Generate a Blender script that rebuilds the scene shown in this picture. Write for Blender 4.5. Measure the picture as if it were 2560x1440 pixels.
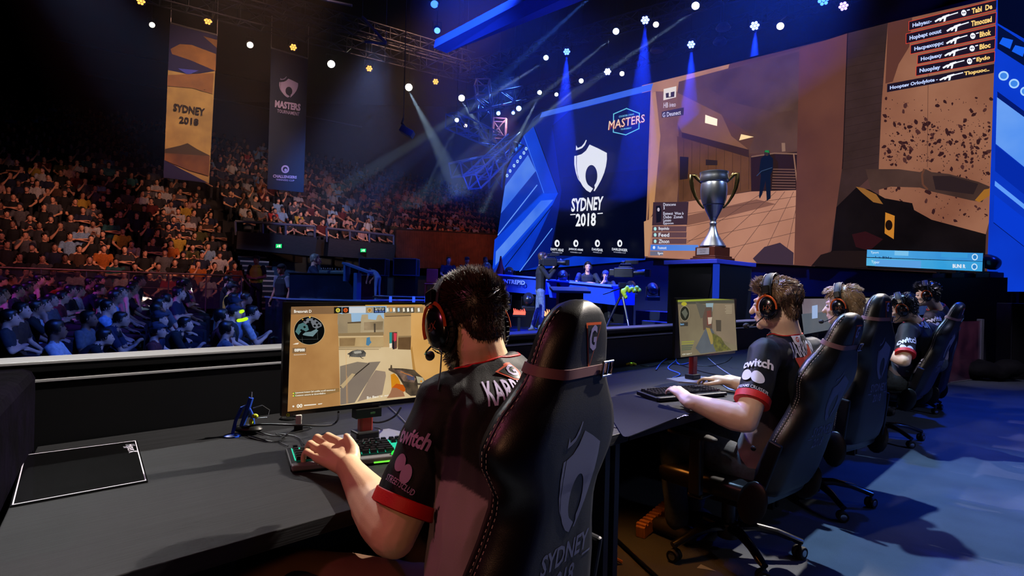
import bpy, bmesh, math, random
from mathutils import Vector, Matrix
from mathutils.bvhtree import BVHTree
V = Vector; PI = math.pi; R = math.radians
random.seed(7)
for _o in list(bpy.data.objects): bpy.data.objects.remove(_o)
C = bpy.context.scene.collection
SC = bpy.context.scene

# ---------------------------------------------------------------- camera, world, exposure
F_PX = 1500.0; ROLL = 0.024; CAM = V((0, 0, 1.25))
RX = V((math.cos(ROLL), 0, math.sin(ROLL))); UX = V((-math.sin(ROLL), 0, math.cos(ROLL)))
cd = bpy.data.cameras.new('camera'); cam = bpy.data.objects.new('camera', cd); C.objects.link(cam)
cd.sensor_width = 36; cd.lens = 36 * F_PX / 2560; cd.clip_start = 0.05; cd.clip_end = 300
mw = Matrix((RX, UX, V((0, -1, 0)))).transposed().to_4x4(); mw.translation = CAM
cam.matrix_world = mw; SC.camera = cam
cd.dof.use_dof = True; cd.dof.focus_distance = 1.45; cd.dof.aperture_fstop = 32.0
w = bpy.data.worlds.new('world'); SC.world = w; w.use_nodes = True
w.node_tree.nodes['Background'].inputs[0].default_value = (0.10, 0.16, 0.5, 1)
w.node_tree.nodes['Background'].inputs[1].default_value = 0.006
SC.view_settings.view_transform = 'Standard'; SC.view_settings.look = 'None'
SC.view_settings.gamma = 1; SC.view_settings.exposure = 0; SC.view_settings.use_curve_mapping = False
cy = SC.cycles
cy.use_denoising = True; cy.max_bounces = 4; cy.diffuse_bounces = 1; cy.glossy_bounces = 2
cy.transmission_bounces = 3; cy.volume_bounces = 0; cy.transparent_max_bounces = 6
cy.sample_clamp_indirect = 4; cy.sample_clamp_direct = 30; cy.caustics_reflective = False; cy.caustics_refractive = False
cy.use_light_tree = True; cy.use_adaptive_sampling = True; cy.adaptive_threshold = .1; cy.adaptive_min_samples = 16

def ray(px, py):
    return RX * ((px - 1280) / F_PX) + UX * ((720 - py) / F_PX) + V((0, 1, 0))
def P(px, py, d):                       # the point seen at a pixel, at depth d
    return CAM + ray(px, py) * d
def Z(px, py, z):                       # ... on the level plane at height z
    r = ray(px, py); return CAM + r * ((z - CAM.z) / r.z)
def ONP(px, py, p0, n):                 # ... on the plane through p0 with normal n
    r = ray(px, py); return CAM + r * ((p0 - CAM).dot(n) / r.dot(n))
def lin(h):
    if isinstance(h, (tuple, list)): return tuple(h[:3])
    c = [int(h[i:i+2], 16) / 255 for i in (1, 3, 5)]
    return tuple(x / 12.92 if x <= .04045 else ((x + .055) / 1.055) ** 2.4 for x in c)

# ---------------------------------------------------------------- lights
def spot(name, loc, to, power, col, ang=40, blend=.5, rad=.15):
    l = bpy.data.lights.new(name, 'SPOT'); l.energy = power; l.color = lin(col); l.spot_size = R(ang)
    l.spot_blend = blend; l.shadow_soft_size = rad
    o = bpy.data.objects.new(name, l); C.objects.link(o); o.location = loc
    o.rotation_euler = (V(to) - V(loc)).to_track_quat('-Z', 'Y').to_euler(); return o
# white rig spots on the row of players and desks, plus added fill spots
spot('key_light_player', (6.0, 6.4, 8.0), (-.62, 1.42, .8), 11500, '#fff2e2', 14, .55, .06)
spot('key_light_row', (5.6, 7.6, 7.4), (1.3, 2.72, .98), 6500, '#fff2e6', 12, .6, .06)
spot('row_face_fill', (-3.0, 7.2, 7.2), (1.75, 3.2, 1.15), 2600, '#f4ecff', 20, .6, .08)
spot('row_side_fill', (-2.6, -1.2, 4.6), (1.7, 3.1, 1.1), 620, '#ffeede', 17, .6, .08)  # camera-side fill added for the cheeks, no fixture behind it
spot('neck_fill', (3.3, 3.0, 3.4), (0, 1.42, 1.07), 330, '#fff0e4', 11, .6, .05)
spot('row_back_light', (6.5, -1.0, 5.6), (1.9, 3.3, 1.1), 110, '#dfe4ff', 34, .8, .2)
spot('row_end_light', (-1.5, 8.5, 7.0), (3.6, 5.2, 1.2), 2600, '#e8dcff', 24, .6, .1)
spot('row_end_back_light', (8.5, 1.0, 5.6), (3.8, 5.6, 1.1), 600, '#c8d0ff', 26, .7, .1)
# cool and blue washes on the floor behind the chairs
spot('floor_wash_cool', (.8, 6.6, 10.5), (3.1, 2.8, 0), 9000, '#a4d0ff', 27, .7, .15)
spot('floor_wash_blue', (6.8, 7.6, 8.6), (6.6, 4.2, 0), 4200, '#1050ff', 62, .8, .2)
spot('floor_wash_blue_near', (7.5, 3.0, 6.5), (3.9, 2.2, 0), 420, '#2c64ff', 60, .7, .2)
spot('desk_wash_blue', (-1.5, 6.5, 6.0), (1.3, 2.9, .7), 1900, '#3444ff', 36, .7, .2)
spot('barrier_light', (-4.5, 6.0, 6.0), (-1.0, 2.15, 1.0), 750, '#ffffff', 20, .7, .1)
spot('rim_pink', (-1.8, .2, 2.6), (-.05, 1.35, .95), 42, '#ff7aa0', 50, .6, .1)
spot('rim_low_warm', (-.7, -.7, 1.7), (-.05, 1.2, .7), 22, '#ffb080', 50, .8, .2)
# stage
spot('stage_blue_one', (-2, 12, 9), (4, 19, .2), 8000, '#2048ff', 75, .8, .3)
spot('stage_blue_two', (6, 10, 9), (2, 14, .2), 11000, '#2450ff', 62, .8, .3)
spot('stage_blue_three', (9, 9, 8), (7, 14.5, 1), 2600, '#1838ff', 70, .8, .3)
spot('stage_front_white', (-5, 6, 8), (1.2, 14.2, 1.2), 14000, '#cfe0ff', 20, .6, .2)
spot('trophy_fill_left', (-3.5, 4.5, 7.6), (2.4, 6.5, 2.0), 1500, '#dfe8ff', 16, .6, .6)  # unseen soft spots added so the trophy and pedestal catch light
spot('trophy_fill_right', (8.0, 3.5, 7.2), (2.4, 6.5, 2.0), 1100, '#9ab8ff', 16, .6, .6)
spot('trophy_fill_blue', (3.4, 8.6, 7.2), (2.4, 6.5, 1.7), 700, '#3050ff', 22, .6, .4)
spot('trophy_light', (.5, 2, 7), (2.4, 6.5, 1.9), 900, '#f4f0e4', 12, .5, .25)
spot('caster_light', (-9, 9, 8), (-4.6, 14.0, 1), 3200, '#6f9ae0', 32, .6, .2)
spot('caster_light_back', (0, 22, 9), (-3.6, 15.0, 1), 2600, '#4a78ff', 40, .6, .2)
spot('balcony_fill', (-3, 13, 6.5), (-7.4, 25, 2.2), 5200, '#7f9ae8', 40, .8, .3)  # spot added to lift the dim balcony
spot('slat_wall_light', (0, 20, 7.5), (-3.4, 30, 2.4), 3000, '#ff9a80', 36, .8, .3)
spot('panel_fill', (5.5, 4.5, 5), (7.1, 9.1, .5), 900, '#e8dcff', 18, .7, .1)  # spot added so the dark sheet and its edge show
# audience
spot('stand_warm_one', (-2, 10, 11), (-12.5, 21, 3.6), 6500, '#ffb894', 34, .9, .4)
spot('stand_warm_two', (2, 14, 12), (-9.5, 28, 4.6), 9500, '#ffb88c', 30, .9, .4)
spot('stand_pink', (-6, 6, 9), (-13.5, 18, 1.5), 1300, '#ff8a90', 46, .8, .4)
spot('stand_far', (4, 20, 12), (-3.5, 34, 4.4), 3200, '#d87a80', 36, .8, .4)
spot('floor_seats_blue', (-1, 6, 6), (-4.6, 9.0, .2), 2300, '#3a66ff', 50, .7, .2)
spot('floor_seats_purple', (-12, 6, 6), (-8.6, 12, .6), 1500, '#a040ff', 46, .7, .2)
spot('floor_seats_side', (1, 9, 4), (-6, 9.5, .3), 500, '#7ab0ff', 50, .7, .2)

# ---------------------------------------------------------------- materials
MC = {}
def mat(name, col='#808080', rough=.5, metal=0, emit=None, es=1, noise=None, bump=None, coat=0, spec=.5, alpha=1, objcol=False, trans=0, vcol=False, emod=None, sheen=0):
    if name in MC: return MC[name]
    m = bpy.data.materials.new(name); m.use_nodes = True; nt = m.node_tree; b = nt.nodes['Principled BSDF']; L = nt.links
    c = (*lin(col), 1)
    b.inputs['Base Color'].default_value = c; b.inputs['Roughness'].default_value = rough; b.inputs['Metallic'].default_value = metal
    b.inputs['Coat Weight'].default_value = coat; b.inputs['Coat Roughness'].default_value = .12
    b.inputs['Specular IOR Level'].default_value = spec; b.inputs['Alpha'].default_value = alpha
    b.inputs['Transmission Weight'].default_value = trans; b.inputs['Sheen Weight'].default_value = sheen
    src = None
    if objcol:
        oi = nt.nodes.new('ShaderNodeObjectInfo'); src = oi.outputs['Color']
    if vcol:
        at = nt.nodes.new('ShaderNodeAttribute'); at.attribute_name = 'tint'; src = at.outputs['Color']
    tc = nt.nodes.new('ShaderNodeTexCoord')
    def tex(scale, detail=4, coord='Object', stretch=None):
        n = nt.nodes.new('ShaderNodeTexNoise'); n.inputs['Scale'].default_value = scale; n.inputs['Detail'].default_value = detail
        if stretch:
            mp = nt.nodes.new('ShaderNodeMapping'); mp.inputs['Scale'].default_value = stretch
            L.new(tc.outputs[coord], mp.inputs[0]); L.new(mp.outputs[0], n.inputs['Vector'])
        else: L.new(tc.outputs[coord], n.inputs['Vector'])
        return n
    if noise:                                    # (scale, amount[, second colour[, stretch]])
        n = tex(noise[0], 5, 'Object', noise[3] if len(noise) > 3 else None)
        mx = nt.nodes.new('ShaderNodeMix'); mx.data_type = 'RGBA'
        rp = nt.nodes.new('ShaderNodeMapRange'); rp.inputs[1].default_value = .35; rp.inputs[2].default_value = .65
        L.new(n.outputs[0], rp.inputs[0]); mm = nt.nodes.new('ShaderNodeMath'); mm.operation = 'MULTIPLY'; mm.inputs[1].default_value = noise[1]
        L.new(rp.outputs[0], mm.inputs[0]); L.new(mm.outputs[0], mx.inputs[0])
        if src: L.new(src, mx.inputs[6])
        else: mx.inputs[6].default_value = c
        mx.inputs[7].default_value = (*lin(noise[2]), 1) if len(noise) > 2 and noise[2] else (0, 0, 0, 1)
        src = mx.outputs[2]
    if emit is not None:
        b.inputs['Base Color'].default_value = (0, 0, 0, 1); b.inputs['Specular IOR Level'].default_value = .1
        b.inputs['Emission Strength'].default_value = es
        b.inputs['Emission Color'].default_value = (*lin(emit), 1)
        if emod:                                 # (scale, second colour, stretch)
            n = tex(emod[0], 6, 'Object', emod[2] if len(emod) > 2 else None)
            rp = nt.nodes.new('ShaderNodeMapRange'); rp.inputs[1].default_value = .32; rp.inputs[2].default_value = .68
            mx = nt.nodes.new('ShaderNodeMix'); mx.data_type = 'RGBA'; L.new(n.outputs[0], rp.inputs[0]); L.new(rp.outputs[0], mx.inputs[0])
            mx.inputs[6].default_value = (*lin(emit), 1); mx.inputs[7].default_value = (*lin(emod[1]), 1); L.new(mx.outputs[2], b.inputs['Emission Color'])
    elif src: L.new(src, b.inputs['Base Color'])
    if bump:                                     # (scale, strength[, stretch])
        n = tex(bump[0], 3, 'Object', bump[2] if len(bump) > 2 else None)
        bp = nt.nodes.new('ShaderNodeBump'); bp.inputs['Strength'].default_value = bump[1]; bp.inputs['Distance'].default_value = .01
        L.new(n.outputs[0], bp.inputs['Height']); L.new(bp.outputs[0], b.inputs['Normal'])
    MC[name] = m; return m
def E(col, es=1, emod=None):                     # a lit screen colour
    return mat('lit_%s_%s_%s' % (col, es, emod), emit=col, es=es, emod=emod, rough=.4)

# ---------------------------------------------------------------- mesh builder
KIDS = {}
class MB:
    def __init__(s, m=None): s.v = []; s.f = []; s.mi = []; s.ms = []; s.cur = 0; s.col = None; s.fc = []; s.vc = None; (m and s.mat(m))
    def mat(s, m):
        if m not in s.ms: s.ms.append(m)
        s.cur = s.ms.index(m); return s
    def add(s, vs, fs, mi=None):
        b = len(s.v); s.v.extend(V(x) for x in vs); s.f.extend([i + b for i in f] for f in fs); s.mi.extend([s.cur] * len(fs) if mi is None else mi)
        s.fc.extend([s.col] * len(fs)); return s
    def merge(s, o, mx=None):
        mp = []
        for m in o.ms:
            if m not in s.ms: s.ms.append(m)
            mp.append(s.ms.index(m))
        b = len(s.v); s.v.extend((mx @ x) if mx else x.copy() for x in o.v); s.f.extend([i + b for i in f] for f in o.f)
        s.mi.extend(mp[i] if mp else s.cur for i in o.mi); s.fc.extend([s.col] * len(o.f) if s.col else o.fc); return s
    def xf(s, mx): s.v = [mx @ x for x in s.v]; return s
    def box(s, c, d, rot=None):
        hx, hy, hz = d[0] / 2, d[1] / 2, d[2] / 2; vs = [V((x, y, z)) for x in (-hx, hx) for y in (-hy, hy) for z in (-hz, hz)]
        if rot is not None: vs = [rot @ x for x in vs]
        return s.add([x + V(c) for x in vs], [(0, 1, 3, 2), (4, 6, 7, 5), (0, 4, 5, 1), (2, 3, 7, 6), (0, 2, 6, 4), (1, 5, 7, 3)])
    def hexa(s, q):                              # 8 corners: bottom ring of 4, top ring of 4
        return s.add(q, [(3, 2, 1, 0), (4, 5, 6, 7), (0, 1, 5, 4), (1, 2, 6, 5), (2, 3, 7, 6), (3, 0, 4, 7)])
    def loft(s, rings, cap=True, closed=True):
        n = len(rings[0]); vs = [x for r in rings for x in r]; fs = []
        for k in range(len(rings) - 1):
            for i in range(n if closed else n - 1):
                j = (i + 1) % n; fs.append((k*n+i, k*n+j, (k+1)*n+j, (k+1)*n+i))
        if cap: fs.append(tuple(range(n))[::-1]); fs.append(tuple((len(rings)-1)*n + i for i in range(n)))
        return s.add(vs, fs)
    def tube(s, path, r, n=8, cap=True, flat=None, rnd=False, up=None):
        path = [V(p) for p in path]; k = len(path); rr = [r] * k if isinstance(r, (int, float)) else list(r)
        if rnd:                                  # rounded ends
            a = (path[0] - path[1]).normalized(); b = (path[-1] - path[-2]).normalized(); p0, p1, r0, r1 = path[0], path[-1], rr[0], rr[-1]
            path = [p0 + a*r0*.96, p0 + a*r0*.7] + path + [p1 + b*r1*.7, p1 + b*r1*.96]; rr = [r0*.25, r0*.72] + rr + [r1*.72, r1*.25]; k = len(path)
        T = []
        for i in range(k):
            t = path[min(i+1, k-1)] - path[max(i-1, 0)]; T.append(t.normalized() if t.length > 1e-9 else V((0, 0, 1)))
        u = V(up) if up is not None else V((0, 0, 1)) if abs(T[0].z) < .9 else V((1, 0, 0))
        u = (u - T[0] * u.dot(T[0])).normalized(); rings = []
        for i in range(k):
            u = u - T[i] * u.dot(T[i]); u = u.normalized() if u.length > 1e-6 else T[i].orthogonal().normalized()
            w_ = T[i].cross(u); fx = flat if flat else 1
            rings.append([path[i] + (u * math.cos(a) * fx + w_ * math.sin(a)) * rr[i] for a in [2*PI*q/n for q in range(n)]])
        return s.loft(rings, cap)
    def ell(s, c, r, rot=None, n=12, m=8):
        r = (r, r, r) if isinstance(r, (int, float)) else r; rings = []
        for k in range(1, m):
            th = PI * k / m
            rings.append([V((r[0]*math.sin(th)*math.cos(2*PI*q/n), r[1]*math.sin(th)*math.sin(2*PI*q/n), r[2]*math.cos(th))) for q in range(n)])
        vs = [x for g in rings for x in g] + [V((0, 0, r[2])), V((0, 0, -r[2]))]
        fs = [(k*n+i, (k+1)*n+i, (k+1)*n+(i+1) % n, k*n+(i+1) % n) for k in range(m-2) for i in range(n)]
        t, b = len(vs)-2, len(vs)-1
        fs += [(t, i, (i+1) % n) for i in range(n)] + [(b, (m-2)*n+(i+1) % n, (m-2)*n+i) for i in range(n)]
        if rot is not None: vs = [rot @ x for x in vs]
        return s.add([x + V(c) for x in vs], fs)
    def lathe(s, prof, c=(0, 0, 0), n=20, mx=None, cap=True):
        rings = [[V((r*math.cos(2*PI*q/n), r*math.sin(2*PI*q/n), z)) for q in range(n)] for r, z in prof]
        rings = [[(mx @ x if mx else x) + V(c) for x in g] for g in rings]
        return s.loft(rings, cap)
    def cyl(s, a, b, r, n=12, r2=None): return s.tube([a, b], [r, r if r2 is None else r2], n)
    def poly(s, pts): return s.add(pts, [tuple(range(len(pts)))])
    def prism(s, pts, off):                      # flat outline given its own thickness
        n = len(pts); off = V(off); vs = [V(p) for p in pts] + [V(p) + off for p in pts]
        return s.add(vs, [tuple(range(n))[::-1], tuple(range(n, 2*n))] + [(i, (i+1) % n, n+(i+1) % n, n+i) for i in range(n)])
    def build(s, name, parent=None, smooth=False, bevel=0, mx=None, m=None, label=None, seg=2):
        me = bpy.data.meshes.new(name); me.from_pydata([tuple(x) for x in s.v], [], s.f)
        ms = s.ms or ([m] if m else [])
        for q in ms: me.materials.append(q)
        if len(ms) > 1: me.polygons.foreach_set('material_index', s.mi)
        if any(c is not None for c in s.fc):
            at = me.color_attributes.new('tint', 'FLOAT_COLOR', 'CORNER'); buf = []
            for p_, c in zip(me.polygons, s.fc):
                buf += list((*(c or (.1, .1, .1)), 1)) * len(p_.vertices)
            at.data.foreach_set('color', buf)
        if getattr(s, 'vc', None):
            at = me.color_attributes.new('tint', 'FLOAT_COLOR', 'POINT'); at.data.foreach_set('color', [q for c in s.vc for q in (*c, 1)])
        me.validate(); me.update()
        o = bpy.data.objects.new(name, me); C.objects.link(o)
        if parent: o.parent = parent; KIDS.setdefault(parent.name, []).append(o)
        if mx is not None: o.matrix_local = mx
        if smooth:
            me.shade_smooth()
            if smooth != 'all': me.set_sharp_from_angle(angle=R(38))
        if bevel:
            b = o.modifiers.new('edges', 'BEVEL'); b.width = bevel; b.segments = seg; b.limit_method = 'ANGLE'; b.angle_limit = R(40)
        if label: o['label'] = label
        return o

def tag(o, label=None, cat=None, group=None, kind=None):
    if label: o['label'] = label
    if cat: o['category'] = cat
    if group: o['group'] = group
    if kind: o['kind'] = kind
    return o
def thing(name, label, cat, loc=(0, 0, 0), rz=0, group=None, mx=None):
    o = bpy.data.objects.new(name, None); C.objects.link(o); o.empty_display_size = .1
    if mx is not None: o.matrix_world = mx
    else: o.location = loc; o.rotation_euler = (0, 0, rz)
    return tag(o, label, cat, group)
def dup(o, parent=None, label=None, loc=None, rz=None, mx=None, col=None):
    c = o.copy(); C.objects.link(c)
    if parent: c.parent = parent; c.matrix_local = o.matrix_local
    if label: c['label'] = label
    if loc is not None: c.location = loc
    if rz is not None: c.rotation_euler = (0, 0, rz)
    if mx is not None: c.matrix_world = mx
    if col: c.color = (*col, 1)
    for ch in KIDS.get(o.name, []): dup(ch, c, col=col)
    return c
def struct(o): o['kind'] = 'structure'; return o

_tmp = {}
def mesh_of(o):
    bpy.context.view_layer.update()
    dg = bpy.context.evaluated_depsgraph_get(); ev = o.evaluated_get(dg); me = ev.to_mesh()
    vs = [v.co.copy() for v in me.vertices]; fs = [tuple(p.vertices) for p in me.polygons]; ev.to_mesh_clear(); return vs, fs
def text(s_, size=.1, m=None, sx=1.0, bold=0, align='CENTER', shear=0, sub=0, space=1):
    """flat lettering in the XY plane as an MB"""
    cu = bpy.data.curves.new('t', 'FONT'); cu.body = s_; cu.size = size; cu.align_x = align; cu.align_y = 'CENTER'; cu.offset = bold * size
    cu.resolution_u = 2; cu.shear = shear; cu.space_character = space
    o = bpy.data.objects.new('t', cu); C.objects.link(o); vs, fs = mesh_of(o); bpy.data.objects.remove(o); bpy.data.curves.remove(cu)
    mb = MB(m); mb.add([V((x.x * sx, x.y, 0)) for x in vs], fs)
    return subdiv(mb, sub) if sub else mb
def shape(loops, m=None, sub=0):
    """filled 2D outline(s), later loops are holes"""
    cu = bpy.data.curves.new('t', 'CURVE'); cu.dimensions = '2D'; cu.fill_mode = 'BOTH'
    for lp in loops:
        sp = cu.splines.new('POLY'); sp.points.add(len(lp) - 1); sp.use_cyclic_u = True
        for p_, q in zip(sp.points, lp): p_.co = (q[0], q[1], 0, 1)
    o = bpy.data.objects.new('t', cu); C.objects.link(o); vs, fs = mesh_of(o); bpy.data.objects.remove(o); bpy.data.curves.remove(cu)
    mb = MB(m); mb.add([V((x.x, x.y, 0)) for x in vs], fs)
    return subdiv(mb, sub) if sub else mb
def subdiv(mb, L):
    bm = bmesh.new(); vs = [bm.verts.new(x) for x in mb.v]
    for f in mb.f:
        try: bm.faces.new([vs[i] for i in f])
        except ValueError: pass
    bmesh.ops.triangulate(bm, faces=bm.faces[:])
    for _ in range(7):
        es = [e for e in bm.edges if e.calc_length() > L]
        if not es: break
        bmesh.ops.subdivide_edges(bm, edges=es, cuts=1, use_grid_fill=False)
        bmesh.ops.triangulate(bm, faces=[f for f in bm.faces if len(f.verts) > 3])
    bm.verts.index_update(); out = MB(mb.ms[0] if mb.ms else None)
    out.add([v.co.copy() for v in bm.verts], [[v.index for v in f.verts] for f in bm.faces]); bm.free(); return out
def frame(o, x, y):
    """matrix with origin o, x axis along x, y axis nearest to y"""
    x = V(x).normalized(); y = V(y); y = (y - x * y.dot(x)).normalized(); z = x.cross(y)
    m_ = Matrix((x, y, z)).transposed().to_4x4(); m_.translation = V(o); return m_
def decal(mb2, mx, bvh, off=.0012, reach=.3):
    """lay flat lettering onto a curved surface, along the frame's -z"""
    d = -(mx.to_3x3() @ V((0, 0, 1))).normalized(); out = MB(); out.ms = list(mb2.ms); keep = {}; vs = []
    for i, x in enumerate(mb2.v):
        p = mx @ x; h = bvh.ray_cast(p - d * reach, d)
        if h[0] is not None:
            n = h[1] if h[1].dot(d) < 0 else -h[1]
            keep[i] = len(vs); vs.append(h[0] + (n * .5 - d * .5).normalized() * off)
    fs = [[keep[i] for i in f] for f in mb2.f if all(i in keep for i in f)]
    out.add(vs, fs); return out
def bvh_of(mb): return BVHTree.FromPolygons(mb.v, mb.f)
def fuse(mb, voxel, it=4, fac=.5):
    """one continuous skin over overlapping volumes; each face keeps the material of the volume it came from"""
    me = bpy.data.meshes.new('t'); me.from_pydata([tuple(x) for x in mb.v], [], mb.f)
    o = bpy.data.objects.new('t', me); C.objects.link(o)
    r = o.modifiers.new('r', 'REMESH'); r.mode = 'VOXEL'; r.voxel_size = voxel
    if it: q = o.modifiers.new('s', 'SMOOTH'); q.iterations = it; q.factor = fac
    vs, fs = mesh_of(o); bpy.data.objects.remove(o); bpy.data.meshes.remove(me)
    out = MB(); out.ms = list(mb.ms); mi = [0] * len(fs)
    if len(mb.ms) > 1:
        b = bvh_of(mb)
        for k, f in enumerate(fs):
            c = sum((vs[i] for i in f), V()) / len(f); h = b.find_nearest(c)
            if h[2] is not None: mi[k] = mb.mi[h[2]]
    out.add(vs, fs, mi); return out
def crease(mb, amp, sc=9, seed=0):
    from mathutils import noise
    nv = [V() for _ in mb.v]
    for f in mb.f:
        if len(f) < 3: continue
        n = (mb.v[f[1]] - mb.v[f[0]]).cross(mb.v[f[2]] - mb.v[f[0]])
        for i in f: nv[i] += n
    for i, x in enumerate(mb.v):
        a = noise.noise(V((x.x * sc, x.y * sc, x.z * sc * .5)) + V((seed, 0, 0))); q = 1 - abs(a) * 3
        mb.v[i] = x + nv[i].normalized() * amp * max(-.6, q)
    return mb
# ---------------------------------------------------------------- row frame: s along the desks, t towards the stage
U3 = V((.691, .723, 0)); FW = V((-.723, .691, 0)); UP = V((0, 0, 1))
def S(s_, t, z=0): return U3 * s_ + FW * t + UP * z
RZ = math.atan2(.723, .691)                     # heading of the row's x axis
DESK = .73
m_black = mat('black_plastic', '#0b0b0d', .42)
m_matte = mat('matt_black', '#08080a', .8, spec=.15)
m_metal = mat('dark_metal', '#1a1b20', .4, .7)
m_chrome = mat('chrome', '#b8bcc4', .22, 1)
m_alu = mat('brushed_aluminium', '#9a9ca4', .38, .8)
m_rubber = mat('rubber', '#101012', .7)

# ---------------------------------------------------------------- floors and hall shell
m_floor = mat('platform_carpet', '#3a424e', .82, noise=(3.2, .5, '#232a34'), bump=(160, .25))
m_deck = mat('stage_gloss', '#1a2448', .2, coat=.3, noise=(.8, .3, '#080a12'))
mb = MB(m_floor); a, b_, c_, d_ = S(-3, 2.42, 0), S(30, 2.42, 0), S(30, -14, 0), S(-3, -14, 0)
mb.hexa([p - UP * .3 for p in (d_, c_, b_, a)] + [d_, c_, b_, a]); struct(mb.build('floor'))
mb = MB(m_deck); q = [S(3.1, 2.46, 0), S(30, 2.46, 0), V((10, 34, 0)), V((-3.2, 34, 0)), V((-3.2, 14, 0)), V((-3.5, 9, 0))]
q = [S(2.2, 2.46, 0), S(30, 2.46, 0), V((10, 34, 0)), V((-2.6, 34, 0)), V((-2.6, 11.5, 0))]
mb.prism([p + UP * -.8 for p in q], (0, 0, 1.0)); tag(mb.build('floor_stage', bevel=.01), kind='structure')
m_void = mat('hall_black', '#07080c', .9, noise=(.35, .5, '#030307'))
mb = MB(m_void); mb.hexa([V(p) for p in ((-70, -6, -2.2), (-2.4, -6, -2.2), (-2.4, 60, -2.2), (-70, 60, -2.2), (-70, -6, -1.5), (-2.4, -6, -1.5), (-2.4, 60, -1.5), (-70, 60, -1.5))])
struct(mb.build('floor_hall'))
for nm, cc, dd in (('wall_back', (-10, 66, 8), (140, .5, 26)), ('wall_left', (-62, 20, 8), (.5, 95, 26)), ('wall_right', (44, 20, 8), (.5, 95, 26)),
                   ('ceiling', (-10, 20, 21.2), (140, 95, .5))):
    struct(MB(m_void).box(cc, dd).build(nm))

# ---------------------------------------------------------------- desks, barrier, booth end wall
m_wood = mat('dark_ash_top', '#232428', .6, noise=(3, .75, '#18191c', (1.0, 30, 30)), bump=(5, .12, (1, 40, 40)), spec=.22)
m_edge = mat('desk_edge', '#26272b', .5)
T0, T1 = 1.217, 2.31
MROW = Matrix.Rotation(RZ, 4, 'Z')
def desk(s0, s1, label, sl=0):
    t = thing('desk', label, 'desk', S(s0, T0), RZ, 'row of player desks'); L_ = s1 - s0; D_ = T1 - T0
    q = [V((.002, 0, DESK - .038)), V((L_ - .002, 0, DESK - .038)), V((L_ - .002, D_, DESK - .038)), V((.002 + sl, D_, DESK - .038))]
    MB(m_wood).hexa(q + [p + UP*.038 for p in q]).build('worktop', t, bevel=.002)
    for x in (.03 + sl, L_ - .03): MB(m_edge).box((x, D_/2 + .02, (DESK - .038)/2), (.03, D_ - .1, DESK - .038)).build('side_panel', t)
    MB(m_edge).box((L_/2, D_ - .03, .42), (L_ - .1, .02, .55)).build('modesty_panel', t)
    g = MB(m_black).lathe([(.032, 0), (.036, .004), (.03, .006), (.0295, .002)], (1.0 if s0 < 1 else .3, D_ - .12, DESK), 16); g.build('cable_grommet', t)
    return t
desk(.08, 1.92, 'dark wood grain desk under the nearest monitor, between the side wall and the next desk', .25)
desk(1.925, 3.62, 'dark desk carrying the second monitor with a mouse mat at its near end')
desk(3.625, 5.32, 'third desk of the row, mostly behind the blond player')
desk(5.325, 8.6, 'desk at the far end of the row in front of the two dark haired players')
m_bar = mat('barrier_gloss', '#030408', .45, spec=.25); m_cap = mat('barrier_cap', '#a4a6ac', .4, .3)
t = thing('barrier', 'long low black barrier with grey metal cap rail behind the desks', 'barrier', S(.2, 2.32), RZ)
MB(m_bar).box((6.5, .045, .46), (13, .08, .92)).build('panel', t, bevel=.004)
MB(m_cap).box((6.5, .022, .929), (13, .05, .01)).build('edge_highlight', t, bevel=.002)  # pale strip draws the highlight along the panel's top edge
MB(m_matte).box((6.5, .07, .945), (13, .06, .03)).build('recess', t)
MB(m_bar).box((6.5, .07, .968), (13, .15, .024)).build('rail', t, bevel=.003)
MB(m_cap).box((6.5, .07, .985), (13, .156, .010)).build('cap', t, bevel=.002)
m_felt = mat('booth_fabric', '#040308', .95, spec=.03, noise=(9, .6, '#0c0818'), bump=(22, .9))
t = thing('booth_wall', 'dark fabric covered booth wall closing the left end of the desk', 'partition', (-1.6, 1.4, 0))
MB(m_felt).prism([V((.12, .48, 0)), V((.66, -.36, 0)), V((-.1, -.7, 0)), V((-.8, .2, 0))], (0, 0, .97)).build('padded_block', t, bevel=.03)
for k in range(3):
    q = MB(mat('paper_violet', '#c9b8e8', .7)).box((0, 0, 0), (.21, .297, .002)); q.xf(Matrix.Translation(V((-1.72 - .03*k, 1.55 + .06*k, .973 + .004*k))) @ Matrix.Rotation(RZ + .3*k, 4, 'Z'))
    tag(q.build('paper_sheet'), 'loose printed sheet on the booth wall, %s of three' % ('lowest', 'middle', 'topmost')[k], 'paper', 'sheets on the booth wall')

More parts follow.
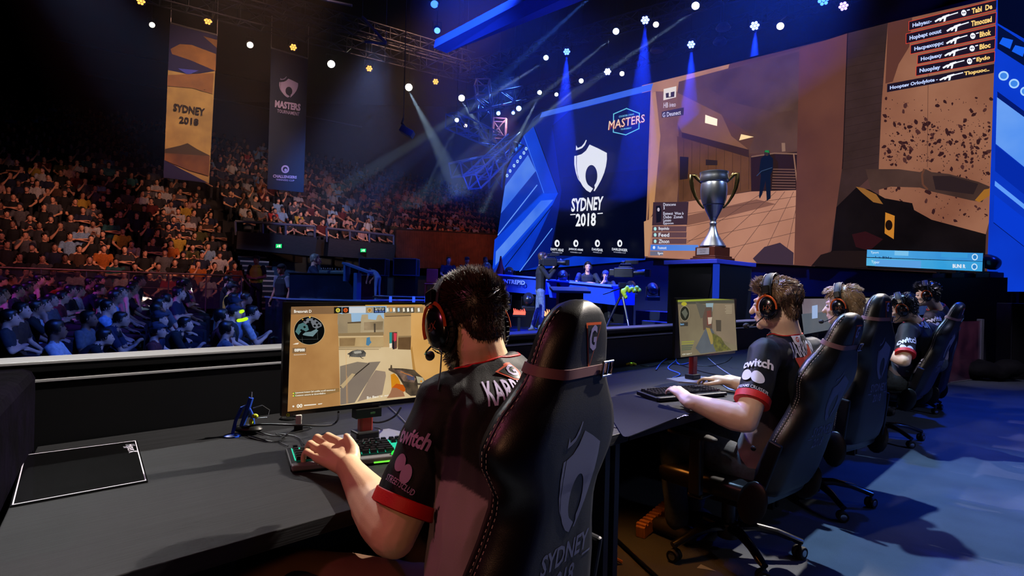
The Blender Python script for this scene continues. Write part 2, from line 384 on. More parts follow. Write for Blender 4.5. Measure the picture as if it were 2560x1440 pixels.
# ---------------------------------------------------------------- the big LED wall
pL = P(1608, 428, 18.0); pR = P(2475, 340, 11.03); SN = (pR - pL).cross(UP).normalized(); SN.z = 0; SN.normalize()
if SN.y > 0: SN = -SN
class Pic:
    """a picture made of flat lit shapes on one real plane"""
    def __init__(s, p0, n, step=.004): s.p0, s.n, s.step, s.mb, s.k = V(p0), V(n), step, MB(), 0
    def pt(s, x, y, k=None): return ONP(x, y, s.p0 + s.n * s.step * (s.k if k is None else k), s.n)
    def poly(s, pts, m, k=None, up=True):
        if up: s.k += 1
        s.mb.mat(m).poly([s.pt(x, y, k) for x, y in pts]); return s
    def line(s, pts, w_, m, closed=False, up=True):
        if up: s.k += 1
        pts = [V((*p, 0)) for p in pts]; n = len(pts); pts2 = pts + ([pts[0]] if closed else [])
        for a, b in zip(pts2, pts2[1:]):
            d = (b - a).normalized(); e = V((-d.y, d.x, 0)) * w_ / 2; a2 = a - d*w_/2*closed; b2 = b + d*w_/2*closed
            s.poly([(p.x, p.y) for p in (a2 + e, b2 + e, b2 - e, a2 - e)], m, up=False)
        return s
    def rect(s, x0, y0, x1, y1, m): return s.poly([(x0, y0), (x1, y0), (x1, y1), (x0, y1)], m)
    def disc(s, x, y, r, m, ry=None, n=18, up=True): return s.poly([(x + r*math.cos(2*PI*i/n), y + (ry or r)*math.sin(2*PI*i/n)) for i in range(n)], m, up=up)
    def flat(s, mb2, quad, m):
        """stretch flat lettering over a pixel quad TL TR BR BL"""
        s.k += 1; xs = [v.x for v in mb2.v]; ys = [v.y for v in mb2.v]; x0, x1, y0, y1 = min(xs), max(xs), min(ys), max(ys); out = []
        for v_ in mb2.v:
            a = (v_.x - x0) / (x1 - x0); b = (y1 - v_.y) / (y1 - y0)
            X = (quad[0][0]*(1-a) + quad[1][0]*a)*(1-b) + (quad[3][0]*(1-a) + quad[2][0]*a)*b
            Y = (quad[0][1]*(1-a) + quad[1][1]*a)*(1-b) + (quad[3][1]*(1-a) + quad[2][1]*a)*b
            out.append(s.pt(X, Y))
        s.mb.mat(m).add(out, mb2.f); return s
    def text(s, t_, quad, m, bold=.012, **kw): return s.flat(text(t_, 1, bold=bold, **kw), quad, m)
    def blot(s, x, y, rx, ry, m, rnd, n=9, rot=0):
        pts = []
        for i in range(n):
            a = 2*PI*i/n; q = .7 + .6*rnd.random(); dx, dy = rx*q*math.cos(a), ry*q*math.sin(a); pts.append((x + dx*math.cos(rot) - dy*math.sin(rot), y + dx*math.sin(rot) + dy*math.cos(rot)))
        return s.poly(pts, m, up=False)
def zq(pts, ox, oy, k): return [(ox + x/k, oy + y/k) for x, y in pts]
def arc(cx, cy, rx, ry, a0, a1, n=14): return [(cx + rx*math.cos(R(a0 + (a1-a0)*i/n)), cy + ry*math.sin(R(a0 + (a1-a0)*i/n))) for i in range(n+1)]
_z = lambda pts: [((x - 797) / 345, (637 - y) / 345) for x, y in pts]
LOGO = [_z([(790, 465), (850, 492), (912, 525), (913, 570), (906, 620), (893, 670), (872, 720), (848, 765), (826, 800), (818, 798), (828, 775)] +
            [(803 + 42*math.cos(a), 690 + 78*math.sin(a)) for a in [R(60 - 300*i/22) for i in range(23)]][::1] +
            [(806, 775), (815, 782), (795, 810), (768, 795), (742, 765), (718, 722), (704, 670), (699, 610), (700, 545), (735, 533), (765, 508)]),
        _z([(682, 547), (696, 545), (695, 600), (699, 655), (708, 700), (722, 735), (708, 712), (693, 668), (682, 610)]),
        _z([(695, 470), (706, 490), (733, 478), (752, 455), (765, 430), (770, 434), (757, 468), (738, 490), (715, 500), (693, 506)])]
def logo(m=None, sub=0):
    o = MB(m)
    for lp in LOGO: o.merge(shape([lp], None, sub))
    o.mi = [0] * len(o.f); o.ms = [m] if m else []; return o

led = thing('led_wall', 'huge lit stage screen showing a first person game view, white emblem panel, with glowing blue chevrons beside', 'screen', (pL.x, pL.y, 0))
INV = led.matrix_basis.inverted() if False else Matrix.Translation(-V((pL.x, pL.y, 0)))
def put(pic, name, parent, inv, **k): return pic.mb.xf(inv).build(name, parent, **k)
# housing behind the picture, a real thickness
BACK = -SN * .35
def slab(pts, p0, n, m, depth=.3): return MB(m).prism([ONP(x, y, p0, n) for x, y in pts], -n * depth)
slab([(1606, 213), (2500, -20), (2479, 694), (1605, 648)], pL - SN*.006, SN, m_matte, .3).xf(INV).build('screen_housing', led)
slab(zq([(315, 398), (440, 228), (1247, 22), (1245, 40), (1190, 1300), (80, 1392), (150, 960), (195, 620)], 1200, 200, 2.88), pL - SN*.006, SN, m_matte, .3).xf(INV).build('side_housing', led)

# emblem panel, and the left chevron set wall drawn as emission
pc = Pic(pL, SN, .006)
Zc = lambda pts: zq(pts, 1200, 200, 2.88)
pc.poly(Zc([(315, 398), (390, 330), (430, 270), (1230, 75), (1190, 1295), (85, 1390), (150, 960), (195, 640)]), E('#06249a', 1, (.5, '#0b3fd6')))
pc.poly(Zc([(395, 330), (432, 272), (700, 206), (690, 1265), (300, 1375), (560, 818)]), E('#041560', 1, (.3, '#051a80')))
pc.poly(Zc([(520, 330), (640, 225), (1229, 78), (1186, 1287), (500, 1262), (590, 830)]), E('#02072a', 1, (.25, '#040f48')))
pc.poly(Zc([(600, 700), (1210, 640), (1186, 1287), (520, 1262)]), E('#010312', 1, (.25, '#020722')))
pc.poly(Zc([(445, 232), (1247, 24), (1232, 74), (378, 285)]), E('#2a5fe6', 1, (.4, '#4a6fd8')))
pc.poly(Zc([(380, 285), (445, 232), (420, 300), (395, 330), (315, 398)]), E('#0c1e50'))
pc.poly(Zc([(315, 400), (390, 330), (562, 815), (458, 815)]), E('#0b38bc', 1, (.6, '#0d48dc')))
pc.line(Zc([(388, 332), (562, 812)]), 2.2, E('#01061c')); pc.line(Zc([(316, 402), (460, 815)]), 1.6, E('#3f78f5'))
pc.poly(Zc([(345, 540), (402, 655), (150, 965), (180, 765)]), E('#5d8ff0', 1, (.5, '#2f66e6')))
pc.poly(Zc([(402, 655), (455, 808), (125, 1125), (150, 962)]), E('#0834b8', 1, (.6, '#062690')))
pc.line(Zc([(412, 755), (128, 1118)]), 2.4, E('#6aa0ff'))
pc.poly(Zc([(458, 818), (562, 815), (520, 900), (430, 1000), (90, 1370), (105, 1150)]), E('#0a3cd0', 1, (.5, '#0c4ae8')))
pc.poly(Zc([(440, 868), (528, 862), (110, 1335), (115, 1235)]), E('#5f92f4', 1, (.5, '#3a70ea')))
pc.line(Zc([(520, 905), (180, 1345)]), 2.0, E('#02103c')); pc.line(Zc([(520, 1068), (285, 1380)]), 2.0, E('#5f9bff'))
for x, y in ((332, 495), (316, 525), (291, 556), (270, 586), (245, 617), (217, 655), (195, 688)):
    x, y = Zc([(x, y)])[0]; pc.disc(x, y, 3.2, E('#bfe4ff'), 4.4); pc.disc(x, y, 1.3, E('#2a62d8'), 1.8)
for x, y in ((286, 462), (258, 498), (230, 535)): pc.poly(Zc([(x-9, y-2), (x+9, y-18), (x+9, y+8), (x-9, y+22)]), E('#3f8cff'))
pc.flat(logo(), Zc([(679, 430), (914, 430), (914, 810), (679, 810)]), E('#e9ecf2'))
W_ = E('#eef0f6')
pc.text('SYDNEY', Zc([(660, 852), (890, 836), (880, 936), (656, 950)]), W_, .03); pc.text('2018', Zc([(690, 962), (836, 954), (833, 1052), (688, 1056)]), W_, .03)
pc.line(Zc([(650, 970), (688, 967)]), 2.4, W_); pc.line(Zc([(845, 962), (884, 959)]), 2.4, W_)
pc.line(Zc([(962, 245), (1055, 205), (1148, 240), (1144, 350), (1050, 395), (960, 375)]), 2.2, E('#6fd0e0'), True)
pc.text('MASTERS', Zc([(930, 298), (1188, 248), (1188, 305), (922, 364)]), E('#8a3a1c'), .035)
pc.text('MASTERS', Zc([(930, 295), (1186, 246), (1186, 302), (922, 361)]), E('#ffdcae'), .0)
pc.text('COUNTER STRIKE', Zc([(1000, 258), (1108, 240), (1108, 252), (1000, 272)]), E('#7fd0e8')); pc.text('TOURNAMENT', Zc([(1012, 350), (1092, 338), (1092, 350), (1012, 362)]), E('#7fd0e8'))
for x, wd, t_ in ((555, 46, 'DAFFY ARAE'), (690, 52, 'JARROE ARMS'), (845, 40, 'DAVEAR'), (1006, 56, 'DARLENGER')):
    x2, y2 = Zc([(x, 1176)])[0]; pc.disc(x2, y2, 6.3, W_, 9); pc.disc(x2 + .6, y2 + .6, 2.5, E('#02041a'), 4.4)
    pc.text(t_, Zc([(x-wd, 1208), (x+wd, 1216), (x+wd, 1236), (x-wd, 1226)]), E('#d8dcea'), .03); pc.text('WINNERS CUP', Zc([(x-wd*.8, 1234), (x+wd*.8, 1241), (x+wd*.8, 1250), (x-wd*.8, 1243)]), E('#aab0c8'))
put(pc, 'emblem_panel', led, INV)

# game picture
g = Pic(pL, SN, .006); G = lambda pts: zq(pts, 1600, 0, 2.0573)
g.poly(G([(10, 440), (1848, -14), (1790, 1415), (14, 1325)]), E('#4a3030', 1, (.5, '#5a3a34')))
g.poly(G([(10, 440), (460, 330), (400, 520), (80, 470), (50, 1000), (20, 1320), (14, 1325)]), E('#c08a62', 1, (.6, '#9a6a4c')))
g.poly(G([(75, 470), (190, 470), (205, 850), (190, 1045), (70, 1100), (100, 700)]), E('#8a5f48', 1, (1.2, '#6b4636')))
g.poly(G([(60, 480), (80, 470), (105, 700), (70, 1090), (45, 1140)]), E('#b88458'))
g.poly(G([(20, 1140), (45, 1130), (75, 1100), (80, 1320), (24, 1318)]), E('#b98a68'))
g.poly(G([(200, 420), (830, 250), (825, 780), (560, 790), (415, 590), (190, 490)]), E('#4c342f', 1, (1.0, '#5f423a')))
g.poly(G([(330, 390), (830, 262), (825, 560), (700, 580), (450, 520), (335, 440)]), E('#5a4039', 1, (1.4, '#48322e')))
g.poly(G([(190, 475), (420, 590), (560, 775), (560, 800), (220, 690), (195, 640)]), E('#6e4a38', 1, (.8, '#80563e')))
g.poly(G([(420, 590), (585, 705), (560, 770), (470, 700)]), E('#5a3a2e'))
g.poly(G([(520, 690), (585, 704), (510, 722)]), E('#ffd9a0'))
g.poly(G([(336, 590), (398, 612), (396, 648), (334, 632)]), E('#ffe8c8', 1.2))
g.poly(G([(215, 680), (560, 770), (560, 800), (560, 820), (215, 712)]), E('#38241e'))
g.poly(G([(190, 700), (560, 810), (575, 980), (200, 1040)]), E('#6a432c', 1, (1.2, '#52331f')))
for k in range(9): g.line(G([(225 + 42*k, 712 + 11*k), (222 + 42*k, 1030 - 7*k)]), .9, E('#3a2418'))
g.poly(G([(205, 805), (250, 808), (246, 920), (204, 925)]), E('#241a1c')); g.poly(G([(338, 820), (398, 825), (398, 850), (338, 850)]), E('#2c2020'))
g.poly(G([(570, 800), (815, 780), (812, 980), (572, 985)]), E('#2a1a1c'))
g.line(G([(572, 806), (690, 788), (815, 792)]), 3.5, E('#7a5a4a')); g.line(G([(790, 790), (812, 975)]), 3.2, E('#8a6450'))
for k in range(8): g.line(G([(684 - k, 870 + 14*k), (800, 872 + 14*k)]), 2.6, E('#6a4a40'))
g.poly(G([(195, 1045), (572, 985), (805, 978), (800, 1340), (790, 1362), (40, 1322), (75, 1100)]), E('#a4705a', 1, (.7, '#b8826a')))
g.poly(G([(240, 1110), (600, 1025), (700, 1050), (420, 1120), (240, 1160)]), E('#7e5446'))
for a_, b_2 in (((805, 1010), (240, 1100)), ((803, 1060), (240, 1165)), ((801, 1120), (240, 1240)), ((799, 1195), (300, 1315)), ((640, 985), (240, 1250)), ((700, 985), (330, 1320)), ((745, 985), (480, 1335)), ((790, 985), (620, 1340)), ((805, 1060), (740, 1350))):
    g.line(G([a_, b_2]), 1.1, E('#5a3c34'))
g.poly(G([(580, 1330), (640, 1270), (720, 1248), (790, 1300), (788, 1364), (600, 1352)]), E('#3c2c38'))
# man in dark clothes on the picture
g.poly(G([(640, 775), (665, 775), (668, 800), (684, 815), (684, 870), (672, 900), (672, 1020), (652, 1034), (646, 930), (628, 1000), (616, 1022), (612, 1010), (622, 900), (612, 880), (622, 815), (640, 800)]), E('#0e1626'))
g.disc(*G([(652, 790)])[0], 5, E('#3a2a26'), 6); g.poly(G([(640, 782), (645, 772), (662, 773), (665, 786)]), E('#1f7a3c')); g.line(G([(600, 905), (625, 880), (680, 862)]), 2, E('#30405c'))
g.poly(G([(728, 735), (746, 735), (748, 778), (730, 780)]), E('#8a6a58'))
# pillars
g.poly(G([(820, 250), (1065, 172), (1040, 860), (1010, 1080), (975, 1290), (880, 1370), (792, 1362), (805, 900)]), E('#6a4034', 1, (.5, '#55322e')))
g.poly(G([(1065, 172), (1275, 118), (1240, 560), (1228, 870), (1010, 1070), (1040, 860)]), E('#3c2a2a', 1, (1.5, '#31221f')))
for k in range(16): g.line(G([(1064 - k*1.5, 215 + 44*k), (1268 - k*2.8, 175 + 44*k)]), .8, E('#2a1c1c'))
g.line(G([(1068, 172), (1046, 780), (1040, 870)]), 2, E('#1a1012'))
# spattered wall
g.poly(G([(1275, 118), (1847, -13), (1812, 1080), (1775, 1215), (1230, 1060), (1228, 860), (1245, 500)]), E('#7a4a38', 1, (.6, '#9a6850')))
g.poly(G([(1275, 118), (1400, 90), (1385, 240), (1330, 330), (1300, 420), (1262, 430)]), E('#5a342c'))
g.line(G([(1482, 380), (1478, 860)]), 1.2, E('#5a3a30'))
rnd = random.Random(4); sp = E('#331a1c'); sp2 = E('#4a2a28')
for k in range(560):
    x = 1245 + 570 * rnd.random() ** .85; y = 500 + 640 * rnd.random()
    if rnd.random() < .35: y = 620 + 210 * rnd.random()
    if x > 1805 - (y - 500) * .03 or (y > 1040 and x < 1500): continue
    r_ = 1 + 5.5 * rnd.random() ** 3.2; X, Y = G([(x, y)])[0]; g.blot(X, Y, r_*1.2, r_*.8, sp if rnd.random() < .75 else sp2, rnd, 7, rnd.random()*3)
g.k += 1
g.poly(G([(1160, 870), (1330, 870), (1440, 885), (1470, 870), (1500, 885), (1590, 895), (1740, 935), (1800, 960), (1760, 1040), (1700, 1030), (1500, 985), (1440, 965), (1290, 960), (1190, 985)]), E('#3a2824', 1, (1.2, '#4c3630')))
g.poly(G([(1505, 905), (1600, 905), (1740, 945), (1715, 1000), (1520, 975)]), E('#2a1e20')); g.line(G([(1462, 868), (1450, 900), (1455, 950), (1480, 975)]), 5, E('#5e3a2c'))
g.poly(G([(1805, 968), (1805, 1002), (1745, 1040), (1722, 1030), (1770, 975)]), E('#9a6426'))
g.poly(G([(1112, 965), (1180, 975), (1260, 1020), (1400, 1045), (1410, 1080), (1500, 1130), (1780, 1205), (1776, 1300), (1772, 1412), (900, 1370), (985, 1290), (1010, 1065)]), E('#0c0809', 1, (1.2, '#161012')))
g.poly(G([(1110, 960), (1150, 968), (1215, 1000), (1250, 1050), (1200, 1040), (1140, 990)]), E('#8a5a2a')); g.poly(G([(1262, 1092), (1310, 1110), (1305, 1230), (1258, 1200)]), E('#c07a2a')); g.disc(*G([(1280, 1158)])[0], 9, E('#1a0e0a'), 13)
g.poly(G([(1090, 1205), (1160, 1190), (1250, 1230), (1180, 1290), (1110, 1270)]), E('#2c1014'))
g.poly(G([(880, 1368), (930, 1310), (1000, 1290), (1180, 1290), (1170, 1378)]), E('#1e1413'))
# overlay: kill list
rb = E('#d2402e', 1.1); kb = E('#1c1424'); wt = E('#eef2ff', 1.1); yl = E('#f2c878', 1.1); bl = E('#b8c8f4', 1.1)
K = lambda pts: zq(pts, 2200, 0, 5.539)
RIFLE = [(0, .62), (.18, .42), (.3, .4), (.34, .3), (.62, .22), (.64, .3), (1, .24), (1, .36), (.66, .42), (.5, .5), (.46, .95), (.38, .98), (.4, .6), (.32, .62), (.27, .8), (.2, .8), (.22, .62), (.04, .8)]
for (q_, nm, nr, rr_, sk, vn, vr, red) in (
    ([(400, 300), (1625, -5), (1610, 135), (398, 425)], "Habyau:-", (450, 715), (755, 1080), 1160, 'Tabl  De', (1270, 1555), 1),
    ([(362, 470), (1610, 172), (1602, 318), (360, 605)], 'Hopbept oouut', (410, 850), (920, 1230), 0, 'Timoozed', (1262, 1548), 1),
    ([(425, 625), (1602, 355), (1597, 500), (422, 750)], 'Hacpexoppc', (475, 880), (915, 1210), 1285, 'Bhok', (1380, 1538), 1),
    ([(522, 765), (1597, 535), (1590, 672), (516, 888)], 'Hocjaexy', (565, 860), (890, 1205), 1275, 'Bloc', (1378, 1530), 1),
    ([(502, 920), (1590, 715), (1585, 850), (498, 1052)], 'Nuopley', (548, 835), (865, 1168), 1240, 'Eydo', (1335, 1524), 1),
    ([(100, 1165), (1582, 885), (1575, 1010), (96, 1278)], 'Hooptev Orlodylote -', (138, 800), (820, 1150), 0, 'Tiopuoc..', (1165, 1515), 0)):
    g.poly(K(q_), kb)
    if red: g.line(K(q_), 1.3, rb, True)
    TLq, TRq, BRq, BLq = [V((*p, 0)) for p in q_]
    def band(x0, x1, f0, f1):
        o = []
        for x, f in ((x0, f0), (x1, f0), (x1, f1), (x0, f1)):
            a = (x - TLq.x) / (TRq.x - TLq.x); top = TLq.lerp(TRq, a); bot = BLq.lerp(BRq, a); o.append((x, top.y + (bot.y - top.y)*f))
        return K(o)
    g.text(nm, band(*nr, .3, .85), bl, .035); g.text(vn, band(*vr, .25, .8), yl, .04)
    rq = band(*rr_, .05, .95); g.k += 1
    X = lambda a, b: ((rq[0][0]*(1-a)+rq[1][0]*a)*(1-b) + (rq[3][0]*(1-a)+rq[2][0]*a)*b, (rq[0][1]*(1-a)+rq[1][1]*a)*(1-b) + (rq[3][1]*(1-a)+rq[2][1]*a)*b)
    g.flat(shape([[(x, -y) for x, y in RIFLE]]), [X(0, .22), X(1, .22), X(1, .98), X(0, .98)], wt)
    if sk:
        x, y = band(sk, sk+1, .5, .5)[0]; g.disc(x, y, 6.5, wt, 7.5); g.disc(x - 2, y, 1.5, kb, 2); g.disc(x + 2.5, y - .5, 1.3, kb, 2); g.line([(x + 8, y - 6), (x + 15, y - 8)], 2.4, wt)
# overlay: player list at the left, score bars at the right
g.poly(G([(122, 458), (187, 443), (185, 500), (120, 516)]), E('#e8dcd0')); g.poly(G([(132, 480), (178, 470), (176, 498), (134, 504)]), E('#3a2c2c')); g.poly(G([(148, 470), (158, 468), (158, 496), (148, 498)]), E('#e8dcd0'))
g.text('HB iveo', G([(122, 528), (184, 524), (184, 548), (120, 556)]), E('#d8ccd8')); g.poly(G([(112, 575), (226, 552), (224, 592), (112, 606)]), E('#3a2e44')); g.text('G Deunect', G([(116, 580), (210, 566), (210, 588), (116, 604)]), E('#e0dcf0'))
g.poly(G([(68, 1040), (250, 1038), (242, 1156), (62, 1160)]), E('#3a2832')); g.poly(G([(82, 1060), (104, 1056), (110, 1085), (108, 1140), (84, 1146)]), E('#12121e')); g.disc(*G([(95, 1078)])[0], 3, E('#b8b0c0'), 5)
for y, t_, x1 in ((1052, 'Doncons', 184), (1070, 'x', 128), (1098, 'Eonwut  Won b', 224), (1116, 'Oxbo  Zoneh', 220), (1133, 'Loouxo', 160), (1150, 'Eypocon', 172)):
    g.text(t_, G([(120, y - 8), (x1, y - 8), (x1, y + 6), (120, y + 8)]), E('#d8d8ee'))
for y, t_ in ((1177, 'Bopohdo'), (1208, 'Feed'), (1241, 'Zhoon')):
    g.poly(G([(64, y - 14), (240, y - 14), (238, y + 14), (62, y + 14)]), E('#5e4248')); g.disc(*G([(78, y)])[0], 3.4, E('#a8e0e0'), 4.6); g.text(t_, G([(96, y - 10), (150, y - 10), (150, y + 10), (96, y + 10)]), E('#e8ecf8'))
g.poly(G([(55, 1258), (300, 1260), (300, 1290), (53, 1288)]), E('#3a70d0', 1, (.5, '#5a8ae0'))); g.text('Foonoot', G([(92, 1266), (136, 1266), (136, 1282), (92, 1282)]), E('#e8ecf8')); g.disc(*G([(72, 1273)])[0], 3, E('#dfe8ff'), 4)
g.poly(G([(52, 1292), (120, 1292), (118, 1314), (52, 1314)]), E('#6a6a80')); g.text('Ipn', G([(92, 1296), (118, 1296), (118, 1312), (92, 1312)]), E('#e8ecf8'))
g.poly(G([(1168, 1284), (1765, 1302), (1762, 1344), (1166, 1322)]), E('#2a86d0', 1, (.6, '#58b0e8'))); g.poly(G([(1165, 1326), (1762, 1346), (1760, 1396), (1164, 1366)]), E('#2596d8', 1, (.6, '#60b8e0')))
g.poly(G([(1310, 1290), (1382, 1292), (1380, 1316), (1308, 1313)]), E('#7ac0ea')); g.poly(G([(1550, 1300), (1685, 1304), (1684, 1326), (1548, 1322)]), E('#3a9ad8')); g.poly(G([(1210, 1334), (1446, 1342), (1445, 1380), (1208, 1369)]), E('#5a9ee0'))
g.text('Tport', G([(1186, 1292), (1228, 1293), (1228, 1308), (1186, 1307)]), E('#d0e8f8')); g.text('1 a BHo', G([(1210, 1316), (1296, 1320), (1296, 1332), (1210, 1328)]), E('#12305a')); g.text('Typer', G([(1190, 1340), (1232, 1341), (1232, 1360), (1190, 1358)]), E('#d0e8f8'))
g.text('BUNI R', G([(1608, 1358), (1674, 1360), (1674, 1380), (1608, 1378)]), W_, .03)
for x, y in ((1722, 1322), (1720, 1372)): g.disc(*G([(x, y)])[0], 7.6, E('#c8e4f8'), 8.2); g.disc(*G([(x, y)])[0], 5, E('#2a80c8'), 5.6)
put(g, 'game_picture', led, INV)

# blue chevron set wall on the right of the screen, drawn as emission
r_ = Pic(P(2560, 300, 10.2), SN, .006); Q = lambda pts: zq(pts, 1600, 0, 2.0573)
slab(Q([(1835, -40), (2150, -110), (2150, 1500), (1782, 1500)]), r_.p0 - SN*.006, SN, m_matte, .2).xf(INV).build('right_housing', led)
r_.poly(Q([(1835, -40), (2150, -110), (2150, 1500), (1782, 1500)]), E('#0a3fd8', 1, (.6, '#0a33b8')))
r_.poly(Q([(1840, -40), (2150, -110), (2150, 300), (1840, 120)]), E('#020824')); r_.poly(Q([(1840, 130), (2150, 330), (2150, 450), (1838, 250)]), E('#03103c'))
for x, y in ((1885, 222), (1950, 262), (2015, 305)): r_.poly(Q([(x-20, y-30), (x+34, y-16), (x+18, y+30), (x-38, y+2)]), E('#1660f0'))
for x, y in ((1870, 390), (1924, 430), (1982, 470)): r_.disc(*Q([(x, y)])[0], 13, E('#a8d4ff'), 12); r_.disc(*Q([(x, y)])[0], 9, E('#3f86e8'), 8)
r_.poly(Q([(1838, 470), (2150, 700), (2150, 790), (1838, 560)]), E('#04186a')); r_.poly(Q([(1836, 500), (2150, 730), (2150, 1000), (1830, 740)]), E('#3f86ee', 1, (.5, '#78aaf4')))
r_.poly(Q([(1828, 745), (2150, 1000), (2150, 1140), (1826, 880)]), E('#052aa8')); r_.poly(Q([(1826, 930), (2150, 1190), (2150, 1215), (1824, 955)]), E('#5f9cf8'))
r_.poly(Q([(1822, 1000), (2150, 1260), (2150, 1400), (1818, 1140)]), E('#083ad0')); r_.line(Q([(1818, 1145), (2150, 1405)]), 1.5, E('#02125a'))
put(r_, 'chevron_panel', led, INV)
# base wall under the screens
mb = MB(mat('stage_fascia', '#0c1430', .6)); aL = ONP(1215, 690, pL, SN); aR = ONP(2530, 690, pL, SN); aL.z = aR.z = 0
mb.prism([aL - SN*.05, aR - SN*.05, aR - SN*.4, aL - SN*.4], (0, 0, 2.4)); struct(mb.build('wall_stage'))
# ---------------------------------------------------------------- people
def skin(name, col): return mat(name, col, .5, noise=(60, .18, '#7a3a2a'), bump=(260, .08))
def hair_m(name, col): return mat(name, col, .42, noise=(40, .5))
def MT(loc, m3=None):
    m_ = (m3.to_4x4() if m3 is not None else Matrix.Identity(4)); m_.translation = V(loc); return m_
def rot(x=0, y=0, z=0): return (Matrix.Rotation(R(z), 3, 'Z') @ Matrix.Rotation(R(x), 3, 'X') @ Matrix.Rotation(R(y), 3, 'Y'))
def head_parts(mb, sk, hr=None, cap=None, n=14, nose=1):
    h = MB(sk)
    h.ell((0, -.018, .03), (.073, .092, .088), n=n, m=n//2+2); h.ell((0, .03, -.02), (.058, .06, .082), n=n)
    h.ell((0, .03, -.07), (.05, .054, .04), n=n); h.ell((0, .07, -.094), (.022, .02, .019), n=8)
    h.tube([(0, .082, .016), (0, .097, -.012), (0, .108, -.03)], [.008, .011, .014], 8, rnd=True)
    h.ell((0, .074, .024), (.047, .02, .011), n=10); h.ell((0, .087, -.056), (.022, .011, .006), n=8); h.ell((0, .084, -.067), (.02, .011, .007), n=8)
    h.ell((.036, .06, -.028), (.02, .022, .018), n=8); h.ell((-.036, .06, -.028), (.02, .022, .018), n=8)
    for s_ in (-1, 1):
        h.ell((s_*.076, -.008, -.008), (.008, .019, .031), rot(0, s_*10, s_*-18), 8)
    if hr:
        h.mat(hr); h.ell((0, -.028, .046), (.081, .096, .087), n=n, m=n//2+2); h.ell((0, .028, .086), (.06, .044, .036), n=n); [h.ell((q*.068, -.02, .012), (.012, .04, .034), n=8) for q in (-1, 1)]
        h.ell((0, -.07, -.008), (.06, .043, .056), n=n)
    if cap:
        h.mat(cap); h.ell((0, -.01, .062), (.085, .1, .075), n=n); h.ell((0, .1, .055), (.055, .06, .012), n=n)
    return h
def hand(mb, wr, d, back, side, curl=(.5, .5, .5, .5), spread=1, thumb=.5, k=1.0, r=.0083):
    """palm, four fingers of unequal length and a thumb leaving the side of the palm"""
    d = V(d).normalized(); z = V(back); z = (z - d * z.dot(d)).normalized(); x = d.cross(z) * side
    M3 = Matrix((x, d, z)).transposed(); f = lambda p: V(wr) + M3 @ (V(p) * k)
    mb.tube([f((0, -.03, 0)), f((0, 0, 0)), f((.002, .03, .001)), f((0, .062, .002)), f((-.001, .086, 0))], [.024*k, .0245*k, .0215*k, .0205*k, .015*k], 12, flat=1.75, up=x, rnd=True)
    mb.ell(f((.026, .03, -.008)), (.019*k, .03*k, .015*k), M3 @ rot(0, 0, -18), 10)
    for i, (fx, fy, L_) in enumerate(((.030, .086, .073), (.0105, .09, .081), (-.010, .086, .075), (-.029, .077, .06))):
        a = -.12; p = V((fx, fy, .001)); sp = (fx * 2.2) * spread; pts = [p - V((sp*.02, .025, -.001)), p.copy()]
        for seg, q in ((.46, .5), (.29, 1.0), (.25, .65)):
            a += curl[i] * q * (1 if len(pts) > 2 else .7)
            p = p + V((sp * math.cos(a), math.cos(a), -math.sin(a))).normalized() * L_ * seg; pts.append(p.copy())
        mb.tube([f(q) for q in pts], [x_ * k for x_ in (r*1.05, r*1.1, r*1.0, r*.93, r*.8)], 9, rnd=True)
    t0 = V((.022, .012, -.004)); t1 = t0 + V((.026, .03, -.008)); t2 = t1 + V((.012 + .01*(1-thumb), .03, -.008*thumb - .003)); t3 = t2 + V((.002 - .01*thumb, .026, -.01*thumb))
    mb.tube([f(t0), f(t1), f(t2), f(t3)], [.013*k, .0125*k, .0105*k, .009*k], 9, rnd=True)
SIT = dict(pelvis=(0, 0, .5), waist=(0, -.02, .68), chest=(0, 0, .88), neck=(0, .01, 1.04), head=(0, .05, 1.18), shR=(.185, 0, .985), shL=(-.185, 0, .985),
           elR=(.25, .06, .73), elL=(-.25, .06, .73), wrR=(.09, .27, .62), wrL=(-.09, .27, .62), hipR=(.09, .02, .49), hipL=(-.09, .02, .49),
           knR=(.13, .43, .5), knL=(-.13, .43, .5), anR=(.13, .42, .09), anL=(-.13, .42, .09), hr=(0, 0, 0), hdR=(-.3, 1, -.2), hdL=(.3, 1, -.2), curl=.4)
STAND = dict(pelvis=(0, 0, .93), waist=(0, 0, 1.1), chest=(0, 0, 1.3), neck=(0, .0, 1.48), head=(0, .03, 1.63), shR=(.19, 0, 1.42), shL=(-.19, 0, 1.42),
             elR=(.26, -.02, 1.14), elL=(-.26, -.02, 1.14), wrR=(.27, .08, .9), wrL=(-.27, .08, .9), hipR=(.09, 0, .9), hipL=(-.09, 0, .9),
             knR=(.11, .02, .5), knL=(-.11, .02, .5), anR=(.12, 0, .09), anL=(-.12, 0, .09), hr=(0, 0, 0), hdR=(0, .2, -1), hdL=(0, .2, -1), curl=.5)
def pose(base, **k): d = dict(base); d.update(k); return {a: (V(b) if isinstance(b, tuple) else b) for a, b in d.items()}
